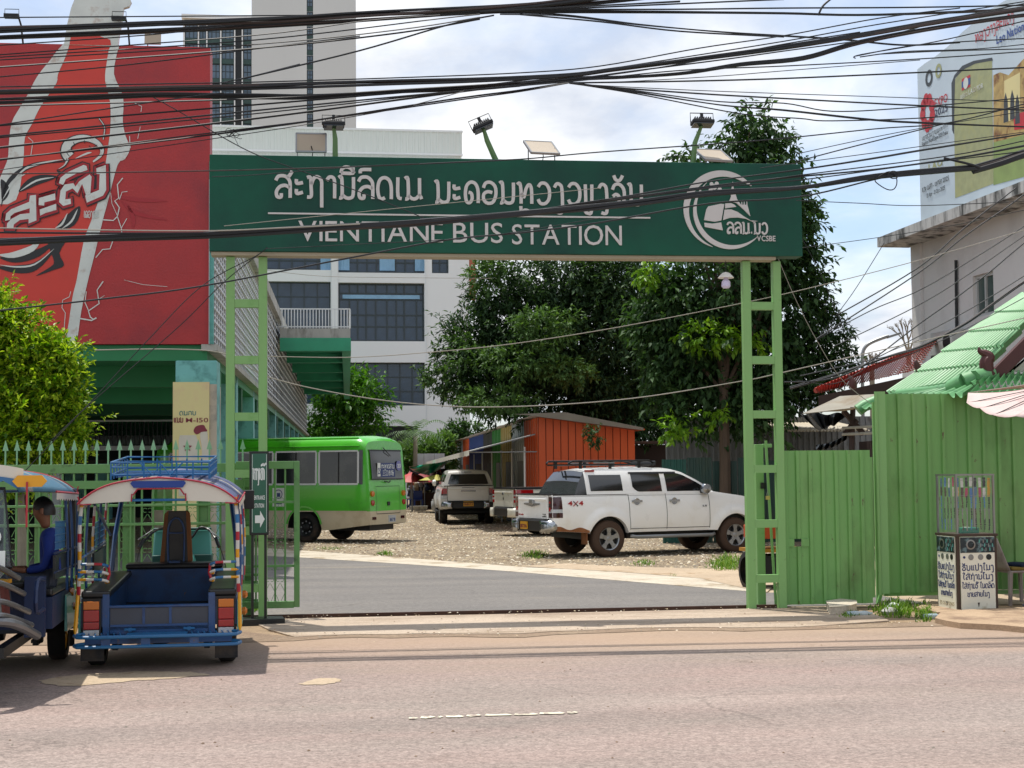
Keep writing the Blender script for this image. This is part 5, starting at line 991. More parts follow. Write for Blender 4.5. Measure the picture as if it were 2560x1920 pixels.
def wheel(par,x,y,r,w,tm,side,kind='alloy',rr=.62,n=28):
    t=thing('wheel',None,None); t.parent=par; t.location=(x,y,r); s=side
    MB().use(tm).lathe([(r*rr,-w/2),(r*.86,-w/2-.004),(r*.97,-w/2+.02),(r,-w/2+.05),(r,w/2-.05),(r*.97,w/2-.02),(r*.86,w/2+.004),(r*rr,w/2)],n,(0,0,0),'y').build('tyre',t,smooth=True,ang=50)
    o=s*w/2
    if kind=='alloy':
        M=MB().use(m_rim).lathe([(r*rr,o+s*.004),(r*rr-.02,o-s*.01),(r*rr-.035,o-s*.06)],n,(0,0,0),'y')
        for k in range(5):
            a=2*math.pi*k/5+math.pi/2; c,q=math.cos(a),math.sin(a); hw=.035
            for (r0,w0,r1,w1) in ((.03,.055,r*.34,.036),(r*.34,.036,r*rr-.01,.062)):
                P=[(r0*c-w0*q*sg,o-s*dd,r0*q+w0*c*sg) for sg in (-1,1) for dd in (.012,.05)]+[(r1*c-w1*q*sg,o-s*dd,r1*q+w1*c*sg) for sg in (-1,1) for dd in (.005,.05)]
                M.add(P,[(0,2,6,4),(0,4,5,1),(2,3,7,6),(1,5,7,3)])
        M.lathe([(0,o),(.045,o-s*.004),(.06,o-s*.02)],12,(0,0,0),'y'); M.build('rim',t,smooth=True,ang=30)
        MB().use(m_hub).lathe([(0,o-s*.07),(r*rr-.02,o-s*.07)],20,(0,0,0),'y').build('brake',t)
    else:
        M=MB().use(m_hub).lathe([(r*rr,o-s*.01),(r*rr-.04,o-s*.05),(.12,o-s*.08),(.1,o-s*.02),(.05,o+s*.01),(0,o+s*.015)],n,(0,0,0),'y'); M.build('rim',t,smooth=True,ang=40)
        for k in range(8):
            a=2*math.pi*k/8; MB().use(m_alu).lathe([(0,o-s*.04),(.02,o-s*.04),(.02,o-s*.06)],8,(.15*math.cos(a),0,.15*math.sin(a)),'y').build('hole',t)
    return t
def skin(M,x0,x1,zl,zu,wf,side,off=0.,rows=8,step=.05):
    n=max(1,int(round((x1-x0)/step)))
    def fn(s,t):
        x=x0+(x1-x0)*s; a,b=(zl(x) if callable(zl) else zl),(zu(x) if callable(zu) else zu); z=a+(b-a)*t; return (x,side*(wf(x,z)+off),z)
    M.grid(n,rows,fn); return M
def lerp(pts):
    def f(x):
        if x<=pts[0][0]: return pts[0][1]
        for (a,b),(c,d) in zip(pts,pts[1:]):
            if x<=c: return b+(d-b)*(x-a)/(c-a)
        return pts[-1][1]
    return f
def pickup(label,loc,rz,mb,kind,tm=m_tyre,group='pickups parked on the gravel'):
    t=thing('pickup_truck',label,'pickup truck',loc,rz,group); XR,XF,AR=1.27,4.365,.47
    belt=1.29
    def base(x): return .50 if x>1.0 else .50+.06*(1-x)
    def zl(x):
        z=base(x)
        for xc in (XR,XF):
            d=abs(x-xc)
            if d<AR: z=max(z,.37+math.sqrt(AR*AR-d*d))
        return z
    zu=lerp([(0,belt),(3.75,belt+.02),(3.95,1.30),(4.6,1.21),(5.0,1.10),(5.15,1.0),(5.22,.85)])
    def wf(x,z):
        w=.905-.085*abs((z-.82)/.48)**2.2
        for xc in (XR,XF):
            d=math.hypot(x-xc,(z-.37)); w+=.055*max(0,1-abs(d-AR-.03)/.16)**.7 if z>.4 else 0
        if x<.16: w-=.05*(1-x/.16)**2
        if x>4.55: w-=.30*((x-4.55)/.67)**2.2
        return w
    M=MB().use(mb)
    for s in (-1,1): skin(M,0,5.22,zl,zu,wf,s,0,10,.04)
    # arch lips returning inward
    for s in (-1,1):
        for xc in (XR,XF):
            M.grid(20,1,lambda a,b,s=s,xc=xc:(lambda th:(xc-AR*math.cos(th),s*(wf(xc-AR*math.cos(th),.37+AR*math.sin(th))-b*.12),.37+AR*math.sin(th)))(math.pi*(.08+.84*a)))
    M.grid(26,10,lambda s,q:(3.75+1.47*s,(2*q-1)*wf(3.75+1.47*s,zu(3.75+1.47*s)),zu(3.75+1.47*s)+.05*(1-(2*q-1)**2)*(1-s*.5)))
    M.grid(1,10,lambda s,q:(5.22,(2*q-1)*wf(5.22,.7),.5+.35*s)); M.build('body',t,smooth=True,ang=40,fix=False)
    MB().use(m_blp).bb(.9,5.0,-.62,.62,.36,.62).bb(.3,5.1,-.74,.74,.6,.95).build('underbody',t)
    for xc in (XR,XF):
        MB().use(m_blp).lathe([(AR+.0,-.80),(AR+.0,.80)],24,(xc,0,.37),'y',0,math.pi).build('wheel_well',t)
    # rear face
    wz=wf(0,.95)
    if kind=='canopy': g0=1.30
    M=MB().use(mb).bb(-.035,.0,-.69,.69,.80,belt).box((-.04,0,1.2),(.03,1.3,.05)).build('tailgate',t,bevel=.012)
    MB().use(mb).bb(-.012,.01,-wz,-.70,.56,belt).build('rear_corner',t,bevel=.01); MB().use(mb).bb(-.012,.01,.70,wz,.56,belt).build('rear_corner',t,bevel=.01)
    MB().use(m_blp).bb(-.05,1.78,-.82,-.76,belt,belt+.02).bb(-.05,1.78,.76,.82,belt,belt+.02).bb(-.05,-.0,-.76,.76,belt,belt+.02).build('bed_rail',t)
    MB().use(m_blp).bb(-.1,.02,-.56,.56,.55,.79).bb(-.13,.0,-.5,.5,.74,.77).build('bumper_step',t,bevel=.01)
    for s in (-1,1):
        q=[(-.12,.50),(-.12,.78),(-.13,.80),(-.12,.93)]
        M=MB().use(m_chr if kind!='open' else mb)
        M.grid(6,3,lambda a,b,s=s:(-.13+.30*max(0,a-.45)**1.5*2,s*(.50+.36*min(1,a*1.3)+.03*math.sin(b*3.1)),.53+.24*b)); M.build('bumper_corner',t,smooth=True,solid=.02)
        if kind=='sport': lz,cols=(.83,1.25),((.83,.93,m_rld),(.93,1.0,m_cl),(1.0,1.08,m_rld),(1.08,1.18,m_rld),(1.18,1.25,m_rld))
        elif kind=='canopy': cols=((.86,.98,m_cl),(.98,1.04,m_rld),(1.04,1.22,m_rl))
        else: cols=((.92,1.0,m_rl),(1.0,1.05,m_cl),(1.05,1.1,m_rl),(1.1,1.14,m_cl),(1.14,1.27,m_rl))
        lp=thing('tail_lamp',None,None); lp.parent=t
        for a,b,m in cols:
            M=MB().use(m); x1=.20 if kind!='open' else (.26 if b<1.15 else .5)
            skin(M,0,x1,a,b,wf,s,.008,2,.05); M.bb(-.022,-.012,s*.71,s*(wz+.004),a,b); M.build('lens',lp,smooth=True,ang=40)
        if kind=='sport': MB().use(m_rl).bb(-.03,-.023,s*.735,s*.8,1.12,1.16).bb(-.03,-.023,s*.735,s*.8,.96,1.04).build('lens',lp)
    if kind=='sport':
        MB().use(m_chr).prism([(-.36,1.12),(.36,1.12),(.36,1.09),(0,1.045),(-.36,1.09)],-.06,-.045,'x').build('chrome_bar',t); MB().use(m_chr).box((-.065,0,1.145),(.03,.2,.1)).build('handle',t,bevel=.02)
        for (yy,z,tx) in ((.62,.92,'TURBO'),(-.52,.88,'VGS')): pass
    elif kind=='canopy':
        MB().use(m_chr).box((-.06,0,1.13),(.03,.5,.045)).build('handle',t,bevel=.015); MB().use(m_dim).box((-.037,0,1.225),(.02,.42,.03)).build('handle_slot',t)
    else:
        MB().use(m_chr).box((-.05,0,1.16),(.03,.1,.07)).build('handle',t,bevel=.01); MB().use(m_bk).prism([(0,.98),(.03,1.03),(0,1.08),(-.03,1.03)],-.045,-.038,'x').build('emblem',t)
    for s in (-1,1):
        M=MB().use(m_blp); skin(M,0,1.74,belt-.012,belt+.014,wf,s,.006,1,.1); M.build('bed_rail',t)
    # plate
    e=thing('plate_holder',None,None); e.parent=t; e.rotation_euler=(0,0,-math.pi/2); e.location=(-.105,0,0)
    pz0,px0=(.58,.26) if kind=='sport' else (.62,0)
    if kind!='open':
        MB().use(m_pl).bb(-.17-px0,.17-px0,-.012,0,pz0,pz0+.17).build('plate',e); latin('7286' if kind=='sport' else '8173',-.06-px0,pz0+.03,.2,.075,m_mar,e,.003,-.013,joined=True,name='lettering',bold=.03); lao('ດຂ',-.15-px0,pz0+.03,.08,.07,m_mar,e,.2,.003,-.013,joined=True,name='lettering')
    if kind=='sport':
        e2=thing('badge',None,None); e2.parent=t; e2.location=(0,-.0,0)
        m4=mat('decal_red','#a1161c',.4); m4b=mat('decal_dark','#2a1416',.4)
        latin('4',.33,1.08,.1,.085,m4,e2,.004,-.895,joined=True,name='lettering',bold=.05); latin('4',.58,1.08,.1,.085,m4,e2,.004,-.895,joined=True,name='lettering',bold=.05)
        for sg in (-1,1): MB().use(m4b if sg>0 else m4).box((.505,-.897,1.11),(.15,.004,.018),ry=sg*.75).build('lettering',e2)
        latin('LS',3.55,1.0,.1,.035,m_dim,e2,.004,-.905,joined=True,name='lettering',bold=.04)
        e3=thing('badge',None,None); e3.parent=t; e3.rotation_euler=(0,0,-math.pi/2); e3.location=(-.037,0,0)
        latin('Hi-Lander',-.66,.86,.24,.04,m4,e3,.003,0,joined=True,name='lettering',bold=.03); latin('VGS',.46,.88,.16,.03,m_dim,e3,.003,0,joined=True,name='lettering',bold=.05); latin('TURBO',.44,.84,.2,.025,m_dim,e3,.003,0,joined=True,name='lettering',bold=.05)
    # greenhouse
    if kind=='sport': roof=lerp([(.52,belt+.01),(.64,1.54),(.80,1.75),(1.1,1.80),(2.2,1.83),(2.9,1.80),(3.15,1.735),(3.5,1.56),(3.95,1.31)])
    elif kind=='canopy': roof=lerp([(.0,belt+.01),(.06,1.45),(.17,1.74),(.25,1.78),(1.1,1.81),(2.2,1.82),(2.9,1.79),(3.15,1.72),(3.5,1.55),(3.95,1.31)])
    else: roof=lerp([(1.74,belt+.01),(1.80,1.6),(1.86,1.74),(2.2,1.79),(2.9,1.78),(3.15,1.72),(3.5,1.55),(3.95,1.31)])
    X0=.0 if kind=='canopy' else (.52 if kind=='sport' else 1.74)
    def wg(x,z): return .83-(z-belt)/.52*.155-(.05*((z-belt)/.52)**4)-(.1*max(0,(x-3.4)/.5)**2)
    M=MB().use(mb); a0=.80 if kind=='sport' else X0
    for s in (-1,1): skin(M,a0,3.95,belt,roof,wg,s,0,8,.03)
    M.grid(130,10,lambda s,q:(lambda x:(x,(2*q-1)*wg(x,roof(x)),roof(x)+.035*(1-(2*q-1)**2)))(a0+(3.95-a0)*s)); M.build('cab',t,smooth=True,ang=45)
    def glass(x0,x1,zlo,zhi,name='side_window'):
        for s in (-1,1): M=MB().use(m_cg); skin(M,x0,x1,zlo,zhi,wg,s,.007,4,.05); M.build(name,t,smooth=True)
    hi=lambda x:min(1.715,roof(x)-.055)
    glass(1.90,2.60,lambda x:1.335+.1*max(0,(2.05-x)/.15)**2,hi); glass(2.72,3.68,1.335,lambda x:max(1.336,hi(x)))
    if kind=='sport':
        glass(.90,1.66,lambda x:1.36,lambda x:1.69-.0*x,'canopy_window')
        M=MB().use(m_cg)
        for s in (-1,1): skin(M,.52,.80,belt,roof,wg,s,0,6,.04)
        M.grid(12,8,lambda s,q:(lambda x:(x,(2*q-1)*wg(x,roof(x)),roof(x)+.03*(1-(2*q-1)**2)*s))(.52+.28*s)); MB().use(m_bk).bb(.02,.6,-.78,.78,belt-.02,belt+.005).build('bed_cover',t); M.build('canopy_glass',t,smooth=True,ang=50)
        MB().use(m_rl).box((.95,-.665,1.775),(.22,.02,.035)).build('brake_light',t)
        rk=thing('roof_rack',None,None); rk.parent=t
        rz_=1.93
        for s in (-1,1):
            MB().use(m_bk).tube([(.55,s*.5,rz_),(.62,s*.56,rz_+.05),(2.45,s*.56,rz_+.05),(2.6,s*.5,rz_+.0)],.022,6).build('side_rail',rk); MB().use(m_bk).tube([(.6,s*.56,rz_-.03),(2.6,s*.56,rz_-.03)],.016,6).build('side_rail',rk)
            for x in (.8,1.5,2.2): MB().use(m_bk).box((x,s*.56,rz_-.03),(.06,.03,.16)).build('foot',rk)
            MB().use(m_alu).box((1.35,s*.575,rz_+.01),(.5,.008,.025)).build('label_strip',rk)
        for k in range(9): MB().use(m_bk).bb(.6+k*.24,.64+k*.24,-.55,.55,rz_-.03,rz_-.01).build('cross_bar',rk)
        MB().use(m_bk).box((2.62,0,rz_),(.05,1.05,.1),ry=.4).build('wind_deflector',rk,bevel=.02)
    if kind=='canopy':
        M=MB().use(m_cg); M.grid(8,4,lambda s,q:(lambda z:(lerp([(belt,.0),(1.45,.06),(1.74,.17)])(z)-.022-.03*(1-(2*s-1)**2),(2*s-1)*(wg(.1,z)-.13),z))(1.36+.33*q)); M.build('rear_window',t,smooth=True); glass(.35,1.6,1.37,lambda x:1.68,'canopy_window')
        MB().use(m_rld).box((.13,0,1.76),(.03,.25,.02)).build('brake_light',t)
    if kind=='open':
        M=MB().use(m_cg); M.grid(6,4,lambda s,q:(lambda z:(lerp([(belt,1.74),(1.6,1.8),(1.74,1.86)])(z)-.012,(2*s-1)*(wg(1.8,z)-.1),z))(1.36+.33*q)); M.build('rear_window',t,smooth=True); MB().use(m_blp).bb(.05,1.7,-.75,.75,.85,.9).build('bed_floor',t)
        MB().use(m_bk).bb(.02,1.68,-.78,.78,belt+.02,belt+.045).build('tonneau_cover',t)
    M=MB().use(m_cg); M.grid(8,6,lambda s,q:(lambda x:(x+.01,(2*q-1)*(wg(x,roof(x))-.05),roof(x)+.035*(1-(2*q-1)**2)+.008))(3.2+.68*s)); M.build('windscreen',t,smooth=True)
    # doors
    for s in (-1,1):
        for x in (1.76,2.66,3.72):
            M=MB().use(m_dim); skin(M,x,x+.012,lambda x_:max(.55,zl(x_)+.01),belt,wf,s,.004,8,.02); M.build('door_gap',t)
        M=MB().use(m_dim); skin(M,1.76,3.72,.565,.577,wf,s,.004,1,.3); skin(M,.12,3.72,1.255,1.26,wf,s,.002,1,.3); M.build('sill_gap',t)
        for x in (1.95,2.86):
            h=MB().use(m_chr).box((x,s*.895,1.14),(.24,.03,.045)).lathe([(0,s*.89),(.07,s*.9),(.075,s*.885)],12,(x,0,1.13),'y').build('door_handle',t,smooth=True,ang=40)
        M=MB().use(m_blp); skin(M,1.85,3.0,lambda x:hi(x)-.01,lambda x:hi(x)+.03,wg,s,.02,1,.08); M.build('rain_visor',t)
        mm=MB().use(m_chr if kind=='sport' else mb).lathe([(0,.0),(.10,.02),(.12,.07),(.1,.13),(0,.16)],12,(3.58,s*.9-(.16 if s<0 else 0),1.38),'y').use(m_blp).box((3.62,s*.86,1.33),(.16,.12,.1)).build('mirror',t,smooth=True,ang=40)
        MB().use(m_alu if kind=='sport' else m_blp).tube([(1.8,s*.86,.42),(1.9,s*.93,.40),(3.75,s*.93,.40),(3.85,s*.86,.42)],.04,8).build('side_step',t,smooth=True)
    if kind=='sport':
        M=MB().use(m_mud); skin(M,.03,.8,lambda x:base(x)+.002,lambda x:base(x)+.07+.03*math.sin(x*13),wf,-1,.004,2,.04); M.build('mud_patch',t)
        MB().use(m_mud).box((.78,-.74,.42),(.02,.24,.3)).build('mud_flap',t)
    for xc in (XR,XF):
        for s in (-1,1): wheel(t,xc,s*.78,.378,.26,tm,s)
    MB().use(m_hub).tube([(XR,-.7,.36),(XR,.7,.36)],.06,6).build('axle',t)
    for s in (-1,1): MB().use(m_cl).box((5.08,s*.62,.92),(.12,.26,.14)).build('headlamp',t,bevel=.02)
    return t
p=G(1517.5,1392.5); an=R(25.5); c,s_=math.cos(an),math.sin(an)
# right rear wheel contact is local (1.27,-.80)
pickup('white pickup with roof rack, muddy tyres and red 4x4 decal',(p.x-(1.27*c+.80*s_),p.y-(1.27*s_-.80*c),0),an,m_wb,'sport',m_tyred)
pickup('silver pickup with a canopy and wide dark rear window, parked tail towards the gate',(W(1171,1300,51).x,51,0),R(95.5),m_ws,'canopy')
pickup('cream pickup with big red tail lamps between the silver and the muddy pickup',(W(1262,1300,42).x,42,0),R(22),mat('car_cream','#d0cdc0',.3,0,.04,1,coat=.5),'open')
# ---------------------------------------------------------------- bus
m_bg=mat('bus_green','#48b522',.3,0,.04,.6,coat=.7,c2='#3a8a20',c2s=.8); m_bc=mat('bus_cream','#c3b79c',.4,0,.06,1,coat=.3,c2='#a8977a',c2s=1.2,c2p=(.55,.75)); m_bw=mat('bus_window_frame','#d2d4d5',.35,.0,.03)
m_bgl=mat('bus_glass','#15181a',.06,0,.3,.8,spec=.6,coat=.2,c2='#4a4a46',c2s=.9,c2p=(.5,.7))
ba=R(154.5); cl=W(921,1300,38.3); bx=(cl.x-(-math.sin(ba))*1.0,cl.y-math.cos(ba)*1.0,0)
bus=thing('minibus','bright green and cream minibus parked behind the fence with its tail to the yard','bus',bx,ba)
BLN,BW_=6.9,1.0
def bsec(x):
    e=max(0,1-x/.28)**2; e2=max(0,1-(BLN-x)/.5)**2; w=BW_*(1-.07*e-.1*e2); h=.13*e+.25*e2
    q=[(w*.985,.80),(w,.95),(w,1.45),(w*.985,2.30),(w*.965,2.45),(w*.90,2.58-h*.5),(w*.78,2.66-h*.8),(w*.5,2.71-h),(0,2.73-h)]
    return q+[(-a,b) for a,b in q[-2::-1]]
def bxo(x,z):  return x
xs=[0,.04,.1,.18,.28,.6]+[.6+i*.6 for i in range(1,10)]+[6.3,6.5,6.7,6.82,6.9]
M=MB().use(m_bg); secs=[bsec(x) for x in xs]; k=len(secs[0]); vs=[]
for x,s in zip(xs,secs): vs+=[(x+(.16*((b-.8)/1.9)**2 if x<.3 else 0)-(.25*((b-.8)/1.9)**2 if x>6.4 else 0),a,b) for a,b in s]
fs=[(i*k+j,i*k+j+1,(i+1)*k+j+1,(i+1)*k+j) for i in range(len(xs)-1) for j in range(k-1)]; fs+=[tuple(range(k)),tuple((len(xs)-1)*k+j for j in range(k))]
M.add(vs,fs); M.build('body',bus,smooth=True,ang=30)
def bw(x,z): return BW_*(.985-.03*max(0,(.6-z)/.3)**2)-.07*max(0,1-x/.28)**2-.1*max(0,1-(BLN-x)/.5)**2
XB=1.92; AB=.50
def bzl(x):
    z=.32+ (.14*max(0,(1.2-x)/1.2))
    for xc in (XB,XB+3.7):
        d=abs(x-xc)
        if d<AB: z=max(z,.39+math.sqrt(AB*AB-d*d))
    return z
M=MB().use(m_bc)
for s in (-1,1): skin(M,0,BLN,lambda x:min(.798,bzl(x)),.80,bw,s,0,5,.05)
M.quad((0,-bw(0,.5),.46),(0,bw(0,.5),.46),(0,bw(0,.8),.80),(0,-bw(0,.8),.80)); M.build('skirt',bus,smooth=True,ang=40)
for s in (-1,1):
    for xc in (XB,XB+3.7):
        MM=MB().use(m_bg); MM.grid(20,2,lambda a,b,s=s,xc=xc:(lambda th:(xc-(AB+.05*b)*math.cos(th),s*(bw(xc,.7)+.02),.39+(AB+.05*b)*math.sin(th)))(math.pi*(.05+.9*a))); MM.build('arch_trim',bus)
        MB().use(m_blp).lathe([(AB,s*.3),(AB,s*.96)],20,(xc,0,.39),'y',0,math.pi).lathe([(0,s*.3),(AB,s*.3)],20,(xc,0,.39),'y',0,math.pi).build('wheel_well',bus)
        wheel(bus,xc,s*.83,.39,.22,m_tyre,s,'steel')
MB().use(m_blp).bb(.6,6.6,-.8,.8,.36,.8).bb(.2,1.3,-.6,.6,.3,.5).build('underbody',bus)
yw=lambda z:BW_*(1-.015*max(0,(z-1.45)/.85))
for s in (-1,1):
    for i,(a,b) in enumerate(((.30,1.45),(1.55,2.78),(2.88,4.08),(4.18,5.35),(5.45,6.2))):
        w_=thing('side_window',None,None); w_.parent=bus
        P=lambda x,z,o:(x,s*(yw(z)+o),z)
        MB().use(m_bgl).quad(P(a,1.5,.006),P(b,1.5,.006),P(b,2.33,.006),P(a,2.33,.006)).build('pane',w_)
        for (p_,q_,r_,t_) in ((a,b,1.47,1.515),(a,b,2.31,2.35),(a-.03,a+.02,1.515,2.31),(b-.02,b+.03,1.515,2.31),((a+b)/2-.012,(a+b)/2+.012,1.515,2.31)):
            MB().use(m_bw if p_!=(a+b)/2-.012 else m_dim).add([P(p_,r_,.004),P(q_,r_,.004),P(q_,t_,.004),P(p_,t_,.004),P(p_,r_,.02),P(q_,r_,.02),P(q_,t_,.02),P(p_,t_,.02)],[(0,1,2,3),(4,7,6,5),(0,4,5,1),(1,5,6,2),(2,6,7,3),(3,7,4,0)]).build('frame',w_)
    MB().use(m_bgl).quad((.17,s*(.99),1.48),(.27,s*(1.004),1.48),(.27,s*(.99),2.35),(.17,s*(.975),2.35)).build('quarter_glass',bus)
    MB().use(m_bg).tube([(.28,s*.965,2.46),(6.3,s*.965,2.46)],.018,5).tube([(.4,s*.80,2.66),(6,s*.80,2.66)],.02,5).build('gutter',bus)
    MB().use(m_bc).bb(.05,6.8,s*.985,s*1.0,.79,.815).build('moulding',bus)
def rq(y0,y1,z0,z1,o,m,name='rear_panel'):
    f=lambda z:.16*((z-.8)/1.9)**2-o
    return MB().use(m).grid(6,6,lambda a,b:(f(z0+(z1-z0)*b),y0+(y1-y0)*a,z0+(z1-z0)*b)).build(name,bus,smooth=True)
rq(-.78,.78,1.62,2.32,.012,m_bgl,'rear_window'); rq(-.82,.82,1.59,1.62,.012,m_blp,'seal'); rq(-.82,.82,2.32,2.36,.012,m_blp,'seal')
rq(-.60,.60,.72,.735,.006,m_dim,'gap'); rq(-.60,-.59,.735,1.42,.004,m_dim,'gap'); rq(.59,.60,.735,1.42,.004,m_dim,'gap'); rq(-.60,.60,1.42,1.43,.006,m_dim,'gap')
for s in (-1,1):
    for z,m in ((1.24,m_am),(1.01,m_rl)): MB().use(m).lathe([(0,-.03),(.07,-.025),(.075,.0),(.075,.03)],16,(0,s*.79,z),'x').build('tail_lamp',bus,smooth=True,ang=40)
    MB().use(m_rld).box((-.005,s*.72,.62),(.02,.18,.07)).build('reflector',bus)
MB().use(m_bk).box((-.01,.0,.98),(.02,.12,.1)).build('latch',bus)
MB().use(m_bk).tube([(.1,.1,2.42),(.04,.0,2.3),(.05,-.2,2.2)],.01,5).tube([(.0,.2,1.55),(-.02,.0,1.52),(.0,-.1,1.56)],.015,5).build('wiper',bus)
e=thing('signage',None,None); e.parent=bus; e.rotation_euler=(0,0,-math.pi/2); e.location=(.03,0,0)
m_sb=mat('sign_blue','#20386e',.4); m_slb=mat('badge_lilac','#6f73a8',.4)
ex0=-.0
MB().use(m_w2).bb(-.50,-.36,-.012,0,1.68,2.02).build('notice',e); latin('25',-.49,1.74,.12,.16,m_sb,e,.003,-.013,joined=True,name='lettering',bold=.02)
MB().use(m_sb).bb(-.34,.38,-.012,0,1.66,2.02).build('notice',e); lao('ຕະຫຼາດສາມ',-.32,1.88,.66,.1,m_w2,e,.15,.003,-.013,joined=True,name='lettering'); latin('三江市场',-.26,1.70,.56,.12,m_w2,e,.003,-.013,joined=True,name='lettering')
MB().use(m_slb).lathe([(0,-.012),(.13,-.01),(.13,0)],20,(.58,0,1.95),'y').build('badge',e); latin('23',.50,1.9,.16,.1,m_w2,e,.004,-.013,joined=True,name='lettering',bold=.03)
MB().use(m_cl).bb(.0,.36,-.04,-.03,.50,.68).build('plate',e); latin('1678',.06,.53,.26,.08,m_sb,e,.003,-.041,joined=True,name='lettering',bold=.03)
# side notice board with a small emblem
m_nb=mat('notice_white','#d9dad6',.5); MB().use(m_nb).bb(2.5,2.88,1.0,1.008,.92,1.40).build('side_notice',bus); MB().use(m_sb).lathe([(.10,1.012),(.12,1.012)],18,(2.69,0,1.24),'y').build('side_emblem',bus); MB().use(m_sb).box((2.69,1.012,1.22),(.1,.004,.1)).build('side_emblem',bus); MB().use(m_sb).box((2.69,1.012,1.0),(.2,.004,.03)).build('side_emblem',bus)
# ---------------------------------------------------------------- people
m_skin=mat('skin','#7d5138',.55,var=.05); m_hair=mat('hair_black','#0d0b0a',.5,var=.1); m_shirt=mat('shirt_blue','#0d2a78',.8,var=.12,sc_=12,bump=.3,bs=14); m_trs=mat('trousers_grey','#3b414d',.8,var=.1); m_mshirt=mat('shirt_maroon','#5a1620',.8,var=.12)
def skinfig(name,parent,verts,edges,mats_,root=0,sub=2):
    me=bpy.data.meshes.new(name); me.from_pydata([v[0] for v in verts],edges,[]); o=bpy.data.objects.new(name,me); COL.objects.link(o); o.parent=parent
    md=o.modifiers.new('skin','SKIN'); md.use_smooth_shade=True
    for i,v in enumerate(verts): r=v[1]; me.skin_vertices[0].data[i].radius=(r,r) if not isinstance(r,tuple) else r
    me.skin_vertices[0].data[root].use_root=True
    sb=o.modifiers.new('sub','SUBSURF'); sb.levels=sub; sb.render_levels=sub; me.materials.append(mats_); return o
def seated(label,loc,rz,shirt,phone=True,sc1=1.):     # faces local +y, seat surface at local z=0
    t=thing('person',label,'person',loc,rz); t.scale=(sc1,)*3
    hz=.56
    # body surface with shirt; arms reach forward to the phone
    V=[((0,0,.09),(.15,.12)),((0,.01,.24),(.145,.105)),((0,.02,.40),(.16,.105)),((0,.03,.50),(.12,.085)),((0,.045,.57),(.06,.06)),
       ((.17,.03,.47),.062),((.22,.02,.33),.05),((.23,.06,.20),.043),((.17,.22,.17),.036),((-.17,.03,.47),.062),((-.22,.02,.33),.05),((-.23,.06,.20),.043),((-.17,.22,.17),.036)]
    E_=[(0,1),(1,2),(2,3),(3,4),(3,5),(5,6),(6,7),(7,8),(3,9),(9,10),(10,11),(11,12)]
    skinfig('body',t,V,E_,shirt)
    L_=[((0,0,.07),(.14,.11)),((.10,.06,.08),.095),((.13,.42,.10),.068),((.13,.45,.02),.055),((.12,.42,-.25),.045),((.12,.46,-.40),.035),((.12,.58,-.42),.035),((-.10,.06,.08),.095),((-.13,.42,.10),.068),((-.13,.45,.02),.055),((-.12,.42,-.25),.045),((-.12,.46,-.40),.035),((-.12,.58,-.42),.035)]
    skinfig('trousers',t,L_,[(0,1),(1,2),(2,3),(3,4),(4,5),(5,6),(0,7),(7,8),(8,9),(9,10),(10,11),(11,12)],m_trs)
    H=[((0,.05,.56),.048),((0,.06,.62),.05),((0,.085,.69),(.072,.085)),((0,.10,.76),(.078,.098)),((0,.09,.83),(.06,.07))]
    hd=skinfig('head',t,H,[(0,1),(1,2),(2,3),(3,4)],m_skin)
    MB().use(m_skin).lathe([(0,.03),(.012,.02),(.018,-.01),(0,-.015)],8,(0,.205,.735)).lathe([(0,.03),(.02,.02),(.02,-.03),(0,-.035)],8,(.082,.09,.74)).lathe([(0,.03),(.02,.02),(.02,-.03),(0,-.035)],8,(-.082,.09,.74)).build('face_features',t,smooth=True)
    MB().use(m_hair).box((.03,.192,.765),(.035,.01,.008)).box((-.03,.192,.765),(.035,.01,.008)).box((.03,.19,.75),(.022,.01,.01)).box((-.03,.19,.75),(.022,.01,.01)).use(mat('lips','#5e3028',.5)).box((0,.192,.69),(.045,.01,.01)).build('eyes_and_mouth',t)
    M=MB().use(m_hair)
    M.grid(20,10,lambda a,b:(.093*math.sin(math.pi*b*.56)*math.cos(2*math.pi*a),.075+.112*math.sin(math.pi*b*.56)*math.sin(2*math.pi*a)-(.0 if math.sin(2*math.pi*a)<0 else .012*b),.765+.115*math.cos(math.pi*b*.56)-(.05*b if math.sin(2*math.pi*a)<.1 else 0)))
    M.build('hair',t,smooth=True)
    for s in (-1,1):
        hv=[((s*.17,.22,.17),.034),((s*.13,.31,.18),.026),((s*.10,.36,.19),(.03,.016)),((s*.08,.385,.20),(.034,.014))]; ee=[(0,1),(1,2),(2,3)]
        skinfig('hand',t,hv,ee,m_skin)
        for k in range(4):
            x0=s*(.105-.018*k); skinfig('finger',t,[((x0,.385,.20),.009),((x0-s*.005,.42+.004*(k in(1,2)),.205),.0085),((x0-s*.02,.432,.228),.0075)],[(0,1),(1,2)],m_skin,0,1)
        skinfig('thumb',t,[((s*.115,.365,.205),.011),((s*.09,.385,.235),.009),((s*.07,.39,.25),.008)],[(0,1),(1,2)],m_skin,0,1)
    if phone: 
        ph=thing('mobile_phone','dark mobile phone held in the seated driver hands','phone',t.matrix_basis@Vector((0,.41,.215)),rz); MB().use(m_bk).box((0,0,.0),(.15,.012,.075),rx=-.6).build('case',ph,bevel=.004); MB().use(m_cg).box((0,-.008,.004),(.135,.003,.065),rx=-.6).build('screen',ph)
    return t
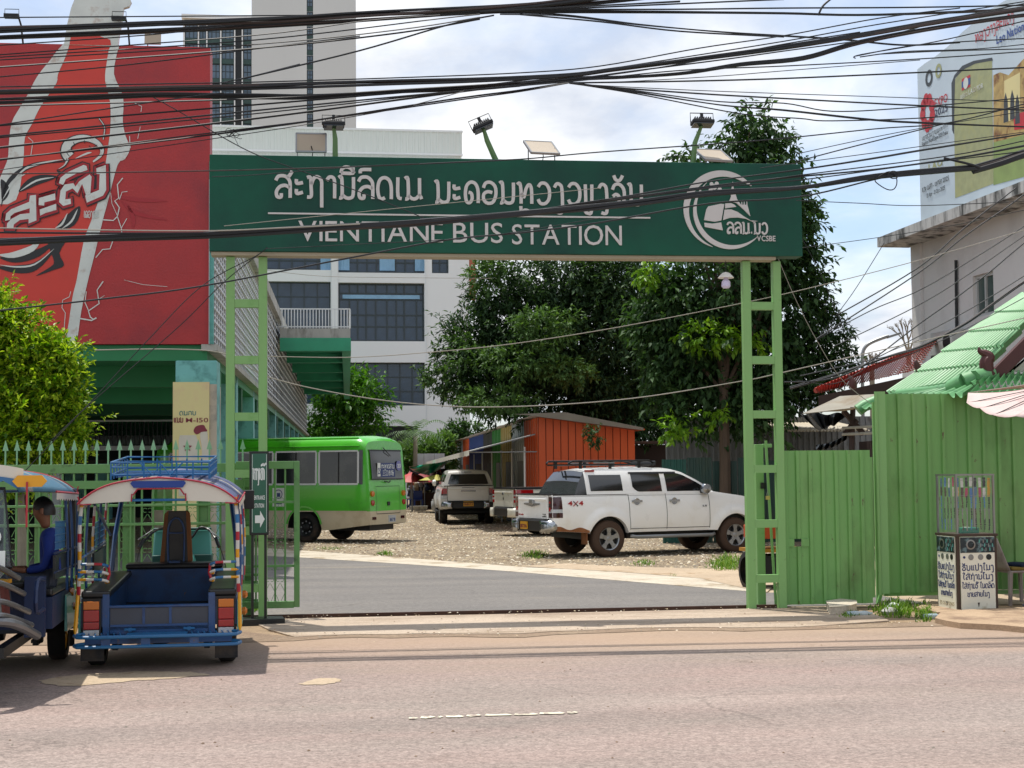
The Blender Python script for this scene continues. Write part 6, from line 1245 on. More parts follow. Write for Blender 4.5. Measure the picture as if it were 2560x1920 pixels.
# ---------------------------------------------------------------- tuk-tuks
m_tb=mat('tuk_blue','#12477c',.4,var=.12,sc_=3,c2='#0f2c58',c2s=4,c2p=(.5,.7),coat=.2,rust=.6); m_tbl=mat('tuk_light_blue','#1f6496',.4,var=.12,rust=.5); m_cv=mat('vinyl_white','#cfcabc',.6,var=.05,bump=.15,bs=12); m_rp=mat('piping_red','#a02335',.5); m_vb=mat('vinyl_blue','#173a86',.5,var=.05); m_bs=mat('seat_black','#17191a',.32,var=.1,c2='#2a2b29',c2s=3); m_tl=mat('tuk_teal','#57a59a',.35,var=.05,coat=.3); m_yl=mat('rod_yellow','#d99a16',.4); m_brn=mat('tan_vinyl','#8a5420',.5); m_flap=mat('rubber_flap','#26272a',.8,c2='#4d443b',c2s=4,c2p=(.5,.7)); m_cr=mat('stripe_red','#a5202d',.4); m_cw=mat('stripe_white','#c9c8c0',.4); m_vin=mat('roof_vinyl_grey_blue','#454e70',.75,c2='#b9b19c',c2s=2,c2p=(.55,.65)); m_wood=mat('red_board','#6a2f24',.6,var=.2)
def stripes(M,pts,r,cols,seg=.09,n=7):
    P=[Vector(p) for p in cr_(pts,6)]; acc=0; k=0; cur=[P[0]]
    for a,b in zip(P,P[1:]):
        d=(b-a).length; pos=0
        while acc+(d-pos)>=seg:
            pos+=seg-acc; q=a+(b-a)*(pos/d); cur.append(q); M.use(cols[k%len(cols)]).tube(cur,r,n,cap=False); cur=[q]; acc=0; k+=1
        acc+=d-pos; cur.append(b)
    if len(cur)>1: M.use(cols[k%len(cols)]).tube(cur,r,n)
    return M
RWB=[m_cr,m_cw,m_tbl,m_cw,m_yl,m_cw]
def tuktuk(label,loc,rz,pitch,front=False):
    t=thing('tuk_tuk',label,'tuk-tuk',loc,rz,'tuk-tuks parked in front of the fence'); t.rotation_euler=(pitch,0,rz)
    B=2.0; tb=mat('tuk_navy','#10264c',.5,var=.15,sc_=4) if front else m_tb
    def P(n,M,**k): return M.build(n,t,**k)
    stl=mat('dull_steel','#77787a',.35,.8,.2)
    # wheels
    for s in (-1,1):
        w_=thing('wheel',None,None); w_.parent=t; w_.location=(s*.60,.42,.28)
        MB().use(m_tyre).lathe([(.2,-.07),(.255,-.08),(.28,-.055),(.28,.055),(.255,.08),(.2,.07)],26,(0,0,0),'x').build('tyre',w_,smooth=True,ang=45)
        ry_=m_yl if front else m_hub; M=MB().use(ry_).lathe([(.2,s*.06),(.175,s*.05),(.175,s*.02)],26,(0,0,0),'x').lathe([(0,s*.08),(.05,s*.075),(.05,s*.0)],12,(0,0,0),'x')
        for k in range(10):
            a=k*math.pi/5; M.tube([(s*.04,.05*math.cos(a),.05*math.sin(a)),(s*.045,.18*math.cos(a),.18*math.sin(a))],.012,5)
        M.build('rim',w_,smooth=True,ang=40)
        P('mud_flap',MB().use(m_flap).bb(s*.50,s*.71,.06,.075,.085,.24).bb(s*.50,s*.71,.055,.08,.105,.11))
    P('axle',MB().use(m_hub).tube([(-.55,.42,.28),(.55,.42,.28)],.035,6)); P('differential',MB().use(m_hub).lathe([(0,-.12),(.08,-.1),(.11,0),(.08,.1),(0,.12)],14,(-.02,.42,.27),'x').tube([(-.02,.42,.27),(-.02,2.3,.33)],.03,6),smooth=True,ang=50)
    for s in (-1,1): P('leaf_spring',MB().use(m_hub).box((s*.42,.45,.2),(.05,.7,.03)).box((s*.42,.45,.17),(.05,.45,.03)).box((s*.42,.45,.22),(.08,.1,.12)))
    # floor, sides, boards
    P('floor',MB().use(mat('floor_plate','#2c3238',.6,.2)).bb(-.49,.49,.0,B,.37,.40)); P('chassis',MB().use(m_bk).bb(-.45,-.38,.0,B+1,.26,.34).bb(.38,.45,0,B+1,.26,.34))
    for s in (-1,1):
        P('side_box',MB().use(tb).bb(s*.485,s*.70,.02,B,.40,.66)); P('seat',MB().use(m_bs).bb(s*.44,s*.70,.0,B-.02,.665,.73),bevel=.02)
        P('rear_panel',MB().use(tb).bb(s*.445,s*.505,-.012,.05,.30,.70))
        P('wing',MB().use(m_tl).add([(s*.705,.03,.3),(s*.705,.03,.62),(s*.705,1.0,.62),(s*.705,1.0,.3),(s*.73,.03,.3),(s*.72,.03,.6),(s*.72,1.,.6),(s*.73,1.,.3)],[(0,1,2,3),(4,7,6,5),(0,4,5,1),(1,5,6,2),(2,6,7,3),(0,3,7,4)]))
        lp=thing('tail_lamp',None,None); lp.parent=t
        x=s*.605; MB().use(m_bk).bb(x-.085,x+.085,-.01,.02,.30,.665).build('surround',lp)
        for a,b,m in ((.565,.64,m_am),(.455,.56,m_rl),(.385,.45,m_rl),(.315,.378,m_cl)): MB().use(m).bb(x-.07,x+.07,-.035,-.011,a,b).build('lens',lp,bevel=.006)
        P('side_lamp',MB().use(m_am).lathe([(0,0),(.035,0),(.04,.03),(.02,.05)],10,(s*.74,.5,.62),'x')); P('side_lamp',MB().use(m_am).lathe([(0,0),(.035,0),(.04,.03),(.02,.05)],10,(s*.74,.35,.48),'x'))
    tg=thing('tailgate',None,None); tg.parent=t
    MB().use(tb).bb(-.44,.44,.0,.02,.32,.42).build('lower_board',tg); MB().use(mat('perspex','#3c4450',.3,var=.2,sc_=4)).bb(-.44,.44,.008,.012,.42,.575).build('panel',tg)
    MB().use(tb).tube([(-.445,0,.585),(.445,0,.585)],.014,6).build('rail',tg)
    for x in (-.14,.10): MB().use(tb).bb(x-.012,x+.012,-.004,.012,.42,.58).build('stay',tg)
    for x in (-.26,.27): MB().use(m_tbl).tube([(x-.05,-.02,.375),(x+.05,-.02,.375)],.012,6).bb(x-.015,x+.015,-.03,0,.36,.39).build('hinge',tg)
    P('front_board',MB().use(tb).bb(-.49,.49,B-.03,B,.4,.74)); P('cushion',MB().use(m_bs).bb(-.5,.5,B-.06,B+.16,.742,.80),bevel=.02)
    # rear step bumper
    bp=thing('step_bumper',None,None); bp.parent=t
    for z,yy in ((.345,-.27),(.255,-.25)): MB().use(m_tbl).tube(cr_([(-.66,-.02,z),(-.735,-.1,z),(-.72,-.2,z),(-.62,yy,z),(0,yy-.01,z),(.62,yy,z),(.72,-.2,z),(.735,-.1,z),(.66,-.02,z)],4),.016,7).build('tube',bp,smooth=True)
    MB().use(m_tbl).bb(-.28,.26,-.25,-.03,.338,.35).build('step_plate',bp)
    for s in (-1,1):
        for k in range(7): x=s*(.32+k*.055); MB().use(m_tbl).tube([(x,-.25,.348),(x-.03,-.03,.348)],.008,5).build('slat',bp)
    for x in (-.45,-.1,.33): MB().use(m_tb).bb(x-.04,x+.04,-.26,-.25,.26,.34).build('bracket',bp)
    MB().use(m_tb).bb(-.66,.66,-.04,-.02,.25,.33).build('beam',bp)
    # rods, hoops, corner poles
    for s in (-1,1):
        P('tie_rod',MB().use(m_yl).tube([(s*.735,-.12,.35),(s*.735,-.1,.40),(s*.725,.02,.75)],[.006,.02,.016],6),smooth=True)
        M=stripes(MB(),[(s*.72,.0,.70),(s*.71,-.02,1.0),(s*.71,-.02,1.3),(s*.69,0,1.58)],.018,[m_tb] if front else RWB,.08); P('corner_pole',M,smooth=True)
        for z in (.84,.91,.98):
            M=stripes(MB(),[(s*.72,-.02,z),(s*.55,-.03,z+.0),(s*.49,-.02,z-.01),(s*.46,.03,z-.03),(s*.49,.08,z-.04)],.013,[m_yl,m_cw,m_tbl,m_cw] if z<.98 else [m_tbl,m_cw,m_cr],.07); P('hand_loop',M,smooth=True)
        M=MB().use(m_cr); M.tube([(s*.46,.02,.965),(s*.45,.03,.88),(s*.47,.02,.82)],.013,6); P('hand_loop',M)
        for (y0,y1) in ((0,.9),(.9,B)):
            P('side_rail',MB().use(tb).tube([(s*.715,y0,1.02),(s*.715,y1,1.02)],.012,5)); P('side_rail',MB().use(tb).tube([(s*.715,y0,.86),(s*.715,y1,.86)],.01,5))
        for y in ((.5,.95) if front else (.5,1.,1.5,B)): P('side_post',stripes(MB(),[(s*.715,y,.66),(s*.72,y,1.1),(s*.69,y,1.55)],.013,([m_cw,m_brn] if y==B else [m_tb]) if front else (RWB if y in(1.,B) else [m_tb]),.1))
        P('backrest',MB().use(m_bs).bb(s*.69,s*.71,.9,B-.1,.8,1.0))
        scr=MB().use(m_tbl)
        for k in range(12): scr.tube([(s*.715,B-.05-k*.07,1.05),(s*.715,B-.05-k*.07,1.28)],.004,4)
        for z in (1.05,1.11,1.17,1.23,1.28): scr.tube([(s*.715,B-.9,z),(s*.715,B,z)],.005,4)
        P('side_screen',scr)
        if not front: P('front_pillar',MB().use(tb).tube([(s*.66,B,.6),(s*.62,B+.1,1.1),(s*.55,B+.3,1.6)],.025,6)); P('cross_stay',MB().use(tb).tube([(s*.70,.9,1.5),(s*.66,B,1.1)],.014,5))
    # arched roof
    def arch(x,y): e=abs(x)/.72; return 1.765-.05*abs(x)/.72-.16*e**4-.02*e**2
    def half(y): return .72 if y<B+.05 else .72-.18*min(1,(y-B-.05)/.7)
    YF=B+.85 if front else B+.95
    P('roof',MB().use(mat('roof_vinyl_sky','#35667f',.55,c2='#8f8c80',c2s=2.5,c2p=(.55,.6)) if front else m_vin).grid(28,24,lambda a,b:(lambda y:(lambda x:(x,y,arch(x/half(y)*.72,y)))((2*a-1)*half(y)))(-.06+(YF+.06)*b)),smooth=True,solid=.015)
    for s in (-1,1):
        P('roof_edge',MB().use(m_rp).tube([(s*.722,y,arch(.72,y)-.005) for y in (-.06,.5,1,1.5,B)],.01,5)); P('roof_fringe',MB().use(m_cv).grid(20,1,lambda a,b,s=s:(s*.725,-.05+(B+.05)*a,arch(.72,0)-b*(.07+.012*math.sin(a*60)))))
    # rear valance with window cut
    def val(x0,x1,lo,m,name,y=-.068,up=None):
        n=max(2,int((x1-x0)/.03)); M=MB().use(m); M.grid(n,4,lambda a,b:(lambda x:(x,y,(lo(x) if callable(lo) else lo)*(1-b)+(up(x) if up else arch(x,0)-.004)*b))(x0+(x1-x0)*a)); P(name,M,solid=.008)
    lowv=lambda x:1.555-.03*(abs(x)/.7)**2; wtop=lambda x:1.665-.0*x-.09*max(0,(abs(x)-.17)/.07)**3
    val(-.715,-.24,lowv,m_cv,'valance'); val(.24,.715,lowv,m_cv,'valance'); val(-.24,.24,wtop,m_cv,'valance')
    q=[(-.235,arch(.2,0)-.012),(.225,arch(.2,0)-.012),(.245,1.715),(.215,1.675),(-.225,1.675),(-.255,1.715)]; P('valance_patch',MB().use(m_vb).prism(q,-.084,-.078))
    P('piping',MB().use(m_rp).tube([(x,-.08,arch(x,0)+.002) for x in np.linspace(-.72,.72,25)],.009,5)); P('piping',MB().use(m_rp).tube([(-.245,-.082,1.55),(-.24,-.082,1.62)]+[(x,-.082,wtop(x)) for x in np.linspace(-.23,.23,13)]+[(.24,-.082,1.62),(.245,-.082,1.55)],.007,5))
    for s in (-1,1): P('piping',MB().use(m_rp).tube([(s*.72,-.08,1.60),(s*.70,-.082,1.525),(s*.60,-.082,1.53)],.007,5))
    P('roof_bar',MB().use(m_tbl).tube([(-.25,-.05,1.56),(.25,-.05,1.56)],.012,6)); P('roof_frame',MB().use(tb).tube([(x,.0,arch(x,0)-.04) for x in np.linspace(-.68,.68,13)],.015,5).tube([(x,1.0,arch(x,0)-.04) for x in np.linspace(-.68,.68,13)],.012,5).tube([(x,B,arch(x,0)-.04) for x in np.linspace(-.68,.68,13)],.015,5))
    # roof rack
    rk=thing('roof_rack',None,None) if not front else None
    if rk: rk.parent=t
    x0_,x1_,y0_,y1_=-.46,.44,.22,1.72; zb_,zt_=1.78,1.90
    if rk:
        for z,r_ in ((zt_,.011),(zt_-.045,.009),(zb_+.005,.011)): MB().use(m_tbl).tube([(x0_,y0_,z),(x1_,y0_,z),(x1_,y1_,z+.02),(x0_,y1_,z+.02)],r_,6,closed=True).build('rail',rk)
        for (x,y) in [(x0_+(x1_-x0_)*k/6,y0_) for k in range(7)]+[(x0_+(x1_-x0_)*k/6,y1_) for k in range(7)]+[(x,y0_+(y1_-y0_)*k/6) for x in (x0_,x1_) for k in range(1,6)]: MB().use(m_tbl).tube([(x,y,zb_-.04),(x,y,zt_)],.008,5).build('upright',rk)
        for k in range(9): MB().use(m_tbl).bb(x0_,x1_,y0_+.1+k*.17,y0_+.16+k*.17,zb_-.01,zb_).build('slat',rk)
        for k in range(7): MB().use(m_tb).bb(x0_+.06+k*.12,x0_+.09+k*.12,y0_,y1_,zb_-.02,zb_-.011).build('slat',rk)
        for s in (-1,1): MB().use(m_tbl).tube([(s*.2,y0_,zt_),(s*.08,y0_-.005,zb_),(0,y0_-.005,zt_-.02)],.007,5).build('ornament',rk)
    # driver area
    P('driver_backrest',MB().use(m_bs).prism([(-.13,.80),(.13,.80),(.11,1.32),(-.09,1.32)],B+.2,B+.3).use(m_brn).prism([(-.16,.80),(-.13,.80),(-.09,1.32),(-.115,1.30)],B+.19,B+.3).prism([(.13,.80),(.16,.80),(.13,1.30),(.11,1.32)],B+.19,B+.3),bevel=.008)
    P('backrest_frame',MB().use(tb).tube(cr_([(-.08,B+.17,.78),(-.08,B+.17,1.15),(0,B+.17,1.26),(.08,B+.17,1.15),(.08,B+.17,.78)],4),.011,6).tube([(-.08,B+.17,1.1),(.08,B+.17,1.1)],.01,5))
    P('driver_seat',MB().use(m_brn).bb(-.17,.17,B+.14,B+.75,.62,.70),bevel=.03)
    y=B+.95
    m_ft=m_hub if front else m_tl
    P('fuel_tank',MB().use(m_ft).lathe([(0,0),(.12,.05),(.15,.25),(.1,.5),(0,.56)],12,(.02,y-.28,.72),'y'),smooth=True)
    P('fairing',MB().use(m_ft).add([(-.3,y+.1,1.08),(.32,y+.1,1.08),(.34,y+.05,.8),(-.32,y+.05,.8),(-.28,y+.3,1.02),(.3,y+.3,1.02),(.3,y+.25,.8),(-.28,y+.25,.8)],[(0,3,2,1),(0,1,5,4),(0,4,7,3),(1,2,6,5),(4,5,6,7)]),bevel=.02); P('fairing_base',MB().use(mat('tuk_dark_teal','#23534c',.4)).bb(-.32,.34,y+.0,y+.26,.6,.8).bb(-.31,.33,y+.04,y+.1,1.07,1.1),bevel=.02)
    P('handlebar',MB().use(m_bk).tube(cr_([(-.42,y-.32,.90),(-.38,y-.2,.98),(-.27,y-.02,1.08),(-.13,y,1.1),(-.05,y,.98),(.1,y,.98),(.2,y,1.1),(.3,y-.02,1.08),(.38,y-.2,1.0),(.43,y-.3,.93)],4),.014,6),smooth=True)
    for s in (-1,1): P('grip',MB().use(m_bk).tube([(s*.39,y-.22,1.0),(s*.43,y-.33,.91)],.02,7)); P('brake_lever',MB().use(m_alu).tube([(s*.3,y-.06,1.09),(s*.44,y-.28,1.0)],.006,4)); P('cable',MB().use(m_bk).tube(cr_([(s*.4,y-.2,1.0),(s*.46,y-.1,.8),(s*.5,y,.62)],4),.005,4))
    fw=thing('front_wheel',None,None); fw.parent=t; fw.location=(0,B+1.35,.26)
    MB().use(m_tyre).lathe([(.19,-.05),(.24,-.06),(.265,-.03),(.265,.03),(.24,.06),(.19,.05)],24,(0,0,0),'x').build('tyre',fw,smooth=True); M=MB().use(m_yl if front else m_alu).lathe([(.19,-.04),(.175,0),(.19,.04)],24,(0,0,0),'x')
    for k in range(12): a=k*math.pi/6; M.tube([(0,0,0),(0,.18*math.cos(a),.18*math.sin(a))],.005,4)
    M.build('rim',fw)
    for s in (-1,1): P('fork',MB().use(m_alu).tube([(s*.09,B+1.35,.26),(s*.09,B+1.05,1.0)],.025,7))
    P('headlamp',MB().use(m_chr).lathe([(0,-.1),(.07,-.08),(.1,.0),(.1,.03)],16,(0,B+1.35,.92),'y').use(m_cl).lathe([(0,.04),(.095,.03)],16,(0,B+1.35,.92),'y'),smooth=True,ang=40)
    P('engine',MB().use(m_hub).box((0,B+.55,.42),(.4,.5,.35)).lathe([(.0,-.2),(.14,-.2),(.14,.2),(0,.2)],12,(0,B+.6,.5),'x'),bevel=.02)
    P('side_mirror',MB().use(m_bk).box((.76,B+.1,1.45),(.12,.04,.2)).tube([(.62,B+.1,1.5),(.75,B+.1,1.5)],.012,5),bevel=.03)
    if not front:
        P('water_bottle' if 0 else 'bottle_holder',MB().use(tb).bb(-.06,.05,B-.0,B+.1,.80,.815))
        P('front_frame',MB().use(tb).tube([(-.62,B+.1,1.35),(.62,B+.1,1.35)],.0001,3))if 0 else None
    if front:
        P('windscreen',MB().use(mat('screen_tint','#4a5458',.1,var=.2,spec=.8,alpha=.6)).add([(-.5,B+1.0,.95),(.5,B+1.0,.95),(.42,B+.85,1.55),(-.42,B+.85,1.55)],[(0,1,2,3)])); P('screen_frame',MB().use(m_bk).tube([(-.5,B+1.0,.95),(.5,B+1.0,.95),(.42,B+.85,1.55),(-.42,B+.85,1.55)],.014,5,closed=True))
        P('sticker',MB().use(m_w2).lathe([(0,0),(.06,0),(.06,-.006)],18,(-.36,B+1.0,1.18),'y').use(m_sb).lathe([(.035,.003),(.048,.003)],18,(-.36,B+1.0,1.18),'y').use(m_cr).lathe([(0,.004),(.02,.004)],12,(-.36,B+1.0,1.18),'y')); P('card',MB().use(m_w2).box((-.36,B+1.03,1.0),(.19,.01,.15)))
        for z,y2,xr in ((.98,1.30,.42),(.86,1.38,.46),(.72,1.42,.5),(.62,1.46,.52)): P('crash_bar',MB().use(stl).tube(cr_([(-xr-.12,B+.9,z-.12),(-xr,B+y2-.12,z-.02),(-xr+.12,B+y2,z),(0,B+y2+.03,z),(xr-.12,B+y2,z),(xr,B+y2-.12,z-.02),(xr+.12,B+.9,z-.12)],4),.022,8),smooth=True)
        P('crash_bar',MB().use(stl).tube(cr_([(-.68,B+.9,.42),(-.55,B+1.35,.55),(-.3,B+1.5,.58),(0,B+1.52,.58),(.3,B+1.5,.58),(.55,B+1.35,.55),(.68,B+.9,.42)],4),.036,9),smooth=True)
        for s in (-1,1):
            P('crash_upright',MB().use(stl).tube([(s*.42,B+1.33,.98),(s*.47,B+1.4,.6)],.018,6))
            for k,m in ((.30,m_rl),(.38,m_am)): P('indicator',MB().use(m).lathe([(0,.03),(.03,.025),(.036,0)],12,(s*k,B+1.36,.92),'y'))
            P('front_box',MB().use(m_wood).bb(s*.14,s*.46,B+.75,B+1.1,.52,.82).use(m_yl).bb(s*.14,s*.47,B+.74,B+1.11,.822,.85)); P('side_frame',MB().use(tb).bb(s*.5,s*.66,B+.1,B+.2,.35,.84)); P('seat_rail',MB().use(tb).tube(cr_([(s*.66,B+.25,.82),(s*.66,B+.75,.82),(s*.66,B+.8,.6),(s*.66,B+.25,.58)],3),.018,6))
            pass
        P('front_valance',MB().use(m_cv).grid(20,2,lambda a,b:((2*a-1)*.56,YF+.0,arch((2*a-1)*.45,0)-.0-b*(.13+.012*math.sin(a*30))))); P('valance_trim',MB().use(m_tbl).grid(24,1,lambda a,b:((2*a-1)*.55,YF+.012,arch((2*a-1)*.45,0)-.09-b*(.05+.02*math.sin(a*38)))))
        P('sun_visor',MB().use(m_yl).prism([(-.70,1.56),(-.52,1.56),(-.48,1.605),(-.52,1.65),(-.70,1.65),(-.74,1.605)],B+.86,B+.88)); P('ribbon',MB().use(m_cr).bb(-.60,-.585,B+.89,B+.9,1.25,1.6))
        P('rolled_curtain',MB().use(m_bk).box((-.68,.12,1.2),(.07,.12,.75)),bevel=.02)
    return t
tk=G(407,1660); a=8.5
tuktuk('blue and white tuk-tuk seen from behind, with a blue roof rack and open passenger bay',(tk.x+.42*math.sin(R(a)),tk.y-.42*math.cos(R(a))+.0,0),R(a),R(1.8))
wb_=thing('water_bottle','clear plastic water bottle standing behind the tuk-tuk driver backrest','bottle',(tk.x-.38,tk.y+1.75,.885)); MB().use(mat('bottle_plastic','#aebcc6',.1,var=0,trans=.7)).lathe([(0,0),(.033,0),(.035,.1),(.03,.16),(.014,.2),(.014,.22),(0,.22)],14).build('body',wb_,smooth=True); MB().use(m_w2).lathe([(0,.245),(.017,.245),(.017,.22)],12).build('cap',wb_)
t2=tuktuk('tuk-tuk facing the camera at the left edge, with chrome crash bars and yellow wheel rims',(-5.13,15.2,0),R(191),R(1.2),True); t2.scale=(1.05,1.05,1.05)
hp=Vector((-4.17,13.78,.79))
seated('man in a blue shirt sitting sideways in the left tuk-tuk, looking at his phone',(hp.x,hp.y,hp.z),R(105),m_shirt,True,.93)
# ---------------------------------------------------------------- watch repair kiosk
kp=G(2398,1534); KA=R(11); kk=thing('watch_kiosk','watch repair kiosk with white lettered cabinet and glass case of straps','kiosk',tuple(kp),KA)
m_kf=mat('kiosk_frame_rust','#4a3b32',.6,.3,.2); m_kw=mat('kiosk_white','#e4e1cf',.5,var=.06,c2='#b8ae90',c2s=5,c2p=(.6,.75)); m_kt=mat('kiosk_photo','#18262a',.4,var=.5,sc_=14,c2='#5c7478',c2s=16,c2p=(.52,.6)); m_ink=mat('ink_blue','#1c2f66',.5,var=.05); m_kg=mat('case_glass','#e8f2ee',.03,var=0,alpha=.07,spec=.5); m_kal=mat('case_alu','#8a8984',.35,.7)
KW,KD=.495,.50; zc=.94; zt=1.685
for x in (0,KW):
    for y in (0,KD): MB().use(m_kf).bb(x-.018,x+.018,y-.018,y+.018,0,zc).build('cabinet_post',kk)
MB().use(m_kf).bb(-.03,KW+.03,-.03,KD+.03,zc,zc+.03).build('counter',kk); MB().use(m_kf).bb(-.01,KW+.01,-.01,KD+.01,.0,.03).build('base',kk)
def face(wd,loc,rz):
    f=thing('cabinet_face',None,None); f.parent=kk; f.location=loc; f.rotation_euler=(0,0,rz)
    MB().use(m_kw).bb(.02,wd-.02,-.012,.0,.035,zc-.005).build('panel',f); MB().use(m_kt).bb(.02,wd-.02,-.016,-.0125,zc-.2,zc-.01).build('photo_strip',f)
    for cx,r_ in ((.16,.062),(.16,.045)): MB().use(m_kal if r_>.05 else m_bk).lathe([(r_*.7,-.02),(r_,-.018)],20,(cx*wd/.5,0,zc-.1),'y').build('watch_print',f)
    for k in range(12): MB().use(m_kal if k%2 else m_tl).box((wd*(.55+.035*k),-.018,zc-.06-.05*(k%3)),(.012,.003,.04)).build('watch_print',f)
    for cx,m in ((.14,m_ink),(.32,m_kal),(.58,m_kal),(.8,m_bk)): MB().use(m).lathe([(0,-.016),(.036 if cx>.2 else .016,-.0155),(.036 if cx>.2 else .016,-.0125)],16,(cx*wd,0,zc-.255),'y').build('watch_print',f)
    for i,(tx,zz,h_,wf_) in enumerate((('ຮັບແປງໂມງ',.525,.062,.86),('ໃສ່ຖ່ານໂມງ',.415,.058,.82),('ໃສ່ຖ່ານຣີ ໂມດລົດ',.305,.055,.86),('ຂາຍສາຍໂມງ',.205,.05,.6))): lao(tx,wd*(1-wf_)/2,zz,wd*wf_,h_,m_ink,f,.2,.003,-.0125,joined=True,name='lettering')
    MB().use(m_kf).prism([(wd*.5-.014,.13),(wd*.5+.014,.13),(wd*.5,.075)],-.016,-.0125).build('keyhole',f)
    return f
f1=face(KW,(0,-.018,0),0); f2_=face(KD,(-.018,KD,0),-math.pi/2)
latin('55 55375565',.06,.09,.38,.045,mat('faded_tan','#a08f6c',.6),f2_,.002,-.0125,joined=True,name='lettering')
for x in (0,KW):
    for y in (0,KD): MB().use(m_kal).bb(x-.012,x+.012,y-.012,y+.012,zc+.03,zt).build('case_post',kk)
MB().use(m_kal).bb(-.015,KW+.015,-.015,.005,zt,zt+.02).bb(-.015,KW+.015,KD-.005,KD+.015,zt,zt+.02).bb(-.015,.005,.005,KD-.005,zt,zt+.02).bb(KW-.005,KW+.015,.005,KD-.005,zt,zt+.02).build('case_rim',kk)
for q in (((.012,-.004,zc+.03),(KW-.012,-.004,zc+.03),(KW-.012,-.004,zt),(.012,-.004,zt)),((-.004,.012,zc+.03),(-.004,KD-.012,zc+.03),(-.004,KD-.012,zt),(-.004,.012,zt)),((.006,.006,zt+.012),(KW-.006,.006,zt+.012),(KW-.006,KD-.006,zt+.012),(.006,KD-.006,zt+.012))): MB().use(m_kg).quad(*q).build('glass_pane',kk)
sm=[mat('strap_'+n_,c_,.5,var=.05) for n_,c_ in (('cream','#c9bfae'),('yellow','#c99a1c'),('blue','#4f7288'),('pink','#a8355c'),('black','#15171a'),('white','#c9c9c4'),('brown','#4a3526'),('sky','#3f6fa8'))]
strap=[MB().use(m).box((0,0,.03),(.034,.006,.06)).box((0,0,-.03),(.034,.006,.05)).box((0,-.002,0),(.038,.01,.018)).mesh('strap') for m in sm]
thin=[MB().use(m).box((0,0,.035),(.015,.006,.06)).lathe([(0,-.004),(.013,-.003)],8,(0,0,-.01),'y').box((0,0,-.05),(.011,.006,.05)).mesh('watch') for m in (sm[6],sm[4],sm[7],m_kal)]
def hang(row,n,z,ms,name,face_):
    for k in range(n):
        o=bpy.data.objects.new(name,rnd.choice(ms)); COL.objects.link(o); o.parent=kk
        if face_: o.location=(.04+k*(KW-.08)/(n-1),.035+rnd.uniform(0,.01),z+rnd.uniform(-.01,.01))
        else: o.location=(.035,.04+k*(KD-.08)/(n-1),z+rnd.uniform(-.01,.01)); o.rotation_euler=(0,0,math.pi/2)
        o.rotation_euler.y=rnd.uniform(-.08,.08)
for z in (1.60,1.48): hang(0,8,z,strap,'strap',True); hang(0,5,z,strap,'strap',False)
for z in (1.36,1.22,1.09): hang(0,8,z,thin,'watch',True); hang(0,6,z,thin,'watch',False)
for z in (1.57,1.38,1.2): MB().use(m_kal).tube([(.0,.03,z+.06),(KW,.03,z+.06)],.003,4).build('rod',kk)
bx_=thing('green_tray','small green plastic tray inside the watch kiosk glass case','tray',kk.matrix_basis@Vector((.12,.12,zc+.03)),KA); MB().use(mat('tray_green','#127a5e',.4)).bb(0,.24,0,.16,0,.07).build('tray_body',bx_,bevel=.01); MB().use(m_w2).lathe([(0,.075),(.05,.075),(.04,.071)],14,(.1,.07,0)).build('lid',bx_)
# plastic chair and maroon shirted sitter at the right edge
m_pc=mat('chair_plastic','#a39891',.55,c2='#857a74',c2s=5); cp=G(2548,1512); ch=thing('plastic_armchair','dirty pinkish white plastic chair beside the watch kiosk','chair',(cp.x,cp.y+.12,0),R(-78))
MB().use(m_pc).box((0,0,.43),(.44,.42,.03)).build('seat',ch,bevel=.02)
M=MB().use(m_pc); M.grid(8,6,lambda a,b:((a-.5)*(.42-.06*b),-.2-.16*b-.03*math.cos((a-.5)*3),.44+.42*b)); M.build('backrest',ch,smooth=True,solid=.02)
for sx in (-1,1):
    for sy in (-1,1): MB().use(m_pc).tube([(sx*.19,sy*.18,.43),(sx*.22,sy*.21,0)],[.035,.025],6).build('leg',ch)
cu=thing('seat_cushion','worn yellow cushion on the plastic chair','cushion',(cp.x+.03,cp.y+.12,.447),R(-78)); MB().use(mat('cushion_yellow','#8a7434',.8)).box((0,0,.02),(.36,.36,.05)).build('pad',cu,bevel=.02); 
bg_=thing('cloth_bundle','folded navy cloth lying on the yellow chair cushion','cloth',(cp.x+.03,cp.y+.1,.495),R(-60)); MB().use(mat('cloth_navy','#1c2a44',.9)).box((0,0,.02),(.3,.2,.05),rx=.05).build('fold',bg_,bevel=.02)
sp_=W(2672,1430,18.9); seated('person in a maroon shirt sitting beyond the plastic chair, mostly outside the right edge',(sp_.x,sp_.y,.45),R(80),m_mshirt,False,.95)
st2=thing('stool',"low dark stool under the maroon shirted person",'stool',(sp_.x,sp_.y,0)); MB().use(m_fas).bb(-.18,.18,-.18,.18,.40,.445).build('seat',st2)
for sx in (-1,1):
    for sy in (-1,1): MB().use(m_fas).tube([(sx*.15,sy*.15,.40),(sx*.16,sy*.16,0)],.018,5).build('leg',st2)
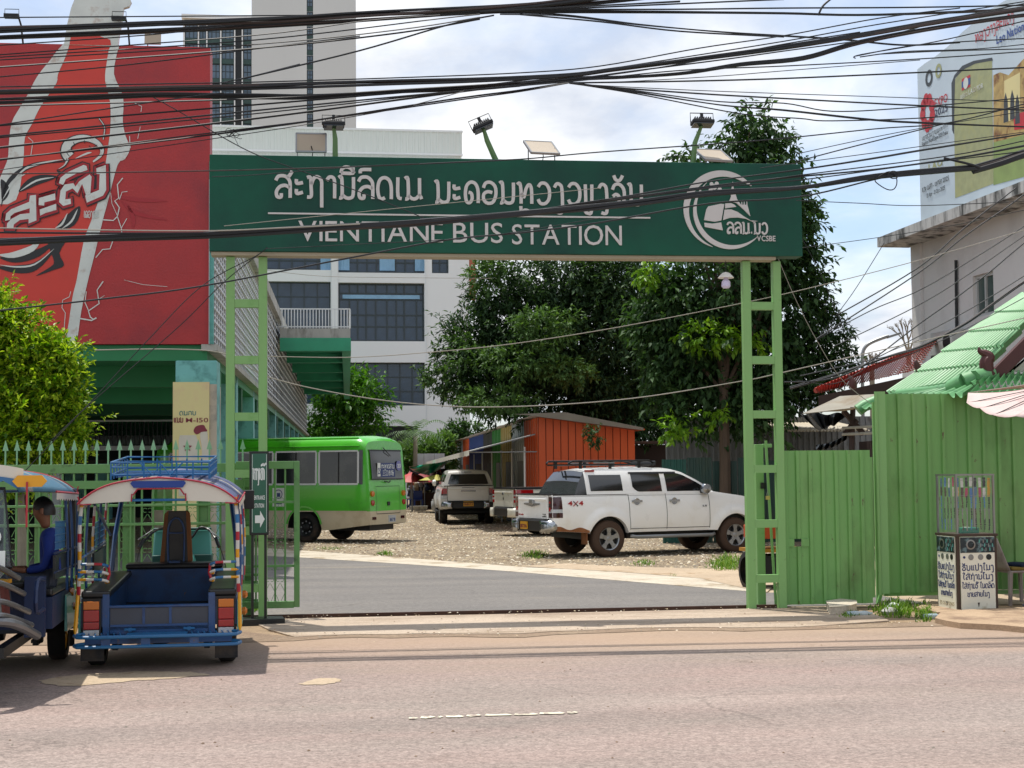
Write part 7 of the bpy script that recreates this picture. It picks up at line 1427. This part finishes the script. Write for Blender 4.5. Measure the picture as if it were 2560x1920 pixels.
# three wheeled cart glimpsed through the right ladder
ca=G(1905,1478); cart=thing('parked_cart','orange and black handcart glimpsed through the right ladder post','cart',(ca.x+.30,ca.y+.5,0),R(15))
MB().use(mat('cart_orange','#b5481e',.5)).bb(-.35,.45,-.2,.4,.75,.95).build('tray',cart,bevel=.02); MB().use(mat('cart_wood','#a8761c',.6)).bb(-.4,.5,-.25,.45,.55,.6).build('shelf',cart); MB().use(m_cr).tube([(.1,-.25,.95),(.25,-.25,1.4),(.4,-.25,.95)],.02,5).build('handle',cart); MB().use(m_blk).bb(-.3,.4,-.2,.4,.15,.5).build('box',cart)
MB().use(m_tyre).lathe([(.2,-.05),(.28,-.04),(.28,.04),(.2,.05)],20,(-.45,0,.28),'x').build('wheel',cart,smooth=True,ang=40); MB().use(m_vb).bb(-.35,-.25,-.1,.0,.95,1.6).build('panel',cart)
# litter
bt1=thing('crushed_bottle','clear crushed plastic bottle lying beside the broken slab','bottle',tuple(G(2148,1541)),R(10)); MB().use(mat('clear_plastic','#b9ccd2',.15,var=.2,alpha=.75)).lathe([(0,-.16),(.03,-.155),(.035,-.05),(.028,0),(.035,.06),(.03,.1),(.012,.15),(.012,.17),(0,.17)],10,(0,0,.035),'x').build('body',bt1,smooth=True)
bt2=thing('crushed_bottle','clear plastic bottle lying in the grass next to the kiosk slab','bottle',tuple(G(2330,1548)),R(5)); MB().use(MATS['clear_plastic']).lathe([(0,-.1),(.03,-.1),(.033,.05),(.012,.1),(0,.1)],10,(0,0,.035),'x').build('body',bt2,smooth=True)
pb=thing('plastic_bag','crumpled white plastic bag lying in the grass','bag',tuple(G(2233,1526))); M=MB().use(m_w2); M.grid(12,8,lambda a,b:((.07+.02*math.sin(a*19+b*7))*math.sin(math.pi*b)*math.cos(2*math.pi*a),(.06+.02*math.cos(a*23))*math.sin(math.pi*b)*math.sin(2*math.pi*a),.05+.05*math.cos(math.pi*b))); M.build('bag_skin',pb,smooth=True)
rk_=thing('stone','pale rounded stone in the grass by the plastic bag','stone',tuple(G(2225,1536))); MB().use(m_con).lathe([(0,0),(.1,0),(.11,.04),(.06,.08),(0,.09)],9).build('stone_body',rk_,smooth=True)
# ---------------------------------------------------------------- trees and plants
def leafmat(name,cols,rough=.45,tr=.35,scale=.6):
    m=bpy.data.materials.new(name); m.use_nodes=True; t=m.node_tree; b=t.nodes['Principled BSDF']; L=t.links.new; b.inputs['Roughness'].default_value=rough; b.inputs['Specular IOR Level'].default_value=.22
    g=N(t,'ShaderNodeNewGeometry'); r=N(t,'ShaderNodeValToRGB'); k=len(cols)
    r.color_ramp.interpolation='CONSTANT' if 0 else 'LINEAR'
    while len(r.color_ramp.elements)<k: r.color_ramp.elements.new(.5)
    for i,c in enumerate(cols): r.color_ramp.elements[i].position=i/(k-1); r.color_ramp.elements[i].color=hexc(c)
    L(g.outputs['Random Per Island'],r.inputs[0]); L(r.outputs[0],b.inputs['Base Color'])
    tr_=N(t,'ShaderNodeBsdfTranslucent'); v=N(t,'ShaderNodeMix',data_type='RGBA',blend_type='MULTIPLY'); v.inputs[0].default_value=1; L(r.outputs[0],v.inputs[6]); v.inputs[7].default_value=(1.3,1.5,.5,1); L(v.outputs[2],tr_.inputs[0])
    x=N(t,'ShaderNodeMixShader'); x.inputs[0].default_value=tr; L(b.outputs[0],x.inputs[1]); L(tr_.outputs[0],x.inputs[2]); L(x.outputs[0],t.nodes['Material Output'].inputs[0]); return m
def leaves(name,parent,clumps,n,size,m,seed=1,droop=.5,per=10,asp=.42,fill=.35,twig=.35,loc=None,jit=.25,kind=None):
    """clumps: (centre, radii, weight). Sprigs of pointed folded leaves."""
    r=np.random.RandomState(seed); wts=np.array([c[2] for c in clumps],float); wts/=wts.sum(); ns=n//per
    ci=r.choice(len(clumps),ns,p=wts); C=np.array([tuple(c[0]) for c in clumps])[ci]; RR=np.array([c[1] for c in clumps])[ci]
    d=r.normal(size=(ns,3)); d/=np.linalg.norm(d,axis=1)[:,None]; rad=np.where(r.rand(ns)<fill,r.rand(ns)**.5,.82+.25*r.rand(ns)*(1+jit*r.randn(ns)))
    # uneven outline: lobes
    lob=1+.16*np.sin(d[:,0]*7+d[:,2]*5+ci)+.12*np.sin(d[:,1]*9-d[:,2]*8+ci*2); O=C+d*RR*(rad*lob)[:,None]
    td=d*.8+r.normal(size=(ns,3))*.45; td[:,2]+=.15-droop*.5; td/=np.linalg.norm(td,axis=1)[:,None]
    k=per; idx=np.repeat(np.arange(ns),k); s=np.tile(np.arange(k)/k,ns); base=O[idx]+td[idx]*(s*twig*size*6)[:,None]
    ld=r.normal(size=(ns*k,3))*.75+td[idx]*.9; ld[:,2]-=droop*.9; ld/=np.linalg.norm(ld,axis=1)[:,None]
    up=np.tile([0,0,1.],(ns*k,1))+r.normal(size=(ns*k,3))*.35; sd=np.cross(ld,up); sd/=np.linalg.norm(sd,axis=1)[:,None]+1e-9; nn=np.cross(sd,ld)
    sz=(size*(.65+.7*r.rand(ns*k)))[:,None]; w_=sz*asp*.5
    P0=base; P1=base+ld*sz*.5+sd*w_+nn*w_*.35; P2=base+ld*sz*1.05-nn*sz*.08; P3=base+ld*sz*.5-sd*w_+nn*w_*.35
    V=np.stack([P0,P1,P2,P3],1).reshape(-1,3); nf=ns*k; me=bpy.data.meshes.new(name); me.vertices.add(4*nf); me.vertices.foreach_set('co',V.astype(np.float32).ravel())
    F=np.arange(4*nf).reshape(-1,4); T=np.concatenate([F[:,[0,1,2]],F[:,[0,2,3]]],1).reshape(-1,3)
    me.loops.add(T.size); me.loops.foreach_set('vertex_index',T.astype(np.int32).ravel()); me.polygons.add(len(T)); me.polygons.foreach_set('loop_start',np.arange(0,T.size,3,dtype=np.int32)); me.polygons.foreach_set('loop_total',np.full(len(T),3,np.int32))
    me.materials.append(m); me.update(calc_edges=True); o=bpy.data.objects.new(name,me); COL.objects.link(o)
    if parent: o.parent=parent
    if kind: o['kind']=kind
    return o
def pc(lst,px_m=None,depth=.8):
    out=[]
    for (u,v,ru,rv,Y) in lst:
        k=Y/FPX; out.append((W(u,v,Y),(ru*k,max(ru,rv)*k*depth,rv*k),ru*rv*1.0))
    return out
m_bark=mat('bark','#57483a',.9,var=.25,sc_=3,bump=.6,bs=12,stretch=(1,1,.3)); m_bark2=mat('bark_pale','#8a8070',.9,var=.2,sc_=4)
def limbs(M,base,top,targets,r0,seed=1):
    r=random.Random(seed); base=Vector(base); top=Vector(top); trunk=[base+(top-base)*t+Vector((r.uniform(-.06,.06),r.uniform(-.06,.06),0))*(t>0) for t in (0,.25,.5,.75,1)]; M.tube(trunk,[r0,r0*.85,r0*.75,r0*.62,r0*.45],9)
    for c in targets:
        c=Vector(c); a=trunk[r.choice((2,3,4))]; mid=(a+c)/2+Vector((r.uniform(-.2,.2),r.uniform(-.2,.2),.15)); M.tube(cr_([tuple(a),tuple(mid),tuple(c)],4),[r0*.35*(1-.8*i/8) for i in range(9)],6)
lm_dark=leafmat('leaves_dark',['#1e3320','#293f26','#344c2d','#415a38','#4f6843'],.6,.25); lm_mid=leafmat('leaves_mid',['#20351d','#2d4726','#3a5530','#4a673c'],.6,.28); lm_lime=leafmat('leaves_lime',['#4a7016','#5f861c','#7a9a28'],.4,.3)
lm_bush=leafmat('leaves_bush',['#33550f','#557a14','#7d9c1e','#9fb32e','#b3bf45'],.38,.4); lm_back=leafmat('leaves_back',['#2c4f18','#3d6a1c','#5c8a28'],.45,.3); lm_feather=leafmat('leaves_feather',['#3f5c2c','#55733a','#6a8548'],.5,.3)
# big dark tree
bt=thing('broad_tree','huge dark green spreading tree filling the view under the middle of the sign','tree'); 
cl=pc([(1240,735,60,55,50),(1400,690,120,70,50),(1540,720,110,100,50),(1185,860,75,65,49.5),(1320,830,130,110,50),(1480,860,140,130,50),(1130,945,58,34,49),(1250,960,95,70,49),(1400,990,130,85,50.5),(1550,1000,110,100,50),(1640,880,80,140,51),(1600,780,80,90,51),(1620,1020,70,90,51)]); limbs(M:=MB().use(m_bark),(W(1600,1200,51).x,51,0),W(1480,900,50.5),[c[0] for c in cl],.45,3); M.build('trunk',bt,smooth=True)
leaves('crown',bt,cl,80000,.18,lm_dark,3,.35,9,.38,.55,.5,None,.8)
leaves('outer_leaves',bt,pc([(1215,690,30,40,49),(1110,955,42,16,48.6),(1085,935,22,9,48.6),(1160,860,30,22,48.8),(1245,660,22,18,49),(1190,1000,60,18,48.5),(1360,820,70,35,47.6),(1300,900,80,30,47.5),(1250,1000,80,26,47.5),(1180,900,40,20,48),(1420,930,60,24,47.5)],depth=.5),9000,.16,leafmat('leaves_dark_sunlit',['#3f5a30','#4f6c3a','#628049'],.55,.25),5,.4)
leaves('hanging_sprig',bt,pc([(1483,1085,14,24,44.4)],depth=.5),420,.1,lm_dark,6,.9)
# tall teak-like tree
tt=thing('teak_tree','tall large leaved tree standing behind the right end of the sign','tree'); tr=W(1783,1100,36.5)
c2=pc([(1880,298,34,26,38),(1905,335,46,26,38),(1850,370,50,36,38),(1935,375,40,30,38),(1728,388,34,20,38),(1760,410,40,24,38),(1965,410,22,20,38),(1860,440,80,40,38),(2008,505,18,30,38),(2010,600,30,44,38),(1900,560,120,120,38),(2005,690,40,40,38),(1960,770,80,80,38),(1770,740,110,100,37.5),(1900,700,60,70,38),(1985,880,52,46,38),(1900,900,110,90,38),(1720,830,90,130,37.5),(1690,950,60,80,37.5),(1720,1030,50,45,37.2),(1880,1000,70,60,37.2),(1800,960,60,50,38.4),(1965,985,40,32,38),(1640,780,50,90,38)])
limbs(M:=MB().use(m_bark),(tr.x+.25,36.5,0),W(1800,620,37.5),[c[0] for c in c2],.16,5); M.build('trunk',tt,smooth=True)
leaves('crown',tt,c2,36000,.18,lm_mid,8,.8,8,.5,.3,.5,None,1.0)
leaves('outer_leaves',tt,pc([(2085,828,36,12,38),(2095,905,40,12,38),(2075,930,30,10,38),(2060,780,30,16,38),(2085,868,42,12,38),(2055,960,40,14,38),(2030,1000,30,12,38)],depth=.6),3600,.13,lm_dark,9,.5)
leaves('young_leaves',tt,pc([(1622,675,26,22,36.6),(1768,838,50,22,36.2),(1880,850,34,14,36.2),(1697,1070,30,18,35.8),(1790,1035,30,12,35.8)],depth=.5),1100,.16,lm_lime,10,.8,8,.5)
# bright bush left
bb_=thing('bright_bush','bright yellow green sunlit bush at the left edge in front of the market hall','bush'); c3=pc([(-10,770,44,44,22.6),(40,840,66,56,22.5),(110,895,48,40,22.3),(172,890,32,28,22.2),(40,950,95,90,22.5),(148,985,54,60,22.2),(90,1070,100,74,22.4),(170,1100,38,38,22.2),(20,1120,90,90,22.5),(-60,900,100,160,23)])
limbs(M:=MB().use(m_bark2),(W(60,1100,22.6).x,22.6,0),W(60,1000,22.6),[c[0] for c in c3],.09,6); M.build('stem',bb_,smooth=True); leaves('foliage',bb_,c3,36000,.085,lm_bush,12,.1,9,.5,.35,.5,None,.9)
# trees further back
t3=thing('courtyard_tree','bright green tree seen under the green walkway beside the white block','tree'); c4=pc([(860,985,62,40,97),(905,1010,38,34,97),(830,1050,45,34,97),(880,1075,50,24,97),(935,1035,14,24,97),(800,1090,40,30,97)]); limbs(M:=MB().use(m_bark),(W(860,1100,97).x,97,0),W(860,1050,97),[c[0] for c in c4],.25,7); M.build('trunk',t3); leaves('crown',t3,c4,6500,.36,lm_back,13,.3,10,.42,.3,.5,None,1.2)
t4=thing('feathery_tree','dusty green feathery tree behind the market stalls','tree'); c5=pc([(1040,1135,50,20,80),(1090,1132,45,24,80),(1030,1155,40,26,80),(1075,1160,50,20,80),(1110,1112,22,14,80)]); limbs(M:=MB().use(m_bark),(W(1060,1100,80).x,80,0),W(1060,1150,80),[c[0] for c in c5],.2,8); M.build('trunk',t4); leaves('crown',t4,c5,9000,.26,lm_feather,14,.1,10,.3)
t5=thing('hedge_bushes','dark green bushes beyond the end of the coloured shops','bush'); leaves('foliage',t5,pc([(1140,1082,18,12,96),(1175,1078,24,12,96)]),1500,.3,lm_mid,15)
pm_=thing('palm','grey green palm with arching fronds in front of the white block','palm'); b0=W(1036,1070,76); lf=leafmat('palm_leaf',['#3c5434','#4d6642','#5d7550'],.5,.25)
MB().use(m_bark2).tube([(b0.x,76,0),(b0.x+.05,76,b0.z-.4)],[.14,.11],8).build('trunk',pm_)
for k in range(15):
    a=2*math.pi*k/15+.3; ln=1.7+.3*math.sin(k*3); M=MB().use(lf); h=.9+.35*math.cos(k*2.1); sp0=[]
    for i in range(9): t_=i/8; sp0.append(Vector((b0.x+math.cos(a)*ln*t_,76+math.sin(a)*ln*t_,b0.z-.4+h*2*t_-1.9*t_*t_)))
    for i in range(8):
        d_=(sp0[i+1]-sp0[i]); sd=Vector((-math.sin(a),math.cos(a),0))
        for s in (-1,1):
            for q in (0,.5):
                p=sp0[i]+d_*q; tip=p+sd*s*.42*math.sin(math.pi*(i+.8)/9.5)+d_*.7+Vector((0,0,-.16)); M.add([p,p+d_*.28,tip],[(0,1,2)])
    M.build('frond',pm_)
# bare trees on the skyline
def bare(label,u,v0,v1,Y,seed,spread=.6):
    t=thing('bare_tree',label,'tree'); M=MB().use(m_bark2); r=random.Random(seed); a=W(u,v0,Y); a=Vector((a.x,Y,0)); z0=W(u,v0,Y).z; z1=W(u,v1,Y).z
    M.tube([a,Vector((a.x,Y,z0))],[.12,.08],6)
    def br(p,d,l,rr,n):
        q=p+d*l; M.tube([p,(p+q)/2+Vector((r.uniform(-.04,.04),0,r.uniform(-.04,.04))),q],[rr,rr*.8,rr*.6],4)
        if n: 
            for _ in range(3): br(q,(d+Vector((r.uniform(-spread,spread),r.uniform(-.3,.3),r.uniform(-.2,.3)))).normalized(),l*r.uniform(.55,.8),rr*.6,n-1)
    for s in (-1,0,1): br(Vector((a.x,Y,z0)),Vector((s*.35,0,1)).normalized(),(z1-z0)*.38,.05,3)
    M.build('trunk',t)
bare('thin leafless tree behind the red tile roof, left of the curved street lamp',2180,935,880,48,4); bare('thin leafless tree standing against the edge of the grey building',2272,885,790,50,9,.35)
# weeds
m_gr_=leafmat('grass_blades',['#3d5a1c','#557a26','#6f9434','#8a9a4a'],.5,.3)
def tuft(name,u0,u1,v0,v1,n,h,seed,fr=None,label=None):
    r=np.random.RandomState(seed); M=MB().use(m_gr_)
    for _ in range(n):
        u=(u0+u1)/2+(u1-u0)/2*max(-1,min(1,r.normal()*.45)); v=(v0+v1)/2+(v1-v0)/2*max(-1,min(1,r.normal()*.5)); q=r.rand()*6.28; u+=(u1-u0)*.08*math.cos(q); p=G(u,v); hh=h*(.3+.9*r.rand()**1.5)*(1-.5*abs(u-(u0+u1)/2)/(u1-u0)*2); a=r.rand()*6.28; l=hh*(.2+.9*r.rand()); d=Vector((math.cos(a),math.sin(a),0)); s=Vector((-d.y,d.x,0))*.007*(1+h*2); m_=p+d*l*.35+Vector((0,0,hh*.65)); M.add([p-s,p+s,m_+s*.7,m_-s*.7,p+d*l+Vector((0,0,hh))],[(0,1,2,3),(3,2,4)])
    o=M.build(name,None,kind='stuff'); 
    if label: o['label']=label; o['category']='grass'
tuft('grass',1296,1376,1380,1398,420,.10,1,label='small round clump of dark grass on the gravel behind the white pickup tail'); tuft('grass',1580,1645,1402,1416,220,.07,2,label='thin grass growing through the gravel below the muddy pickup'); tuft('grass',1770,1870,1392,1430,1100,.11,3,label='grass patch on the gravel by the right ladder post')
tuft('grass',1672,1694,1438,1446,60,.06,4,label='tiny weed on the sandy strip'); tuft('grass',2180,2300,1508,1545,700,.13,5,label='ragged grass on the verge between the low gate panel and the kiosk'); tuft('grass',2290,2345,1512,1555,420,.10,15,label='low grass clump touching the left side of the kiosk'); tuft('grass',2095,2150,1530,1548,160,.08,6,label='grass tuft beside the broken slab'); tuft('grass',600,650,1520,1535,260,.1,7,label='grass at the foot of the sliding gate'); tuft('grass',940,985,1382,1390,160,.1,8,label='small weed at the edge of the gravel below the bus'); tuft('grass',775,870,1368,1376,200,.05,9,label='sparse weeds along the gravel edge')
# ---------------------------------------------------------------- overhead cables strung along the street
m_cab=mat('cable_black','#0e1116',.5,var=.1); m_cabw=mat('cable_pale','#9b968a',.6); m_cabb=mat('cable_brown','#3b2f2c',.6)
crn=random.Random(11)
def cable(par,pts,th,n=-2.6,m=m_cab,strands=1,name='cable'):
    P=[]
    for (u,v) in pts:
        x,z=S.uv(u,v,n); P.append((x,n,z))
    P=cr_(P,6); k=th*.56*16.5/FPX
    if strands==1:
        M=MB().use(m).tube(P,k,5 if th<5 else 6); return M.build(name,par,smooth=True)
    for s in range(strands):
        ph=crn.uniform(0,6.3); f=crn.uniform(.35,1.1); q=[(p[0],p[1]+k*.5*math.sin(ph+f*p[0]*1.3),p[2]+k*.55*math.cos(ph+f*p[0])) for p in P]
        MB().use(m if s<strands-1 or th<8 else m_cabb).tube(q,k*crn.uniform(.42,.62),5).build(name,par,smooth=True)
def bundle(name,label,cat,lst,group=None,n=-2.6):
    t=thing(name,label,cat,(S.x,S.y,0),S.a,group)
    for i,e in enumerate(lst):
        pts,th=e[0],e[1]; st=e[2] if len(e)>2 else 1; cable(t,pts,th,n+crn.uniform(-.15,.15),e[3] if len(e)>3 else m_cab,st)
    return t
bundle('cable_bundle','topmost thick bundle of black overhead cables crossing the top of the view','cables',[
 ([(-60,76),(0,74),(320,64),(640,52),(900,36),(1250,18),(1420,2),(1700,-30)],15,5),([(-60,96),(0,93),(320,80),(640,65),(900,52),(1250,32),(1406,31),(1700,30),(1960,31),(2200,34),(2700,16)],11,4),
 ([(1180,30),(1406,24),(1700,23),(1960,20),(2300,18),(2700,10)],4),([(-60,44),(640,39),(900,37),(1200,32)],3),([(1150,30),(1300,22),(1500,6),(1650,-10)],9,3),([(1200,28),(1500,12),(1700,2)],7,2),([(1200,34),(1500,18),(1960,-2)],4),
 ([(1250,34),(1406,38),(1600,62),(1800,80),(1960,90),(2100,98),(2260,112),(2400,105)],6,2),([(1300,36),(1500,54),(1700,78),(1960,92)],4),
 ([(-60,116),(0,113),(360,88),(640,60),(900,50)],3),([(-60,142),(0,137),(640,88),(916,52),(1100,38)],3),([(-60,148),(0,143),(640,100),(1106,46),(1200,36)],3),([(-60,155),(0,150),(640,111),(1000,74),(1200,43)],3),([(-60,172),(0,168),(640,121),(1000,82),(1200,48)],4),([(-60,197),(0,192),(318,162),(640,122),(900,90)],3),
 ([(2100,-20),(2060,12),(2046,38)],5)],'overhead cables along the street')
bundle('cable_bundle','middle thick tangle of black overhead cables passing just above the green sign','cables',[
 ([(-60,219),(0,217),(360,210),(640,205),(1000,194),(1300,182),(1500,165),(1750,120),(1960,89),(2200,45),(2400,20)],3),([(-60,230),(0,228),(360,222),(640,217),(980,206),(1200,200),(1423,188),(1544,172),(1750,145),(1960,117),(2153,87),(2370,50),(2700,0)],13,5),
 ([(-60,254),(0,252),(290,240),(430,237),(640,241),(780,243),(980,232),(1200,220),(1423,196),(1560,190),(1715,180),(1850,160),(2008,145),(2153,105),(2370,65),(2700,20)],13,5),([(-60,268),(0,265),(640,247),(980,226),(1300,206),(1423,192)],4),
 ([(-60,315),(0,312),(260,273),(463,243),(560,232)],3),([(-60,318),(0,314),(640,262),(1000,232),(1250,212)],4),([(-60,345),(0,340),(600,280),(1011,240),(1300,215)],4),([(-60,349),(0,344),(600,288),(1075,236),(1350,206)],3),([(-60,375),(0,369),(600,301),(1160,228),(1400,200)],5),([(-60,405),(0,399),(640,321),(893,286),(1160,246),(1300,227),(1423,206)],7,2),([(-60,432),(0,425),(640,331),(790,307),(1000,270),(1160,228)],2),
 ([(600,198),(893,128),(1120,62),(1235,38)],4),([(560,206),(640,188),(750,160)],3),
 ([(1200,214),(1423,186),(1600,160),(1960,103),(2200,60),(2560,4)],3),([(1300,208),(1500,190),(1700,160),(1960,110),(2150,80)],3),([(1423,200),(1600,176),(1800,150),(1960,127),(2200,92),(2370,47),(2600,0)],5,2),([(1200,222),(1423,204),(1700,176),(1960,165),(2334,145),(2700,118)],3),([(1423,206),(1560,204),(1800,190),(1960,177),(2300,150)],2),([(1423,207),(1700,203),(1960,196),(2298,181),(2700,162)],4),
 ([(2139,148),(2153,138),(2343,105),(2560,54),(2700,20)],6,2),([(2150,142),(2260,128),(2430,122),(2560,110),(2700,95)],5,2),([(2200,135),(2343,128),(2560,122)],3),([(2140,140),(2300,112),(2560,96),(2700,90)],3),
 ([(1423,205),(1458,211),(1700,224),(1960,234),(2260,244),(2560,255),(2700,258)],2),([(1423,206),(1500,216),(1750,234),(1960,246),(2260,262),(2560,275),(2700,280)],4),([(1423,207),(1560,226),(1800,262),(1960,275),(2189,300),(2370,310),(2560,318),(2700,322)],6,2),([(1440,210),(1600,236),(1850,284),(2000,296),(2081,302),(2334,293),(2560,268),(2700,250)],3),([(1423,206),(1600,228),(1800,254),(1960,258),(2081,278),(2260,270),(2560,244),(2700,228)],3),
 ([(1050,410),(1300,398),(1500,380),(1900,351),(2189,322),(2370,307),(2560,260),(2700,225)],3)],'overhead cables along the street',-2.75)
bundle('cable_bundle','lowest thick sagging bundle of black cables crossing in front of the sign lettering','cables',[
 ([(-60,568),(0,570),(250,575),(521,577),(700,570),(900,560)],3,1,m_cabw),([(-60,580),(0,582),(300,582),(521,580)],5,2),([(-60,596),(0,597),(300,588),(521,583),(700,576)],4),([(-60,608),(0,605),(300,594),(521,587),(700,577),(862,567),(1050,556),(1340,531),(1580,508),(1773,484),(1998,470),(2189,441),(2442,418)],15,6),
 ([(500,586),(900,566),(1267,533),(1450,508),(1580,489),(1773,455),(2000,425),(2189,395),(2298,376),(2560,333),(2700,308)],6,2),([(1050,548),(1340,526),(1600,490),(1900,452),(2189,425),(2406,394),(2560,365),(2700,340)],7,3),([(2430,424),(2500,404),(2560,384),(2700,345)],22,5),
 ([(1500,500),(1773,470),(2000,450),(2300,410),(2560,378)],3),([(1400,515),(1700,480),(2000,438),(2370,390),(2560,352)],3),([(2360,395),(2430,412),(2450,420)],6),
 ([(-60,784),(0,776),(250,748),(500,716),(862,647),(1115,600),(1300,582),(1500,556),(1773,509),(1998,492),(2189,448),(2300,425)],4),([(530,442),(640,437),(900,416),(1050,409)],2),([(-60,438),(0,435),(521,427),(900,416),(1300,398)],3,1,m_cabb),([(560,565),(900,530),(1200,500),(1500,470)],1.6,1,m_cabw),([(665,622),(900,610),(1200,592),(1500,545)],1.6),
 ([(1990,501),(2150,508),(2298,514),(2560,503)],2),([(1990,385),(2250,330),(2560,278)],2),([(1990,404),(2150,362),(2370,307)],3),([(1900,420),(2200,380),(2560,330)],2)],'overhead cables along the street',-2.5)
t=bundle('cable_bundle','ragged black service cables dropping from the upper right to the red tile roof','cables',[
 ([(1975,970),(2060,945),(2156,913),(2230,888),(2304,865),(2412,810),(2488,756),(2560,705),(2650,650)],9,5),([(1960,955),(2060,950),(2156,915),(2298,810),(2380,752),(2473,681),(2560,608),(2700,500)],4),([(2042,847),(2298,681),(2412,590),(2542,500),(2640,420)],4),([(2096,786),(2296,669),(2412,569),(2540,470)],4),([(2042,849),(2180,775),(2298,726),(2420,655),(2560,566),(2700,470)],3),([(2081,868),(2298,762),(2430,680),(2560,590),(2700,500)],3),([(2156,913),(2298,840),(2430,770),(2560,690),(2700,600)],3),([(2000,940),(2156,905),(2298,872),(2400,830),(2560,745)],4,2),([(1990,950),(2080,960),(2150,930),(2200,890),(2298,850)],2),([(2156,913),(2230,900),(2300,876)],3)],'overhead cables along the street',1.2)
def wire(label,pts,th,m,n): 
    t=thing('overhead_wire',label,'wire',(S.x,S.y,0),S.a); cable(t,pts,th,n,m,1,'wire')
wire('pale wire sagging from the teal pillar across the yard to the right',[(237,875),(437,873),(563,885),(670,942),(862,986),(1079,1013),(1300,1016),(1580,996),(1853,953),(1949,933),(2260,862),(2560,795),(2700,760)],2.8,m_cabw,.35)
wire('pale wire running below the sign over the big tree and up to the right building',[(560,890),(670,891),(890,893),(1115,877),(1300,857),(1551,817),(1850,759),(2045,715),(2296,651),(2560,575),(2700,530)],2.3,m_cabw,.4)
wire('thin black drop wire slanting down from the left ladder post to the lower left',[(668,618),(640,640),(506,714),(370,850),(221,1011),(60,1180)],2.4,m_cab,-.35)
wire('second thin black drop wire beside the first, left of the ladder post',[(668,620),(560,705),(449,815),(226,1009),(120,1110)],2.4,m_cab,-.4)
wire('thin wire looping from the middle bundle down across the upper left corner of the sign',[(370,236),(450,280),(560,345),(640,386),(732,420),(900,480),(1060,545)],2.4,m_cab,-2.3)
wire('steep thin wire from the tree tip down to the tiled roof',[(2002,590),(2048,678),(2095,790),(2150,916)],2.2,m_cab,1.)
wire('thin wire crossing steeply left of the grey building',[(2210,608),(2130,735),(2051,838)],2.2,m_cab,1.1)
wire('thin guy wire from the sign corner down to the sheds',[(1945,645),(1990,750),(2045,856),(2111,955),(2220,1040)],2,m_cabw,.9)
wire('pair of thin wires from the tree to the eave',[(2002,620),(2201,593),(2400,560),(2552,527),(2700,500)],2,m_cab,1.)
wire('faint thin wires in front of the white block',[(640,672),(800,690),(1000,694),(1230,696)],1.2,m_cabw,.6)
t=thing('cable_coil','loose loop of black cable hanging from the lowest bundle at the right','cable',(S.x,S.y,0),S.a)
c=S.uv(2215,452,-2.6); k=16.5/FPX
MB().use(m_cab).tube([(c[0]+30*k*math.cos(a),-2.6,c[1]+22*k*math.sin(a)+6*k*math.sin(2*a)) for a in np.linspace(0,6.28,26)],.0065,5).build('loop',t,smooth=True); c=S.uv(2232,438,-2.6); MB().use(m_cab).tube([(c[0]+14*k*math.cos(a),-2.62,c[1]+10*k*math.sin(a)) for a in np.linspace(0,6.28,16)],.006,5).build('loop',t,smooth=True)
t=thing('wire_tangle','small tangle of thin wire on the cable above the sign left end','wire',(S.x,S.y,0),S.a); c=S.uv(582,330,-2.7); M=MB().use(m_cab)
for q in range(5): M.tube([(c[0]+(q-2)*5*k+ (8+q)*k*math.cos(a),-2.7,c[1]+9*k*math.sin(a+q)-2*q*k) for a in np.linspace(0,5.5,12)],.0035,4)
M.tube([(c[0],-2.7,c[1]),(c[0]+6*k,-2.7,c[1]-18*k),(c[0]+14*k,-2.7,c[1]-34*k)],.0035,4); M.build('loops',t)
